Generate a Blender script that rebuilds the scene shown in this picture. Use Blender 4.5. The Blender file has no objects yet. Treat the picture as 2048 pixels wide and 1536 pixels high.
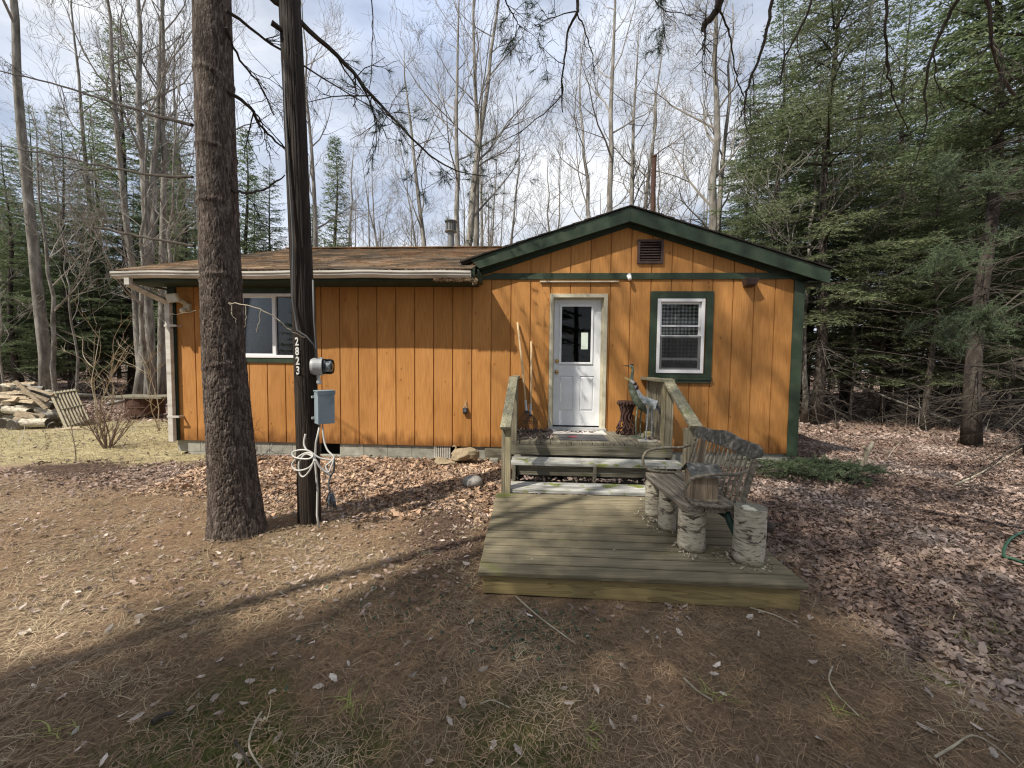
import bpy, math, random
import numpy as np
from mathutils import Matrix, Vector
R = math.radians
random.seed(7); rng = np.random.default_rng(7)
scene = bpy.context.scene
COL = scene.collection
PI = math.pi

# ------------------------------------------------------------------ camera
PITCH, ROLL, YAW, FPX, CAMH = R(2.835), R(0.62), R(3.29), 790.0, 1.6
cF = np.array([0, math.cos(PITCH), -math.sin(PITCH)])
_r0 = np.array([1., 0, 0]); _u0 = np.array([0, math.sin(PITCH), math.cos(PITCH)])
cR = _r0*math.cos(ROLL) + _u0*math.sin(ROLL)
cU = _u0*math.cos(ROLL) - _r0*math.sin(ROLL)
cam_d = bpy.data.cameras.new('camera'); cam = bpy.data.objects.new('camera', cam_d); COL.objects.link(cam)
mw = Matrix.Identity(4)
for i in range(3):
    mw[i][0] = cR[i]; mw[i][1] = cU[i]; mw[i][2] = -cF[i]
mw[2][3] = CAMH
cam.matrix_world = mw
cam_d.sensor_fit = 'HORIZONTAL'; cam_d.sensor_width = 36.0; cam_d.lens = 36.0*FPX/2048.0
cam_d.clip_start = 0.05; cam_d.clip_end = 2000
scene.camera = cam

def at(px, py, Y):
    """world point seen at photo pixel (px,py) at world distance Y"""
    d = cF + cR*(px-1024)/FPX + cU*(768-py)/FPX
    return np.array([0, 0, CAMH]) + d*(Y/d[1])

# ------------------------------------------------------------------ light
hx = np.array([math.cos(YAW), -math.sin(YAW), 0]); hn = np.array([math.sin(YAW), math.cos(YAW), 0])
travel = hx*1.12 + hn*1.0 + np.array([0, 0, -1.9]); travel /= np.linalg.norm(travel)
sun_d = bpy.data.lights.new('sun', 'SUN'); sun = bpy.data.objects.new('sun', sun_d); COL.objects.link(sun)
sun_d.energy = 5.0; sun_d.angle = R(0.6); sun_d.color = (1.0, 0.93, 0.82)
sun.rotation_euler = Vector(travel).to_track_quat('-Z', 'Y').to_euler()
sun.location = (-10, -10, 30)

world = bpy.data.worlds.new('World'); scene.world = world; world.use_nodes = True
wn = world.node_tree.nodes; wl = world.node_tree.links; wn.clear()
wo = wn.new('ShaderNodeOutputWorld'); bg = wn.new('ShaderNodeBackground'); bg.inputs['Strength'].default_value = 0.088
sky = wn.new('ShaderNodeTexSky'); sky.sky_type = 'NISHITA'; sky.sun_disc = False
to_sun = -travel
sky.sun_elevation = math.asin(to_sun[2]); sky.sun_rotation = math.atan2(to_sun[0], to_sun[1])
sky.dust_density = 2.0; sky.ozone_density = 1.5
tc = wn.new('ShaderNodeTexCoord'); mp = wn.new('ShaderNodeMapping'); mp.inputs['Scale'].default_value = (1.0, 1.0, 2.6)
mp.inputs['Location'].default_value = (0.35, 0.1, 0.2)
nz = wn.new('ShaderNodeTexNoise'); nz.inputs['Scale'].default_value = 2.1; nz.inputs['Detail'].default_value = 7; nz.inputs['Roughness'].default_value = 0.55; nz.inputs['Distortion'].default_value = 0.35
rp = wn.new('ShaderNodeValToRGB'); rp.color_ramp.elements[0].position = 0.36; rp.color_ramp.elements[0].color = (0.30, 0.30, 0.30, 1)
rp.color_ramp.elements[1].position = 0.60; rp.color_ramp.elements[1].color = (1, 1, 1, 1)
nz2 = wn.new('ShaderNodeTexNoise'); nz2.inputs['Scale'].default_value = 1.3; nz2.inputs['Detail'].default_value = 4
rp2 = wn.new('ShaderNodeValToRGB'); rp2.color_ramp.elements[0].position = 0.35; rp2.color_ramp.elements[0].color = (5.7, 6.7, 8.8, 1)
rp2.color_ramp.elements[1].position = 0.62; rp2.color_ramp.elements[1].color = (9.6, 9.8, 10.1, 1)
mx = wn.new('ShaderNodeMix'); mx.data_type = 'RGBA'
wl.new(tc.outputs['Generated'], mp.inputs['Vector']); wl.new(mp.outputs[0], nz.inputs['Vector']); wl.new(mp.outputs[0], nz2.inputs['Vector'])
wl.new(nz.outputs[0], rp.inputs[0]); wl.new(nz2.outputs[0], rp2.inputs[0])
wl.new(rp.outputs[0], mx.inputs[0]); wl.new(sky.outputs[0], mx.inputs[6]); wl.new(rp2.outputs[0], mx.inputs[7])
wl.new(mx.outputs[2], bg.inputs['Color']); wl.new(bg.outputs[0], wo.inputs[0])

scene.view_settings.view_transform = 'Standard'; scene.view_settings.look = 'None'
scene.view_settings.gamma = 1.0; scene.view_settings.use_curve_mapping = False
scene.view_settings.exposure = 0.36
scene.render.engine = 'CYCLES'
try:
    scene.cycles.use_denoising = True; scene.cycles.denoiser = 'OPENIMAGEDENOISE'; scene.cycles.denoising_prefilter = 'ACCURATE'
    scene.cycles.max_bounces = 5; scene.cycles.diffuse_bounces = 3; scene.cycles.glossy_bounces = 2
    scene.cycles.transmission_bounces = 3; scene.cycles.transparent_max_bounces = 8
    scene.cycles.use_adaptive_sampling = True; scene.cycles.adaptive_threshold = 0.01
    scene.cycles.sample_clamp_indirect = 4
    scene.cycles.filter_width = 1.2
except Exception:
    pass

# ------------------------------------------------------------------ object helpers
def tag(o, label=None, cat=None, group=None, kind=None):
    if label: o['label'] = label
    if cat: o['category'] = cat
    if group: o['group'] = group
    if kind: o['kind'] = kind
    return o
def empty(name, loc=(0, 0, 0), rz=0, label=None, cat=None, group=None):
    o = bpy.data.objects.new(name, None); COL.objects.link(o); o.location = [float(v) for v in loc]; o.rotation_euler = (0, 0, rz)
    o.empty_display_size = 0.1
    return tag(o, label, cat, group)
def link(name, me, m, parent=None, smooth=False):
    if m: me.materials.append(m)
    if smooth and len(me.polygons): me.polygons.foreach_set('use_smooth', np.ones(len(me.polygons), bool))
    o = bpy.data.objects.new(name, me); COL.objects.link(o)
    if parent: o.parent = parent
    return o
def mesh_np(name, V, F):
    """V (N,3); F (M,k) int array of k-gons"""
    V = np.asarray(V, np.float32); F = np.asarray(F, np.int32); M, k = F.shape
    me = bpy.data.meshes.new(name)
    me.vertices.add(len(V)); me.vertices.foreach_set('co', V.ravel())
    me.loops.add(M*k); me.loops.foreach_set('vertex_index', F.ravel())
    me.polygons.add(M); me.polygons.foreach_set('loop_start', np.arange(0, M*k, k, dtype=np.int32))
    me.polygons.foreach_set('loop_total', np.full(M, k, np.int32))
    me.update(calc_edges=True)
    return me
def copy_tree(o, parent=None):
    c = o.copy(); COL.objects.link(c)
    if parent: c.parent = parent
    for ch in list(o.children): copy_tree(ch, c)
    return c

class MB:
    def __init__(s): s.v = []; s.f = []
    def add(s, V, F):
        b = len(s.v); s.v.extend([tuple(float(c) for c in p) for p in V]); s.f.extend([tuple(i+b for i in f) for f in F]); return s
    def box(s, x0, x1, y0, y1, z0, z1, M=None):
        V = [(x, y, z) for z in (z0, z1) for y in (y0, y1) for x in (x0, x1)]
        if M is not None: V = [M @ Vector(p) for p in V]
        return s.add(V, [(0, 2, 3, 1), (4, 5, 7, 6), (0, 1, 5, 4), (2, 6, 7, 3), (0, 4, 6, 2), (1, 3, 7, 5)])
    def cbox(s, c, d, M=None):
        return s.box(c[0]-d[0]/2, c[0]+d[0]/2, c[1]-d[1]/2, c[1]+d[1]/2, c[2]-d[2]/2, c[2]+d[2]/2, M)
    def bar(s, a, b, w, h, up=(0, 0, 1)):
        """box beam from a to b, width w (sideways), height h"""
        a = Vector(a); b = Vector(b); d = (b-a); L = d.length; d.normalize(); up = Vector(up)
        side = d.cross(up)
        if side.length < 1e-4: side = d.cross(Vector((1, 0, 0)))
        side.normalize(); u = side.cross(d)
        V = []
        for t in (a, b):
            for sy in (-1, 1):
                for sz in (-1, 1): V.append(t + side*(sy*w/2) + u*(sz*h/2))
        return s.add(V, [(0, 1, 3, 2), (4, 6, 7, 5), (0, 4, 5, 1), (2, 3, 7, 6), (0, 2, 6, 4), (1, 5, 7, 3)])
    def prism(s, poly, y0, y1):
        """poly in (x,z), extruded along y"""
        n = len(poly); V = [(p[0], y0, p[1]) for p in poly] + [(p[0], y1, p[1]) for p in poly]
        F = [tuple(range(n)), tuple(range(2*n-1, n-1, -1))] + [(i, i+n, (i+1) % n+n, (i+1) % n) for i in range(n)]
        return s.add(V, F)
    def tube(s, P, r, n=6, cap=True):
        P = [Vector([float(c) for c in p]) for p in P]; K = len(P)
        if not hasattr(r, '__len__'): r = [r]*K
        V = []; t = (P[1]-P[0]).normalized()
        a = t.orthogonal().normalized()
        for i in range(K):
            t2 = (P[min(i+1, K-1)]-P[max(i-1, 0)])
            if t2.length > 1e-9: t2.normalize()
            else: t2 = t
            a = (a - t2*a.dot(t2))
            a = a.normalized() if a.length > 1e-6 else t2.orthogonal().normalized()
            b = t2.cross(a); t = t2
            for j in range(n):
                an = 2*PI*j/n; V.append(P[i] + (a*math.cos(an) + b*math.sin(an))*r[i])
        F = [(i*n+j, i*n+(j+1) % n, (i+1)*n+(j+1) % n, (i+1)*n+j) for i in range(K-1) for j in range(n)]
        if cap: F += [tuple(range(n-1, -1, -1)), tuple((K-1)*n+j for j in range(n))]
        return s.add(V, F)
    def lathe(s, prof, n=20, M=None):
        """prof list of (r,z)"""
        V = [(r*math.cos(2*PI*j/n), r*math.sin(2*PI*j/n), z) for r, z in prof for j in range(n)]
        if M is not None: V = [M @ Vector(p) for p in V]
        K = len(prof)
        F = [(i*n+j, i*n+(j+1) % n, (i+1)*n+(j+1) % n, (i+1)*n+j) for i in range(K-1) for j in range(n)]
        F += [tuple(range(n-1, -1, -1)), tuple((K-1)*n+j for j in range(n))]
        return s.add(V, F)
    def ball(s, c, r, n=12, M=None):
        if not hasattr(r, '__len__'): r = (r, r, r)
        V = []; F = []; m = n//2+1
        for i in range(m+1):
            th = PI*i/m
            for j in range(n):
                V.append((c[0]+r[0]*math.sin(th)*math.cos(2*PI*j/n), c[1]+r[1]*math.sin(th)*math.sin(2*PI*j/n), c[2]-r[2]*math.cos(th)))
        if M is not None: V = [M @ Vector(p) for p in V]
        F = [(i*n+j, i*n+(j+1) % n, (i+1)*n+(j+1) % n, (i+1)*n+j) for i in range(m) for j in range(n)]
        return s.add(V, F)
    def build(s, name, m, parent=None, smooth=False, bevel=0):
        me = bpy.data.meshes.new(name); me.from_pydata(s.v, [], s.f); me.update()
        o = link(name, me, m, parent, smooth)
        if bevel:
            b = o.modifiers.new('bevel', 'BEVEL'); b.width = bevel; b.segments = 2; b.limit_method = 'ANGLE'
        return o

# numpy noise ---------------------------------------------------------------
def vnoise(x, y, seed=0):
    x = np.asarray(x, float); y = np.asarray(y, float)
    xi = np.floor(x).astype(np.int64); yi = np.floor(y).astype(np.int64); xf = x-xi; yf = y-yi
    def h(a, b):
        n = (a*374761393 + b*668265263 + seed*974711) & 0x7fffffff
        n = ((n ^ (n >> 13))*1274126177) & 0x7fffffff
        return ((n ^ (n >> 16)) & 0xffff)/65535.0
    u = xf*xf*(3-2*xf); v = yf*yf*(3-2*yf)
    return (h(xi, yi)*(1-u)+h(xi+1, yi)*u)*(1-v) + (h(xi, yi+1)*(1-u)+h(xi+1, yi+1)*u)*v
def fbm(x, y, seed=0, o=4):
    t = 0; a = .5
    for i in range(o):
        t = t + a*vnoise(x*2**i, y*2**i, seed+i*17); a *= .5
    return t
def worley(x, y, seed=0, wrap=None):
    """F2-F1 cell noise; wrap = period in x (int)"""
    xi = np.floor(x).astype(np.int64); yi = np.floor(y).astype(np.int64)
    f1 = np.full(x.shape, 9.); f2 = np.full(x.shape, 9.); cid = np.zeros(x.shape)
    for dx in (-1, 0, 1):
        for dy in (-1, 0, 1):
            a = xi+dx; b = yi+dy; aw = a % wrap if wrap else a
            def h(k):
                n = (aw*374761393 + b*668265263 + (seed+k)*974711) & 0x7fffffff
                n = ((n ^ (n >> 13))*1274126177) & 0x7fffffff
                return ((n ^ (n >> 16)) & 0xffff)/65535.0
            d = np.hypot(a+h(1)-x, b+h(2)-y)
            nf1 = np.minimum(f1, d); f2 = np.minimum(f2, np.maximum(f1, d)); cid = np.where(d < f1, h(3), cid); f1 = nf1
    return f2-f1, cid

# ------------------------------------------------------------------ materials
def M_(name, cols, rough=0.85, scale=(6, 6, 6), nscale=1.0, detail=6, bump=0.0, bscale=None, metal=0, spec=0.3, island=0.0, pos=None, distort=0.0, coord='Object', objrand=0.0, fine=0.0, fscale=60):
    """noise-ramped principled material. cols = list of linear rgb"""
    m = bpy.data.materials.new(name); m.use_nodes = True; nt = m.node_tree; N = nt.nodes; L = nt.links
    b = N['Principled BSDF']; b.inputs['Roughness'].default_value = rough; b.inputs['Metallic'].default_value = metal
    b.inputs['Specular IOR Level'].default_value = spec
    t = N.new('ShaderNodeTexCoord'); mp = N.new('ShaderNodeMapping'); mp.inputs['Scale'].default_value = scale
    L.new(t.outputs[coord], mp.inputs[0])
    nz = N.new('ShaderNodeTexNoise'); nz.inputs['Scale'].default_value = nscale; nz.inputs['Detail'].default_value = detail
    nz.inputs['Roughness'].default_value = 0.6; nz.inputs['Distortion'].default_value = distort
    L.new(mp.outputs[0], nz.inputs['Vector'])
    rp = N.new('ShaderNodeValToRGB'); cr = rp.color_ramp; k = len(cols)
    pos = pos or [0.3+0.4*i/max(1, k-1) for i in range(k)]
    while len(cr.elements) < k: cr.elements.new(0.5)
    for i, c in enumerate(cols):
        cr.elements[i].position = pos[i]; cr.elements[i].color = (*c, 1)
    L.new(nz.outputs[0], rp.inputs[0]); out = rp.outputs[0]
    def hsv(out, val_socket, amt):
        mr = N.new('ShaderNodeMapRange'); mr.inputs['To Min'].default_value = 1-amt; mr.inputs['To Max'].default_value = 1+amt
        L.new(val_socket, mr.inputs[0]); h = N.new('ShaderNodeHueSaturation'); L.new(out, h.inputs['Color']); L.new(mr.outputs[0], h.inputs['Value'])
        return h.outputs[0]
    if island:
        g = N.new('ShaderNodeNewGeometry'); out = hsv(out, g.outputs['Random Per Island'], island)
    if objrand:
        g = N.new('ShaderNodeObjectInfo'); out = hsv(out, g.outputs['Random'], objrand)
    if fine:
        nf = N.new('ShaderNodeTexNoise'); nf.inputs['Scale'].default_value = fscale; nf.inputs['Detail'].default_value = 3; L.new(t.outputs[coord], nf.inputs['Vector'])
        out = hsv(out, nf.outputs[0], fine)
    L.new(out, b.inputs['Base Color'])
    if bump:
        nb = N.new('ShaderNodeTexNoise'); nb.inputs['Scale'].default_value = 1.0; nb.inputs['Detail'].default_value = 6
        mb = N.new('ShaderNodeMapping'); mb.inputs['Scale'].default_value = bscale or tuple(3*s_ for s_ in scale)
        L.new(t.outputs[coord], mb.inputs[0]); L.new(mb.outputs[0], nb.inputs['Vector'])
        bp = N.new('ShaderNodeBump'); bp.inputs['Strength'].default_value = bump; bp.inputs['Distance'].default_value = 0.01
        L.new(nb.outputs[0], bp.inputs['Height']); L.new(bp.outputs[0], b.inputs['Normal'])
    m['rp'] = 1
    return m
def flat(name, c, rough=0.5, metal=0, spec=0.4, var=0.08, sc=8, bump=0):
    return M_(name, [tuple(v*(1-var) for v in c), tuple(min(1, v*(1+var)) for v in c)], rough=rough, metal=metal, spec=spec, scale=(sc,)*3, bump=bump)

MT = {}
# painted rough-sawn siding
def siding_mat():
    m = bpy.data.materials.new('orange_siding'); m.use_nodes = True; nt = m.node_tree; N = nt.nodes; L = nt.links
    b = N['Principled BSDF']; b.inputs['Roughness'].default_value = 0.75; b.inputs['Specular IOR Level'].default_value = 0.25
    t = N.new('ShaderNodeTexCoord')
    def noise(sc, scale=1, det=5, dist=0):
        mp = N.new('ShaderNodeMapping'); mp.inputs['Scale'].default_value = sc; L.new(t.outputs['Object'], mp.inputs[0])
        n = N.new('ShaderNodeTexNoise'); n.inputs['Scale'].default_value = scale; n.inputs['Detail'].default_value = det; n.inputs['Distortion'].default_value = dist
        L.new(mp.outputs[0], n.inputs['Vector']); return n.outputs[0]
    def ramp(s, p0, c0, p1, c1):
        r = N.new('ShaderNodeValToRGB'); r.color_ramp.elements[0].position = p0; r.color_ramp.elements[0].color = (*c0, 1)
        r.color_ramp.elements[1].position = p1; r.color_ramp.elements[1].color = (*c1, 1); L.new(s, r.inputs[0]); return r.outputs[0]
    def mul(a, bb, f=1.0):
        x = N.new('ShaderNodeMix'); x.data_type = 'RGBA'; x.blend_type = 'MULTIPLY'; x.inputs[0].default_value = f
        L.new(a, x.inputs[6]); L.new(bb, x.inputs[7]); return x.outputs[2]
    base = ramp(noise((1.3, 1.3, .9), 1, 4), .3, (0.42, 0.192, 0.052), .7, (0.51, 0.246, 0.078))
    grain = ramp(noise((70, 70, 3.5), 1, 5, .4), .30, (.80, .78, .74), .62, (1.04, 1.04, 1.04))
    out = mul(base, grain)
    blot = ramp(noise((5, 5, 1.2), 1, 6, .8), .28, (.74, .66, .56), .5, (1, 1, 1))
    out = mul(out, blot, .7)
    # knots / scrapes
    v = N.new('ShaderNodeTexVoronoi'); v.inputs['Scale'].default_value = 1.0; mp = N.new('ShaderNodeMapping'); mp.inputs['Scale'].default_value = (6, 6, 3.2)
    L.new(t.outputs['Object'], mp.inputs[0]); L.new(mp.outputs[0], v.inputs['Vector'])
    kn = ramp(v.outputs['Distance'], .035, (.42, .3, .22), .10, (1, 1, 1)); out = mul(out, kn, .75)
    # splash dirt low on the wall, ragged
    sx = N.new('ShaderNodeSeparateXYZ'); L.new(t.outputs['Object'], sx.inputs[0])
    ad = N.new('ShaderNodeMath'); ad.operation = 'MULTIPLY_ADD'; L.new(noise((9, 9, 3), 1, 6), ad.inputs[0]); ad.inputs[1].default_value = -.55; L.new(sx.outputs['Z'], ad.inputs[2])
    dirt = ramp(ad.outputs[0], .02, (.42, .36, .30), .22, (1, 1, 1)); out = mul(out, dirt, .9)
    gi = N.new('ShaderNodeNewGeometry'); mr = N.new('ShaderNodeMapRange'); mr.inputs['To Min'].default_value = .90; mr.inputs['To Max'].default_value = 1.08; L.new(gi.outputs['Random Per Island'], mr.inputs[0])
    hv = N.new('ShaderNodeHueSaturation'); L.new(out, hv.inputs['Color']); L.new(mr.outputs[0], hv.inputs['Value']); out = hv.outputs[0]
    L.new(out, b.inputs['Base Color'])
    bp = N.new('ShaderNodeBump'); bp.inputs['Strength'].default_value = .35; bp.inputs['Distance'].default_value = .004
    L.new(noise((160, 160, 9), 1, 4, .3), bp.inputs['Height']); L.new(bp.outputs[0], b.inputs['Normal'])
    return m
MT['siding'] = siding_mat()
def wood_mat(name, cols, axis='x', rough=.85, moss=None, island=.15, bump=.5, gs=60, ls=2.2, pos=None):
    sc = {'x': (ls, gs, gs), 'y': (gs, ls, gs), 'z': (gs, gs, ls)}[axis]
    m = M_(name, cols, rough=rough, scale=sc, island=island, bump=bump, bscale=tuple(s*1.7 for s in sc), distort=.6, pos=pos)
    if moss:
        nt = m.node_tree; N = nt.nodes; L = nt.links; b = N['Principled BSDF']
        src = b.inputs['Base Color'].links[0].from_socket
        n = N.new('ShaderNodeTexNoise'); n.inputs['Scale'].default_value = moss[1]; n.inputs['Detail'].default_value = 6
        t = N.new('ShaderNodeTexCoord'); L.new(t.outputs['Object'], n.inputs['Vector'])
        r = N.new('ShaderNodeValToRGB'); r.color_ramp.elements[0].position = moss[2]; r.color_ramp.elements[0].color = (0, 0, 0, 1); r.color_ramp.elements[1].position = moss[2]+.1; r.color_ramp.elements[1].color = (1, 1, 1, 1)
        L.new(n.outputs[0], r.inputs[0]); x = N.new('ShaderNodeMix'); x.data_type = 'RGBA'; L.new(r.outputs[0], x.inputs[0]); L.new(src, x.inputs[6]); x.inputs[7].default_value = (*moss[0], 1)
        L.new(x.outputs[2], b.inputs['Base Color'])
    return m
MT['green'] = M_('green_trim_paint', [(.020, .034, .020), (.033, .052, .031), (.055, .075, .047)], rough=.5, scale=(4, 4, 4), detail=8, bump=.15, fine=.1)
MT['treated'] = wood_mat('treated_decking', [(.11, .092, .058), (.172, .147, .093), (.232, .202, .135)], 'x', moss=((.14, .15, .045), 2.3, .62), island=.24)
MT['treated_fresh'] = wood_mat('treated_fascia', [(.16, .12, .05), (.24, .185, .08), (.30, .24, .12)], 'x', gs=22, ls=1.1, island=.03, bump=.25)
MT['gray_x'] = wood_mat('weathered_boards_long', [(.07, .06, .042), (.16, .145, .105), (.27, .25, .19)], 'x', moss=((.12, .13, .05), 5, .6))
MT['gray_y'] = wood_mat('weathered_boards_deep', [(.065, .058, .04), (.15, .135, .10), (.25, .235, .18)], 'y', moss=((.10, .11, .05), 4, .6))
MT['gray_z'] = wood_mat('weathered_posts', [(.12, .10, .065), (.25, .22, .15), (.38, .34, .25)], 'z', moss=((.13, .15, .06), 5, .68))
MT['pale_x'] = wood_mat('bleached_treads', [(.17, .17, .14), (.36, .355, .32), (.58, .58, .55)], 'x', moss=((.17, .19, .05), 6, .56), gs=35)
MT['white'] = flat('white_paint', (.78, .79, .80), .4, sc=5, var=.04)
MT['vinyl'] = flat('white_vinyl', (.80, .80, .80), .35, var=.03)
MT['cream'] = M_('cream_trim', [(.42, .38, .27), (.62, .58, .44)], rough=.55, scale=(7, 7, 7), detail=7, bump=.1)
MT['door'] = M_('white_door_paint', [(.66, .68, .70), (.76, .78, .80)], rough=.4, scale=(3, 3, 3), detail=7)
MT['gutter'] = M_('gutter_aluminium', [(.36, .33, .27), (.56, .53, .47), (.64, .62, .57)], rough=.45, scale=(2, 9, 9), detail=7)
MT['concrete'] = M_('concrete_block', [(.24, .23, .19), (.38, .37, .31)], rough=.95, scale=(9, 9, 9), island=.12, bump=.5, bscale=(60, 60, 60), fine=.2, fscale=120)
MT['dark'] = flat('dark_void', (.012, .011, .01), .9, spec=.1)  # near-black colour standing in for shade behind openings and under boards
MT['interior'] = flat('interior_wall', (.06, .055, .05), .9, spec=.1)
MT['brass'] = flat('brass', (.45, .3, .12), .3, metal=1)
MT['bulb'] = flat('frosted_bulb', (.85, .83, .78), .2, var=.02)
MT['brownmetal'] = M_('brown_metal', [(.05, .032, .028), (.10, .065, .055)], rough=.55, scale=(12, 12, 12))
MT['galv'] = M_('galvanised_metal', [(.38, .39, .39), (.56, .57, .57)], rough=.42, metal=.3, scale=(9, 9, 9))
MT['graybox'] = M_('gray_enamel', [(.17, .22, .25), (.25, .31, .35), (.30, .34, .36)], rough=.45, scale=(6, 6, 6), detail=8, pos=[.3, .5, .8])
MT['paper'] = flat('paper_note', (.62, .70, .62), .8)
MT['black'] = flat('black_plastic', (.015, .015, .017), .45)
MT['rustpipe'] = M_('rusty_pipe', [(.045, .024, .018), (.10, .052, .036)], rough=.85, scale=(10, 10, 10))
MT['iron'] = M_('rusted_iron', [(.030, .016, .014), (.07, .036, .029), (.12, .07, .055)], rough=.85, scale=(14, 14, 14), bump=.3)
MT['numeral'] = flat('white_numerals', (.72, .72, .68), .5)
MT['cable'] = flat('gray_cable', (.50, .49, .46), .5)
MT['cabledark'] = flat('dark_cable', (.10, .10, .10), .6)
MT['rope'] = flat('cord', (.45, .36, .2), .9)
MT['burlap'] = M_('burlap', [(.22, .17, .105), (.36, .295, .19)], rough=.95, scale=(60, 60, 60), bump=.6, bscale=(200, 200, 200), fine=.2)
MT['rock'] = M_('field_stone', [(.20, .19, .17), (.34, .32, .29)], rough=.9, scale=(14, 14, 14), bump=.5, fine=.25, fscale=150)
MT['bark'] = M_('pine_bark', [(.030, .022, .018), (.085, .064, .052), (.20, .165, .14)], rough=.95, scale=(42, 42, 9), detail=10, bump=1.0, bscale=(130, 130, 36), fine=.4, fscale=120, distort=1.2, pos=[.36, .5, .66])
MT['polewood'] = M_('tarred_pole', [(.014, .011, .009), (.035, .026, .02), (.085, .06, .042)], rough=.8, scale=(60, 60, 2.0), detail=8, bump=.8, bscale=(130, 130, 4), pos=[.35, .55, .8])
MT['graybark'] = M_('hardwood_bark', [(.075, .068, .055), (.19, .175, .15), (.34, .325, .29)], rough=.95, scale=(7, 7, 2.2), detail=9, bump=.8, bscale=(30, 30, 8), objrand=.16, fine=.3, fscale=40)
MT['twig'] = M_('gray_twigs', [(.15, .135, .115), (.28, .26, .23)], rough=.95, scale=(3, 3, 3), objrand=.2)
MT['darktwig'] = M_('dark_twigs', [(.035, .03, .024), (.08, .068, .055)], rough=.95, scale=(6, 6, 6), objrand=.2)
MT['palestick'] = M_('pale_sticks', [(.28, .24, .17), (.48, .43, .33)], rough=.9, scale=(9, 9, 9))
MT['conbark'] = M_('conifer_bark', [(.025, .02, .016), (.055, .045, .037), (.11, .095, .08)], rough=.95, scale=(9, 9, 3), detail=9, bump=.8, bscale=(45, 45, 14), objrand=.15, fine=.3, fscale=60)
MT['birch'] = None
def leafmat(name, cols, island=.35, objrand=.18, trans=.25, scale=1.2):
    m = M_(name, cols, rough=.6, scale=(scale,)*3, island=island, objrand=objrand, spec=.25)
    nt = m.node_tree; N = nt.nodes; L = nt.links; b = N['Principled BSDF']
    src = b.inputs['Base Color'].links[0].from_socket
    tr = N.new('ShaderNodeBsdfTranslucent'); L.new(src, tr.inputs['Color']); ms = N.new('ShaderNodeMixShader'); ms.inputs[0].default_value = trans
    L.new(b.outputs[0], ms.inputs[1]); L.new(tr.outputs[0], ms.inputs[2]); L.new(ms.outputs[0], N['Material Output'].inputs[0])
    return m
MT['spruce'] = leafmat('spruce_needles', [(.09, .125, .06), (.15, .195, .095), (.21, .25, .13)], trans=.45)
MT['hemlock'] = leafmat('hemlock_needles', [(.07, .092, .045), (.125, .15, .075), (.19, .22, .115)], trans=.45)
MT['bluegreen'] = leafmat('blue_green_needles', [(.075, .105, .05), (.13, .17, .10)])
MT['pine'] = leafmat('pine_needles_green', [(.035, .06, .03), (.07, .10, .05)])
MT['leaf'] = leafmat('dead_leaves', [(.11, .07, .057), (.26, .19, .155), (.50, .41, .36)], island=.5, objrand=0, trans=.12, scale=.9)
MT['needlelitter'] = leafmat('dead_needles', [(.15, .09, .05), (.29, .20, .12), (.48, .38, .25)], island=.55, objrand=0, trans=.05, scale=.8)
MT['straw'] = leafmat('dead_grass', [(.28, .22, .13), (.50, .42, .28)], island=.3, objrand=0, trans=.1)
MT['lawn'] = leafmat('thin_lawn', [(.17, .145, .085), (.30, .265, .155), (.44, .395, .25)], island=.55, objrand=0, trans=.15)
MT['moss'] = leafmat('moss', [(.07, .085, .02), (.12, .13, .035)], island=.35, objrand=0, trans=.1)
MT['greenleaf'] = leafmat('small_green_leaves', [(.05, .085, .05), (.08, .13, .08)], island=.3, objrand=0)
MT['mulch'] = leafmat('wood_chips', [(.05, .032, .024), (.12, .08, .06), (.20, .145, .115)], island=.5, objrand=0, trans=0)
def glass_mat(name, tint=(.02, .022, .022), refl=.35, trans=.55):
    m = bpy.data.materials.new(name); m.use_nodes = True; nt = m.node_tree; N = nt.nodes; L = nt.links; N.remove(N['Principled BSDF'])
    tr = N.new('ShaderNodeBsdfTransparent'); tr.inputs[0].default_value = (trans, trans*1.02, trans*1.02, 1)
    gl = N.new('ShaderNodeBsdfGlossy'); gl.inputs['Roughness'].default_value = .02; gl.inputs['Color'].default_value = (refl, refl, refl, 1)
    fr = N.new('ShaderNodeFresnel'); fr.inputs[0].default_value = 1.65
    mx = N.new('ShaderNodeMixShader'); L.new(fr.outputs[0], mx.inputs[0]); L.new(tr.outputs[0], mx.inputs[1]); L.new(gl.outputs[0], mx.inputs[2])
    L.new(mx.outputs[0], N['Material Output'].inputs[0]); return m
MT['glass'] = glass_mat('window_glass', trans=.94)
MT['doorglass'] = glass_mat('door_glass', trans=.3, refl=.35)
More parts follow.
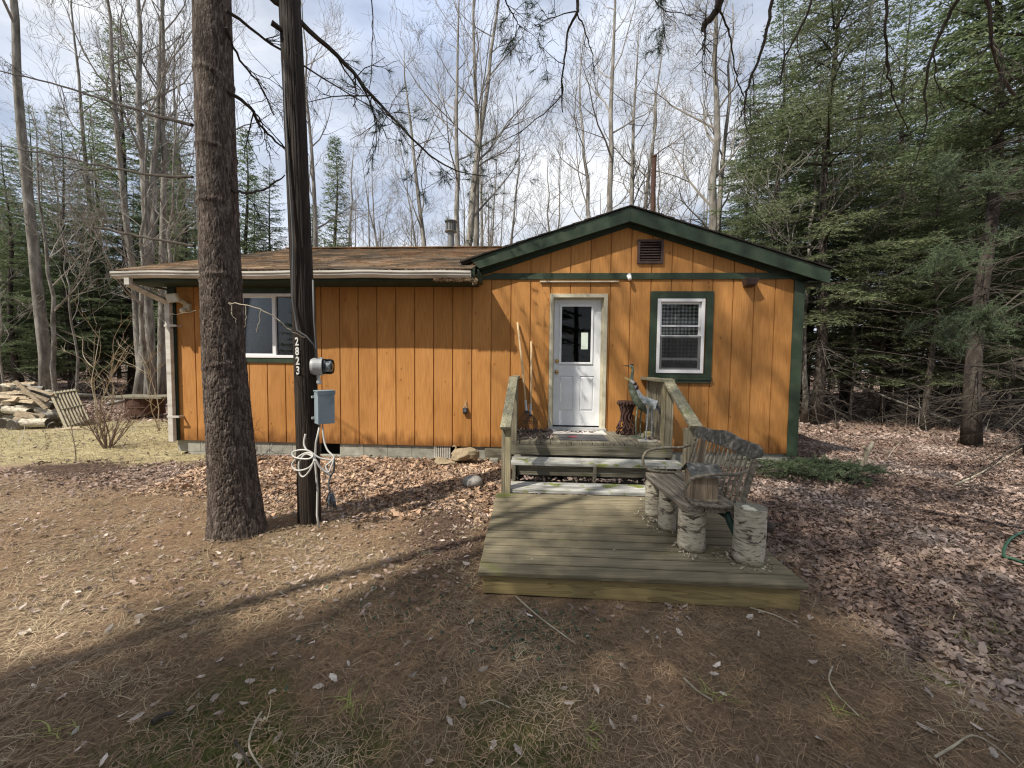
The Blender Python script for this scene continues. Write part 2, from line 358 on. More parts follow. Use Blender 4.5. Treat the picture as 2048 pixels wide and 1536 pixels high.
def birch_mat(nm='birch_bark', th=.56):
    m = M_(nm, [(.12, .10, .07), (.42, .38, .29), (.56, .51, .40), (.64, .60, .50)], rough=.8, scale=(16, 16, 75), detail=8, bump=.6, bscale=(30, 30, 160), pos=[.34, .43, .55, .7], objrand=.1)
    nt = m.node_tree; N = nt.nodes; L = nt.links; b = N['Principled BSDF']; src = b.inputs['Base Color'].links[0].from_socket
    t = N.new('ShaderNodeTexCoord'); n = N.new('ShaderNodeTexNoise'); n.inputs['Scale'].default_value = 1.0; n.inputs['Detail'].default_value = 9; n.inputs['Distortion'].default_value = 1.0; mq = N.new('ShaderNodeMapping'); mq.inputs['Scale'].default_value = (7, 7, 26) if th > .55 else (6, 6, 12); L.new(t.outputs['Object'], mq.inputs[0])
    L.new(mq.outputs[0], n.inputs['Vector']); r = N.new('ShaderNodeValToRGB'); r.color_ramp.elements[0].position = th; r.color_ramp.elements[0].color = (0, 0, 0, 1); r.color_ramp.elements[1].position = th+.06; r.color_ramp.elements[1].color = (1, 1, 1, 1)
    L.new(n.outputs[0], r.inputs[0]); x = N.new('ShaderNodeMix'); x.data_type = 'RGBA'; L.new(r.outputs[0], x.inputs[0]); L.new(src, x.inputs[6]); x.inputs[7].default_value = (.10, .085, .065, 1)
    L.new(x.outputs[2], b.inputs['Base Color']); return m
MT['birch'] = birch_mat(); MT['birch_dark'] = birch_mat('birch_bark_dark', .53)
MT['cutwood'] = M_('cut_wood', [(.20, .155, .10), (.34, .27, .18), (.50, .43, .32)], rough=.85, scale=(25, 25, 25), island=.2, objrand=.15)
# ================================================================== GROUND
def gz(x, y):
    x = np.asarray(x, float); y = np.asarray(y, float)
    z = .055*np.clip((y-4.2)/1.4, 0, 1)
    z = z + .035*(fbm(x*.6+3, y*.6, 3, 3)-.45) * np.clip((y+1)/2, 0, 1)
    z = z + .05*np.exp(-((x+2.5)**2+(y-3.6)**2)/.22) + .01*np.exp(-((x+1.98)**2+(y-3.83)**2)/.06)
    far = np.clip((y-12)/20, 0, 1)
    z = z + far*.5*(fbm(x*.08, y*.08, 9, 3)-.3)
    z = z + np.clip((x-3.2)/3, 0, 1)*np.clip((y-5)/3, 0, 1)*(.07*(fbm(x*.9, y*.9, 5, 3)))
    return z
def zones(x, y):
    """leaf, lawn/moss, mulch weights"""
    n1 = fbm(x*.8, y*.8, 21, 4); n2 = fbm(x*2.1, y*2.1, 31, 3)
    ybl = 4.35 + .9*(n1-.5) + np.where(x > -1.6, (np.clip(x, -1.6, 0)+1.6)*-.3, (x+1.6)*-.12)
    leafL = np.clip((y-ybl+.35)/1.15, 0, 1)*(x < 1.5)
    xr = 1.95 + np.clip(3.6-y, 0, 4)*.17 + 1.0*(n1-.5)
    leafR = np.clip((x-xr)/.35, 0, 1)
    woods = np.clip((y-9)/2, 0, 1)
    leaf = np.clip(np.maximum(np.maximum(leafL, leafR), woods), 0, 1)
    lawn = np.clip((-x-4.3-.35*(6.2-y)+1.2*(n1-.5))/1.0, 0, 1)*np.clip((y-5.4+.9*(n2-.5))/.5, 0, 1)*np.clip((11.5-y+.10*x)/1.0, 0, 1)*np.clip((x+15)/1, 0, 1)
    bed = np.clip(1-np.hypot((x+6.2)/.95, (y-5.55)/.33), 0, 1)
    mulch = np.clip(1.6*(1-np.hypot((x+.62)/.55, (y-3.7)/1.15))+.6*(n2-.5), 0, 1)
    mulch = np.maximum(mulch, np.clip(bed*3, 0, 1))
    leaf = leaf*(1-lawn)*(1-mulch)
    moss = np.clip((n1-.50)*9, 0, 1)*np.clip((2.6-y)/1, 0, 1)*(1-leaf)
    return leaf, lawn, mulch, moss
xs = np.concatenate([-np.geomspace(160, 7.5, 50), np.arange(-7.4, 7.4, .04), np.geomspace(7.4, 160, 50)])
ys = np.concatenate([-np.geomspace(60, .5, 20), np.arange(-.4, 8.0, .04), np.geomspace(8.05, 190, 90)])
X, Y = np.meshgrid(xs, ys); Z = gz(X, Y)
near = np.exp(-np.clip(np.hypot(X, Y-4)-7, 0, 99)/4)
Z = Z + near*(.020*(fbm(X*9, Y*9, 41, 3)-.5)+.03*(fbm(X*3, Y*3, 43, 2)-.5))
ny, nx = X.shape; idx = np.arange(ny*nx).reshape(ny, nx)
Fg = np.stack([idx[:-1, :-1], idx[:-1, 1:], idx[1:, 1:], idx[1:, :-1]], -1).reshape(-1, 4)
me = mesh_np('ground', np.stack([X, Y, Z], -1).reshape(-1, 3), Fg)
lf, lw, ml, ms = zones(X.ravel(), Y.ravel())
ca = me.color_attributes.new('zone', 'FLOAT_COLOR', 'POINT')
ca.data.foreach_set('color', np.stack([lf, np.clip(lw, 0, 1), ml, ms], -1).astype(np.float32).ravel())
def ground_mat():
    m = bpy.data.materials.new('forest_floor'); m.use_nodes = True; nt = m.node_tree; N = nt.nodes; L = nt.links; b = N['Principled BSDF']
    b.inputs['Roughness'].default_value = .95; b.inputs['Specular IOR Level'].default_value = .15
    t = N.new('ShaderNodeTexCoord'); at_ = N.new('ShaderNodeVertexColor'); at_.layer_name = 'zone'; sp = N.new('ShaderNodeSeparateColor'); L.new(at_.outputs['Color'], sp.inputs[0])
    def noise(sc, det=6, dist=0, rough=.6):
        n = N.new('ShaderNodeTexNoise'); n.inputs['Scale'].default_value = sc; n.inputs['Detail'].default_value = det; n.inputs['Distortion'].default_value = dist; n.inputs['Roughness'].default_value = rough
        L.new(t.outputs['Object'], n.inputs['Vector']); return n.outputs[0]
    def ramp(s, cols, pos):
        r = N.new('ShaderNodeValToRGB'); cr = r.color_ramp
        while len(cr.elements) < len(cols): cr.elements.new(.5)
        for e, c, p in zip(cr.elements, cols, pos): e.position = p; e.color = (*c, 1)
        L.new(s, r.inputs[0]); return r.outputs[0]
    def mix(f, a, c):
        x = N.new('ShaderNodeMix'); x.data_type = 'RGBA'; L.new(f, x.inputs[0]); L.new(a, x.inputs[6]); L.new(c, x.inputs[7]); return x.outputs[2]
    needle = ramp(noise(38, 8, 1.5, .75), [(.05, .032, .022), (.18, .115, .072), (.37, .26, .17)], [.34, .5, .68])
    big = ramp(noise(1.7, 4), [(.12, .105, .065), (.24, .16, .10)], [.4, .6]); 
    x = N.new('ShaderNodeMix'); x.data_type = 'RGBA'; x.inputs[0].default_value = .4; L.new(needle, x.inputs[6]); L.new(big, x.inputs[7]); out = x.outputs[2]
    vo = N.new('ShaderNodeTexVoronoi'); vo.inputs['Scale'].default_value = 34; vo.inputs['Randomness'].default_value = 1; L.new(t.outputs['Object'], vo.inputs['Vector'])
    spv = N.new('ShaderNodeSeparateColor'); L.new(vo.outputs['Color'], spv.inputs[0])
    leafc = ramp(spv.outputs[0], [(.07, .042, .03), (.19, .12, .085), (.32, .23, .18), (.40, .32, .27)], [.1, .4, .7, 1.0])
    out = mix(sp.outputs[0], out, leafc)
    lawn = ramp(noise(9, 8, .5, .75), [(.16, .12, .07), (.32, .27, .15), (.46, .41, .24)], [.36, .5, .66])
    out = mix(sp.outputs[1], out, lawn)
    mul = ramp(noise(45, 6, 0, .7), [(.035, .022, .016), (.09, .06, .044), (.15, .105, .08)], [.35, .5, .7])
    out = mix(sp.outputs[2], out, mul)
    mos = ramp(noise(30, 6), [(.045, .055, .012), (.10, .11, .03)], [.35, .65])
    out = mix(at_.outputs['Alpha'], out, mos)
    L.new(out, b.inputs['Base Color'])
    bp = N.new('ShaderNodeBump'); bp.inputs['Strength'].default_value = .8; bp.inputs['Distance'].default_value = .02; L.new(noise(30, 8, .5, .7), bp.inputs['Height']); L.new(bp.outputs[0], b.inputs['Normal'])
    return m
tag(link('ground', me, ground_mat(), smooth=True), kind='structure')

# ---- litter scattering (vectorised) -------------------------------------
def house_local(x, y):
    dx = x-0; dy = y-6.2
    return dx*hx[0]+dy*hx[1], dx*hn[0]+dy*hn[1]
def blocked(x, y):
    s, n = house_local(x, y)
    house = (n > .03) & (n < 7.4) & (s > -5.6) & (s < 4.3)
    plat = (y > 2.56) & (y < 4.36) & (x > -.24+.04*(y-2.6)) & (x < 2.02+.03*(y-2.6))
    porch = (n > -1.9) & (n < .1) & (s > -.02) & (s < 2.2)
    return house | plat | porch
def in_view(x, y): return (y > 1.2) & (np.abs(x) < 1.45*y+2.2)
def sample(n, x0, x1, y0, y1, wfun, power=1.0):
    u = rng.random(n); x = x0+(x1-x0)*rng.random(n); y = y0+(y1-y0)*u**power
    w = wfun(x, y); k = (rng.random(n) < w) & ~blocked(x, y) & in_view(x, y)
    return x[k], y[k]
def rotmats(yaw, pitch, roll):
    cy, sy, cp, sp_, cr, sr = np.cos(yaw), np.sin(yaw), np.cos(pitch), np.sin(pitch), np.cos(roll), np.sin(roll)
    return np.stack([np.stack([cy*cp, cy*sp_*sr-sy*cr, cy*sp_*cr+sy*sr], -1), np.stack([sy*cp, sy*sp_*sr+cy*cr, sy*sp_*cr-cy*sr], -1), np.stack([-sp_, cp*sr, cp*cr], -1)], -2)
def scatter_leaves(name, x, y, size, mat, tilt=.45, lift=.012, z=None):
    n = len(x); sz = size*(.6+.8*rng.random(n))
    tmpl = np.array([(-1, 0, .0), (-.55, .34, 0), (-.1, .52, 0), (.35, .33, 0), (.5, .5, 0), (1, 0, 0), (.45, -.45, 0), (.3, -.3, 0), (-.15, -.5, 0), (-.6, -.3, 0)])
    T = np.repeat(tmpl[None], n, 0); T[:, :, 1] *= (.7+.5*rng.random(n))[:, None]
    curl = .5*rng.random(n)+.1; T[:, :, 2] = curl[:, None]*(np.abs(T[:, :, 1])*.9) + ((rng.random(n)-.35)*.7)[:, None]*T[:, :, 0]**2 + .12*rng.standard_normal((n, 10))
    T *= sz[:, None, None]
    Rm = rotmats(rng.random(n)*2*PI, tilt*rng.standard_normal(n), tilt*rng.standard_normal(n))
    P = np.einsum('nij,nkj->nki', Rm, T)
    zz = (gz(x, y) if z is None else z) + lift*rng.random(n) + .35*sz*np.minimum(1, tilt*2)*rng.random(n)
    P[:, :, 0] += x[:, None]; P[:, :, 1] += y[:, None]; P[:, :, 2] += zz[:, None]
    F = []
    for k in range(1, 9): F.append((0, k, k+1))
    # fan about mid-rib: use 0 and 5
    F = [(0, 1, 2), (0, 2, 5), (2, 3, 5), (3, 4, 5), (0, 5, 8), (5, 7, 8), (5, 6, 7), (0, 8, 9)]
    F = (np.array(F)[None]+np.arange(n)[:, None, None]*10).reshape(-1, 3)
    return link(name, mesh_np(name, P.reshape(-1, 3), F), mat)
def scatter_blades(name, x, y, length, width, mat, up=.15, bend=.3, z=None, yawf=None, segs=2):
    n = len(x); L_ = length*(.5+rng.random(n)); yaw = rng.random(n)*2*PI if yawf is None else yawf(n)
    pit = np.abs(up*rng.standard_normal(n)); c = (bend*rng.standard_normal(n))
    pts = []
    for i in range(segs+1):
        t = i/segs; a = yaw+c*t
        pts.append(np.stack([x+np.cos(a)*np.cos(pit)*L_*t, y+np.sin(a)*np.cos(pit)*L_*t, np.sin(pit)*L_*t*(1-.35*t)], -1))
    w = width*(.7+.6*rng.random(n))
    sd = np.stack([-np.sin(yaw), np.cos(yaw), np.zeros(n)], -1)*w[:, None]/2
    zz = (gz(x, y) if z is None else z)+.004+.012*rng.random(n)
    V = []
    for i, p in enumerate(pts):
        p[:, 2] += zz; k = 1-.75*(i/segs)
        V += [p+sd*k, p-sd*k]
    V = np.stack(V, 1); m = 2*(segs+1)
    F = (np.array([(2*i, 2*i+1, 2*i+3, 2*i+2) for i in range(segs)])[None]+np.arange(n)[:, None, None]*m).reshape(-1, 4)
    return link(name, mesh_np(name, V.reshape(-1, 3), F), mat)

# near leaves: right side + strip before the wall
x, y = sample(260000, -7, 12.5, 1.3, 9, lambda x, y: zones(x, y)[0]*np.clip(1.15-.06*y, .2, 1))
nsz = np.minimum(rng.lognormal(0, .33, len(x))*.9, 1.45)
tag(scatter_leaves('fallen_leaves', x, y, .022*nsz, MT['leaf']), 'curled tan dead leaves covering the ground right of the platform and before the cabin wall', 'leaves', kind='stuff')
x, y = sample(36000, -4.5, 1.6, 3.9, 6.3, lambda x, y: zones(x, y)[0])
tag(scatter_leaves('fallen_leaves', x, y, .024*rng.lognormal(0, .3, len(x)), leafmat('tan_leaves', [(.20, .12, .07), (.40, .27, .18), (.60, .45, .32)], island=.45, objrand=0, trans=.12)), 'sunlit tan dead leaves drifted along the foundation between the pine and the steps', 'leaves', kind='stuff')
x, y = sample(4200, -15, -4.3, 4.8, 11.5, lambda x, y: zones(x, y)[1]*np.clip(fbm(x*1.2, y*1.2, 90, 3)*2-.6, 0, 1))
tag(scatter_leaves('fallen_leaves', x, y, .028, MT['leaf']), 'scattered brown leaves lying on the thin lawn left of the cabin', 'leaves', kind='stuff')
x, y = sample(60000, -22, 26, 8.5, 26, lambda x, y: zones(x, y)[0])
tag(scatter_leaves('fallen_leaves', x, y, .05, MT['leaf'], tilt=.5), 'brown leaf litter on the floor of the woods around the cabin', 'leaves', kind='stuff')
x, y = sample(2600, -4, 4, 1.4, 5, lambda x, y: (1-zones(x, y)[0])*.35)
tag(scatter_leaves('fallen_leaves', x, y, .024, leafmat('pale_leaves', [(.30, .22, .17), (.50, .43, .37), (.62, .56, .50)], island=.4, objrand=0, trans=.12), tilt=.25), 'few scattered pale leaves lying on the brown needle bed in the foreground', 'leaves', kind='stuff')
x, y = sample(230000, -7, 6, 1.3, 6.6, lambda x, y: np.clip(1-.85*zones(x, y)[0]-.8*zones(x, y)[2]-.6*zones(x, y)[1], 0, 1)*np.clip(1.25-.16*y, .25, 1))
tag(scatter_blades('pine_needles', x, y, .075, .0030, MT['needlelitter'], up=.16, bend=.35), 'rust brown pine needles covering the open ground in the foreground', 'pine needles', kind='stuff')
x, y = sample(60000, -16, -3.5, 5, 12.5, lambda x, y: zones(x, y)[1])
tag(scatter_blades('lawn_grass', x, y, .05, .007, MT['lawn'], up=.8, bend=.5), 'thin yellow green grass left of the cabin', 'grass', kind='stuff')
x, y = sample(14000, -2, 1, 2, 6, lambda x, y: zones(x, y)[2]); x2, y2 = sample(9000, -8, -4.5, 4.9, 6.3, lambda x, y: zones(x, y)[2])
x = np.concatenate([x, x2]); y = np.concatenate([y, y2])
tag(scatter_blades('wood_mulch', x, y, .035, .009, MT['mulch'], up=.35, bend=.2, segs=1), 'dark red brown wood chips beside the platform and around the young sapling', 'mulch', kind='stuff')
x, y = sample(60000, -4, 5, 1.3, 3.2, lambda x, y: zones(x, y)[3])
tag(scatter_blades('moss', x, y, .022, .004, MT['moss'], up=.9, bend=.4, segs=1), 'olive moss patches among the needles at the front of the yard', 'moss', kind='stuff')
# clumps of bleached grass
cx, cy = [], []
for i in range(520):
    a, b_ = (random.uniform(-4.6, 4.2), random.uniform(1.4, 5.0)); 
    if blocked(np.array([a]), np.array([b_]))[0]: continue
    w = (fbm(np.array([a*1.1]), np.array([b_*1.1]), 77, 3)[0]-.35)*3
    if a < -.3: w += .5
    if random.random() > w: continue
    k = random.randint(4, 26); sp = random.uniform(.01, .09)
    cx += list(np.random.default_rng(i).normal(a, sp, k)); cy += list(np.random.default_rng(i+999).normal(b_, sp, k))
cx = np.array(cx); cy = np.array(cy)
_ys = fbm(cx*.7, cy*.7, 88, 2)
tag(scatter_blades('dead_grass', cx, cy, .085, .0042, MT['straw'], up=.28, bend=.7, segs=4), 'bleached straw coloured grass blades lying in small tufts in the foreground', 'dead grass', kind='stuff')
x, y = sample(24000, -6.5, 0, 2.2, 5.8, lambda x, y: np.clip(fbm(x*1.6, y*1.6, 52, 3)*2.6-.7, 0, 1)*(1-zones(x, y)[2]))
tag(scatter_blades('dead_grass', x, y, .07, .0036, MT['straw'], up=.22, bend=.6, segs=3), 'pale straw strewn over the sunny ground left of the pine trunk', 'dead grass', kind='stuff')
x, y = sample(5200, -6.5, 1.2, 2.4, 5.2, lambda x, y: np.clip(fbm(x*1.1, y*1.1, 53, 3)*2.4-.6, 0, 1))
tag(scatter_leaves('fallen_leaves', x, y, .022, MT['leaf'], tilt=.35), 'brown leaves scattered around the foot of the pine and the pole', 'leaves', kind='stuff')
gxp = [];gyp = []
for (px, py) in ((1880, 2.0), ):
    pass
for a, b_ in ((2.95, 2.35), (2.2, 1.95), (2.6, 1.75), (1.55, 1.75), (3.4, 2.1), (-.75, 1.75), (.35, 1.62), (1.0, 1.85), (-1.9, 1.62), (2.7, 2.2)):
    gxp += list(rng.normal(a, .03, 16)); gyp += list(rng.normal(b_, .03, 16))
tag(scatter_blades('green_grass_tufts', np.array(gxp), np.array(gyp), .09, .005, leafmat('tuft_green', [(.20, .24, .06), (.36, .38, .12)], objrand=0), up=.5, bend=.6, segs=3), 'small yellow green grass tufts between the needles and leaves', 'grass', kind='stuff')
cx = rng.normal(.15, .22, 260); cy = rng.normal(2.3, .12, 260); cx = np.concatenate([cx, rng.normal(-.75, .3, 160)]); cy = np.concatenate([cy, rng.normal(2.5, .2, 160)])
k = ~blocked(cx, cy)
tag(scatter_leaves('ground_ivy', cx[k], cy[k], .014, MT['greenleaf'], tilt=.3), 'tiny dark green leaved ground cover in front of the platform', 'ground cover', kind='stuff')
# small twigs litter in woods
x, y = sample(5200, -20, 24, 6.5, 24, lambda x, y: np.where((np.abs(x) < 5) & (y < 15), 0, .6))
tag(scatter_blades('twig_litter', x, y, .7, .012, MT['twig'], up=.35, bend=.3, segs=3), 'fallen grey twigs littering the woodland floor', 'twigs', kind='stuff')
x, y = sample(2500, -6, 9, 1.4, 7, lambda x, y: .35)
tag(scatter_blades('twig_litter', x, y, .16, .004, MT['darktwig'], up=.1, bend=.3, segs=3), 'small dark twigs scattered over the yard', 'twigs', kind='stuff')
# ================================================================== CABIN (local: x along wall, y into house)
cab = empty('cabin', (0, 6.2, 0), -YAW, 'small orange wooden cabin with dark green trim, a cross gable and a white door', 'cabin')
S0, S1, DEP = -5.6, 4.32, 7.3
AP, SLG, GL = 1.73, .32, -.80         # gable apex s, slope, left start
def rake_z(s): return 3.95 - SLG*abs(s-AP)
def wall_top(s): return 2.82 if s < GL else rake_z(s)-.21
DOOR = (.60, 1.43, .60, 2.665); WR = (2.20, 2.91, 1.49, 2.625); WL = (-4.43, -3.28, 1.67, 2.69)
OPEN = [DOOR, WR, WL, (1.90, 2.255, 3.16, 3.49)]
def strips(mb, edges, gap, y0, y1, zb):
    for a, b in zip(edges[:-1], edges[1:]):
        cuts = sorted({a, b, *[v for o in OPEN for v in o[:2] if a+1e-4 < v < b-1e-4], *([GL] if a < GL < b else []), *([AP] if a < AP < b else [])})
        for c, d in zip(cuts[:-1], cuts[1:]):
            c2 = c+(gap/2 if c == a else 0); d2 = d-(gap/2 if d == b else 0)
            m = (c2+d2)/2; ops = sorted([(o[2], o[3]) for o in OPEN if o[0]-1e-4 <= m <= o[1]+1e-4])
            lo = zb; t0 = wall_top(c2+1e-4); t1 = wall_top(d2-1e-4)
            for o0, o1 in ops:
                if o0 > lo: mb.prism([(c2, lo), (d2, lo), (d2, o0), (c2, o0)], y0, y1)
                lo = o1
            mb.prism([(c2, lo), (d2, lo), (d2, t1), (c2, t0)], y0, y1)
g0 = -.030+.3048*.0
edges = [S0]+[g for g in [-.030+.3048*k for k in range(-20, 20)] if S0+.03 < g < S1-.03]+[S1]
mb = MB(); strips(mb, edges, .017, 0, .016, .285); strips(mb, [S0, S1], 0, .013, .11, .29)
# side and back walls, stub gable of the main roof
mb.box(S0, S0+.1, .112, DEP, .29, 2.82); mb.box(S1-.1, S1, .112, DEP, .29, 2.86); mb.box(S0, S1, DEP-.1, DEP-.001, .30, 2.80)
V = [(S0+.001, -.0, 2.83), (S0+.001, DEP, 2.83), (S0+.001, 3.66, 4.30)]
mb.add(V+[(S0+.09, v[1], v[2]) for v in V], [(0, 1, 2), (3, 5, 4), (0, 3, 4, 1), (1, 4, 5, 2), (2, 5, 3, 0)])
V = [(2.95, 1.9, 3.5), (2.95, 5.6, 3.5), (2.95, 3.66, 4.34)]
mb.add(V+[(2.99, v[1], v[2]) for v in V], [(0, 2, 1), (3, 4, 5), (0, 1, 4, 3), (1, 2, 5, 4), (2, 0, 3, 5)])
mb.build('siding', MT['siding'], cab)
# interior
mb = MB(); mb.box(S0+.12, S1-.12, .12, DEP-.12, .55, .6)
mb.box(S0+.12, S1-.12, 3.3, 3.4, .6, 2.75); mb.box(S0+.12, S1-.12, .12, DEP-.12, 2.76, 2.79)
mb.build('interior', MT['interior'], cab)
# foundation
mb = MB()
def blocks(z0, z1, y0, off, skip):
    s = S0+.01+off
    while s < S1-.02:
        e = min(s+.398, S1-.01)
        if not any(a < (s+e)/2 < b for a, b in skip): mb.box(s, e-.006, y0, y0+.16, z0, z1-.005)
        s += .398
blocks(.09, .285, .030, 0, [(-3.32, -2.98), (-1.25, -.95)]); blocks(-.12, .089, .012, .2, [(-5.62, -5.4)])
mb.box(S1-.2, S1-.01, .16, DEP, -.12, .285); mb.box(S0+.01, S0+.17, .2, DEP, -.12, .285)
mb.box(3.7, S1+.02, .0, .02, -.1, .2)
mb.build('foundation', MT['concrete'], cab)
MB().box(S0+.1, S1-.22, .2, .24, -.1, .28).build('crawl_shade_sheet', MT['dark'], cab)  # thin dark sheet, the shade behind the block gaps put into its colour
mb = MB()
for i in range(9): mb.box(-1.24+.03*i, -1.222+.03*i, .02, .035, .05, .285)
mb.build('foundation_grille', MT['gutter'], cab)
# ---- roofs
def shingle_field(mb, s0f, s1f, y0, z0, y1, z1, tab=.3, expo=.14, th=.012, axis='x', up=1, seed=1):
    """courses climbing from (y0,z0) to (y1,z1)"""
    rr = random.Random(seed); L_ = math.hypot(y1-y0, z1-z0); n = int(L_/expo); dy = (y1-y0)/L_; dz = (z1-z0)/L_; ny_, nz_ = -dz, dy
    if nz_ < 0: ny_, nz_ = -ny_, -nz_
    for i in range(n):
        a = i*expo; b = a+expo*1.25; s0 = s0f(a/L_); s1 = s1f(a/L_)
        s = s0-(rr.random()*tab)
        while s < s1:
            e = s+tab*rr.uniform(.5, 1.2); ss = max(s, s0); ee = min(e, s1); t = th*rr.uniform(.8, 1.4); j = rr.uniform(-.004, .004)
            if ee-ss > .02:
                P = []
                for sv in (ss+.002, ee-.002):
                    for q, h in ((a+j, 0), (a+j, t), (b, .001), (b, -.004)):
                        P.append((sv, y0+dy*q+ny_*h, z0+dz*q+nz_*h) if axis == 'x' else (y0+dy*q+ny_*h, sv, z0+dz*q+nz_*h))
                mb.add(P, [(0, 3, 2, 1), (4, 5, 6, 7), (1, 2, 6, 5), (0, 1, 5, 4), (0, 4, 7, 3)])
            s = e
SL = .36; EY, EZ, RY = -.50, 2.955, 3.66; RZ = EZ+SL*(RY-EY)
MT['shingle'] = M_('brown_shingles', [(.095, .078, .06), (.175, .14, .105), (.28, .195, .125), (.235, .205, .165)], rough=.95, scale=(1.2, 1.2, 1.2), detail=9, island=.22, fine=.5, fscale=90, bump=.5, bscale=(150, 150, 150), pos=[.3, .45, .58, .7], spec=.1)
MT['shingledark'] = M_('dark_shingles', [(.02, .018, .016), (.05, .045, .04)], rough=.95, scale=(8, 8, 8), island=.3, spec=.1)
def vn(s): return (rake_z(s)-EZ)/SL+EY     # valley line: n where the two planes meet
main = MB()
# slab under the shingles (left part to the valley)
def slab(mb, poly, th):
    n = len(poly); V = list(poly)+[(p[0], p[1], p[2]-th) for p in poly]
    mb.add(V, [tuple(range(n)), tuple(range(2*n-1, n-1, -1))]+[(i, i+n, (i+1) % n+n, (i+1) % n) for i in range(n)])
mz = lambda n_: EZ+SL*(n_-EY)
slab(main, [(-5.96, EY, mz(EY)), (-.57, EY, mz(EY)), (-.57, vn(-.57), mz(vn(-.57))), (AP, vn(AP), mz(vn(AP))), (AP+.9, vn(AP)+.3, mz(vn(AP)+.3)), (3.0, RY, RZ), (-5.96, RY, RZ)], .05)
slab(main, [(-5.96, RY, RZ-.002), (3.0, RY, RZ-.002), (3.0, 7.8, RZ-SL*(7.8-RY)), (-5.96, 7.8, RZ-SL*(7.8-RY))], .05)
def s1main(t):
    n_ = EY+t*(RY-EY)
    if n_ < vn(-.57)+.02: return -.56
    sv = AP-(3.95-mz(n_))/SLG
    return min(sv+.04, 3.0) if n_ < vn(AP) else 3.0
shingle_field(main, lambda t: -5.98, s1main, EY-.02, EZ+.002, RY, RZ+.002, seed=3)
for i in range(30): main.bar((-5.96+.305*i, RY-.0, RZ+.022), (-5.96+.305*(i+1)-.01, RY, RZ+.024), .22, .014)
main.build('main_roof', MT['shingle'], cab)
gr = MB()
yF = -.13
slab(gr, [(-.78, yF, rake_z(-.78)-.01), (AP, yF, rake_z(AP)-.01), (AP, vn(AP)+.05, rake_z(AP)-.01), (-.78, vn(-.78)+.05, rake_z(-.78)-.01)], .03)
slab(gr, [(AP, yF, rake_z(AP)-.011), (4.60, yF, rake_z(4.60)-.011), (4.60, DEP+.3, rake_z(4.60)-.011), (AP, DEP+.3, rake_z(AP)-.011)], .03)
# roofing edge seen from the front, slightly ragged, laid over the fascia
rr = random.Random(5)
for s0_, s1_, sg in ((-.80, AP, 1), (4.615, AP, -1)):
    L_ = abs(s1_-s0_); n = int(L_/.16)
    for i in range(n):
        a = s0_+(s1_-s0_)*i/n; b = s0_+(s1_-s0_)*(i+1.15)/n; b = min(b, AP) if sg > 0 else max(b, AP)
        za = rake_z(a); h = .012+.016*rr.random(); yy = yF-.045-.012*rr.random()
        gr.add([(a, yy, za-.004), (b, yy, rake_z(b)-.004), (b, yy, rake_z(b)+.012), (a, yy, za+h), (a, .3, za-.004), (b, .3, rake_z(b)-.004), (b, .3, rake_z(b)+.012), (a, .3, za+h)],
               [(0, 1, 2, 3), (4, 7, 6, 5), (3, 2, 6, 7), (0, 4, 5, 1), (0, 3, 7, 4), (1, 5, 6, 2)])
gr.build('gable_roof', MT['shingledark'], cab)
# fascia boards on the rake
fa = MB()
zf = lambda s: rake_z(s)-.014
h = .20
fa.add([(-.51, yF-.03, zf(-.51)-h+.03), (AP, yF-.03, zf(AP)-h-.005), (AP, yF-.03, zf(AP)), (-.64, yF-.03, zf(-.64)), (-.51, yF-.001, zf(-.51)-h+.03), (AP, yF-.001, zf(AP)-h-.005), (AP, yF-.001, zf(AP)), (-.64, yF-.001, zf(-.64))],
       [(0, 1, 2, 3), (4, 7, 6, 5), (3, 2, 6, 7), (0, 4, 5, 1), (0, 3, 7, 4), (1, 5, 6, 2)])
fa.add([(4.60, yF-.03, zf(4.60)-h), (AP+.002, yF-.03, zf(AP)-h-.005), (AP+.002, yF-.03, zf(AP)), (4.60, yF-.03, zf(4.60)), (4.60, yF-.001, zf(4.60)-h), (AP+.002, yF-.001, zf(AP)-h-.005), (AP+.002, yF-.001, zf(AP)), (4.60, yF-.001, zf(4.60))],
       [(0, 3, 2, 1), (4, 5, 6, 7), (3, 7, 6, 2), (0, 1, 5, 4), (0, 4, 7, 3), (1, 2, 6, 5)])
fa.box(4.575, 4.60, yF, DEP+.3, zf(4.60)-.15, zf(4.60)-.035)
fa.box(-.585, -.525, -.50, -.44, 2.80, 2.975)
fa.box(-.50, -.47, -.44, -.02, 2.83, 2.97)
fa.build('fascia', MT['green'], cab)
MT['soffit'] = M_('dark_green_soffit', [(.018, .03, .02), (.035, .055, .035)], rough=.7, scale=(5, 5, 5))
so = MB()
so.box(-5.92, -.53, -.44, -.001, 2.80, 2.815); so.box(-5.92, -.56, -.46, -.441, 2.80, 2.95)
so.box(-5.96, -5.92, -.46, 3.66, 2.80, 2.83)
for a, b in ((-.50, AP), (AP, 4.575)):
    so.add([(a, yF, rake_z(a)-.19), (b, yF, rake_z(b)-.19), (b, -.001, rake_z(b)-.19), (a, -.001, rake_z(a)-.19)], [(0, 1, 2, 3)])
    so.add([(a, -.022, rake_z(a)-.262), (b, -.022, rake_z(b)-.262), (b, -.022, rake_z(b)-.191), (a, -.022, rake_z(a)-.191), (a, -.001, rake_z(a)-.262), (b, -.001, rake_z(b)-.262)], [(0, 1, 2, 3), (0, 4, 5, 1)])
so.box(S1+.001, 4.57, -.128, DEP, 2.85, 2.865)
so.box(S0+.0, S1-.02, -.004, -.001, 2.74, 2.80) if False else None
so.build('soffit', MT['soffit'], cab)
tr = MB()
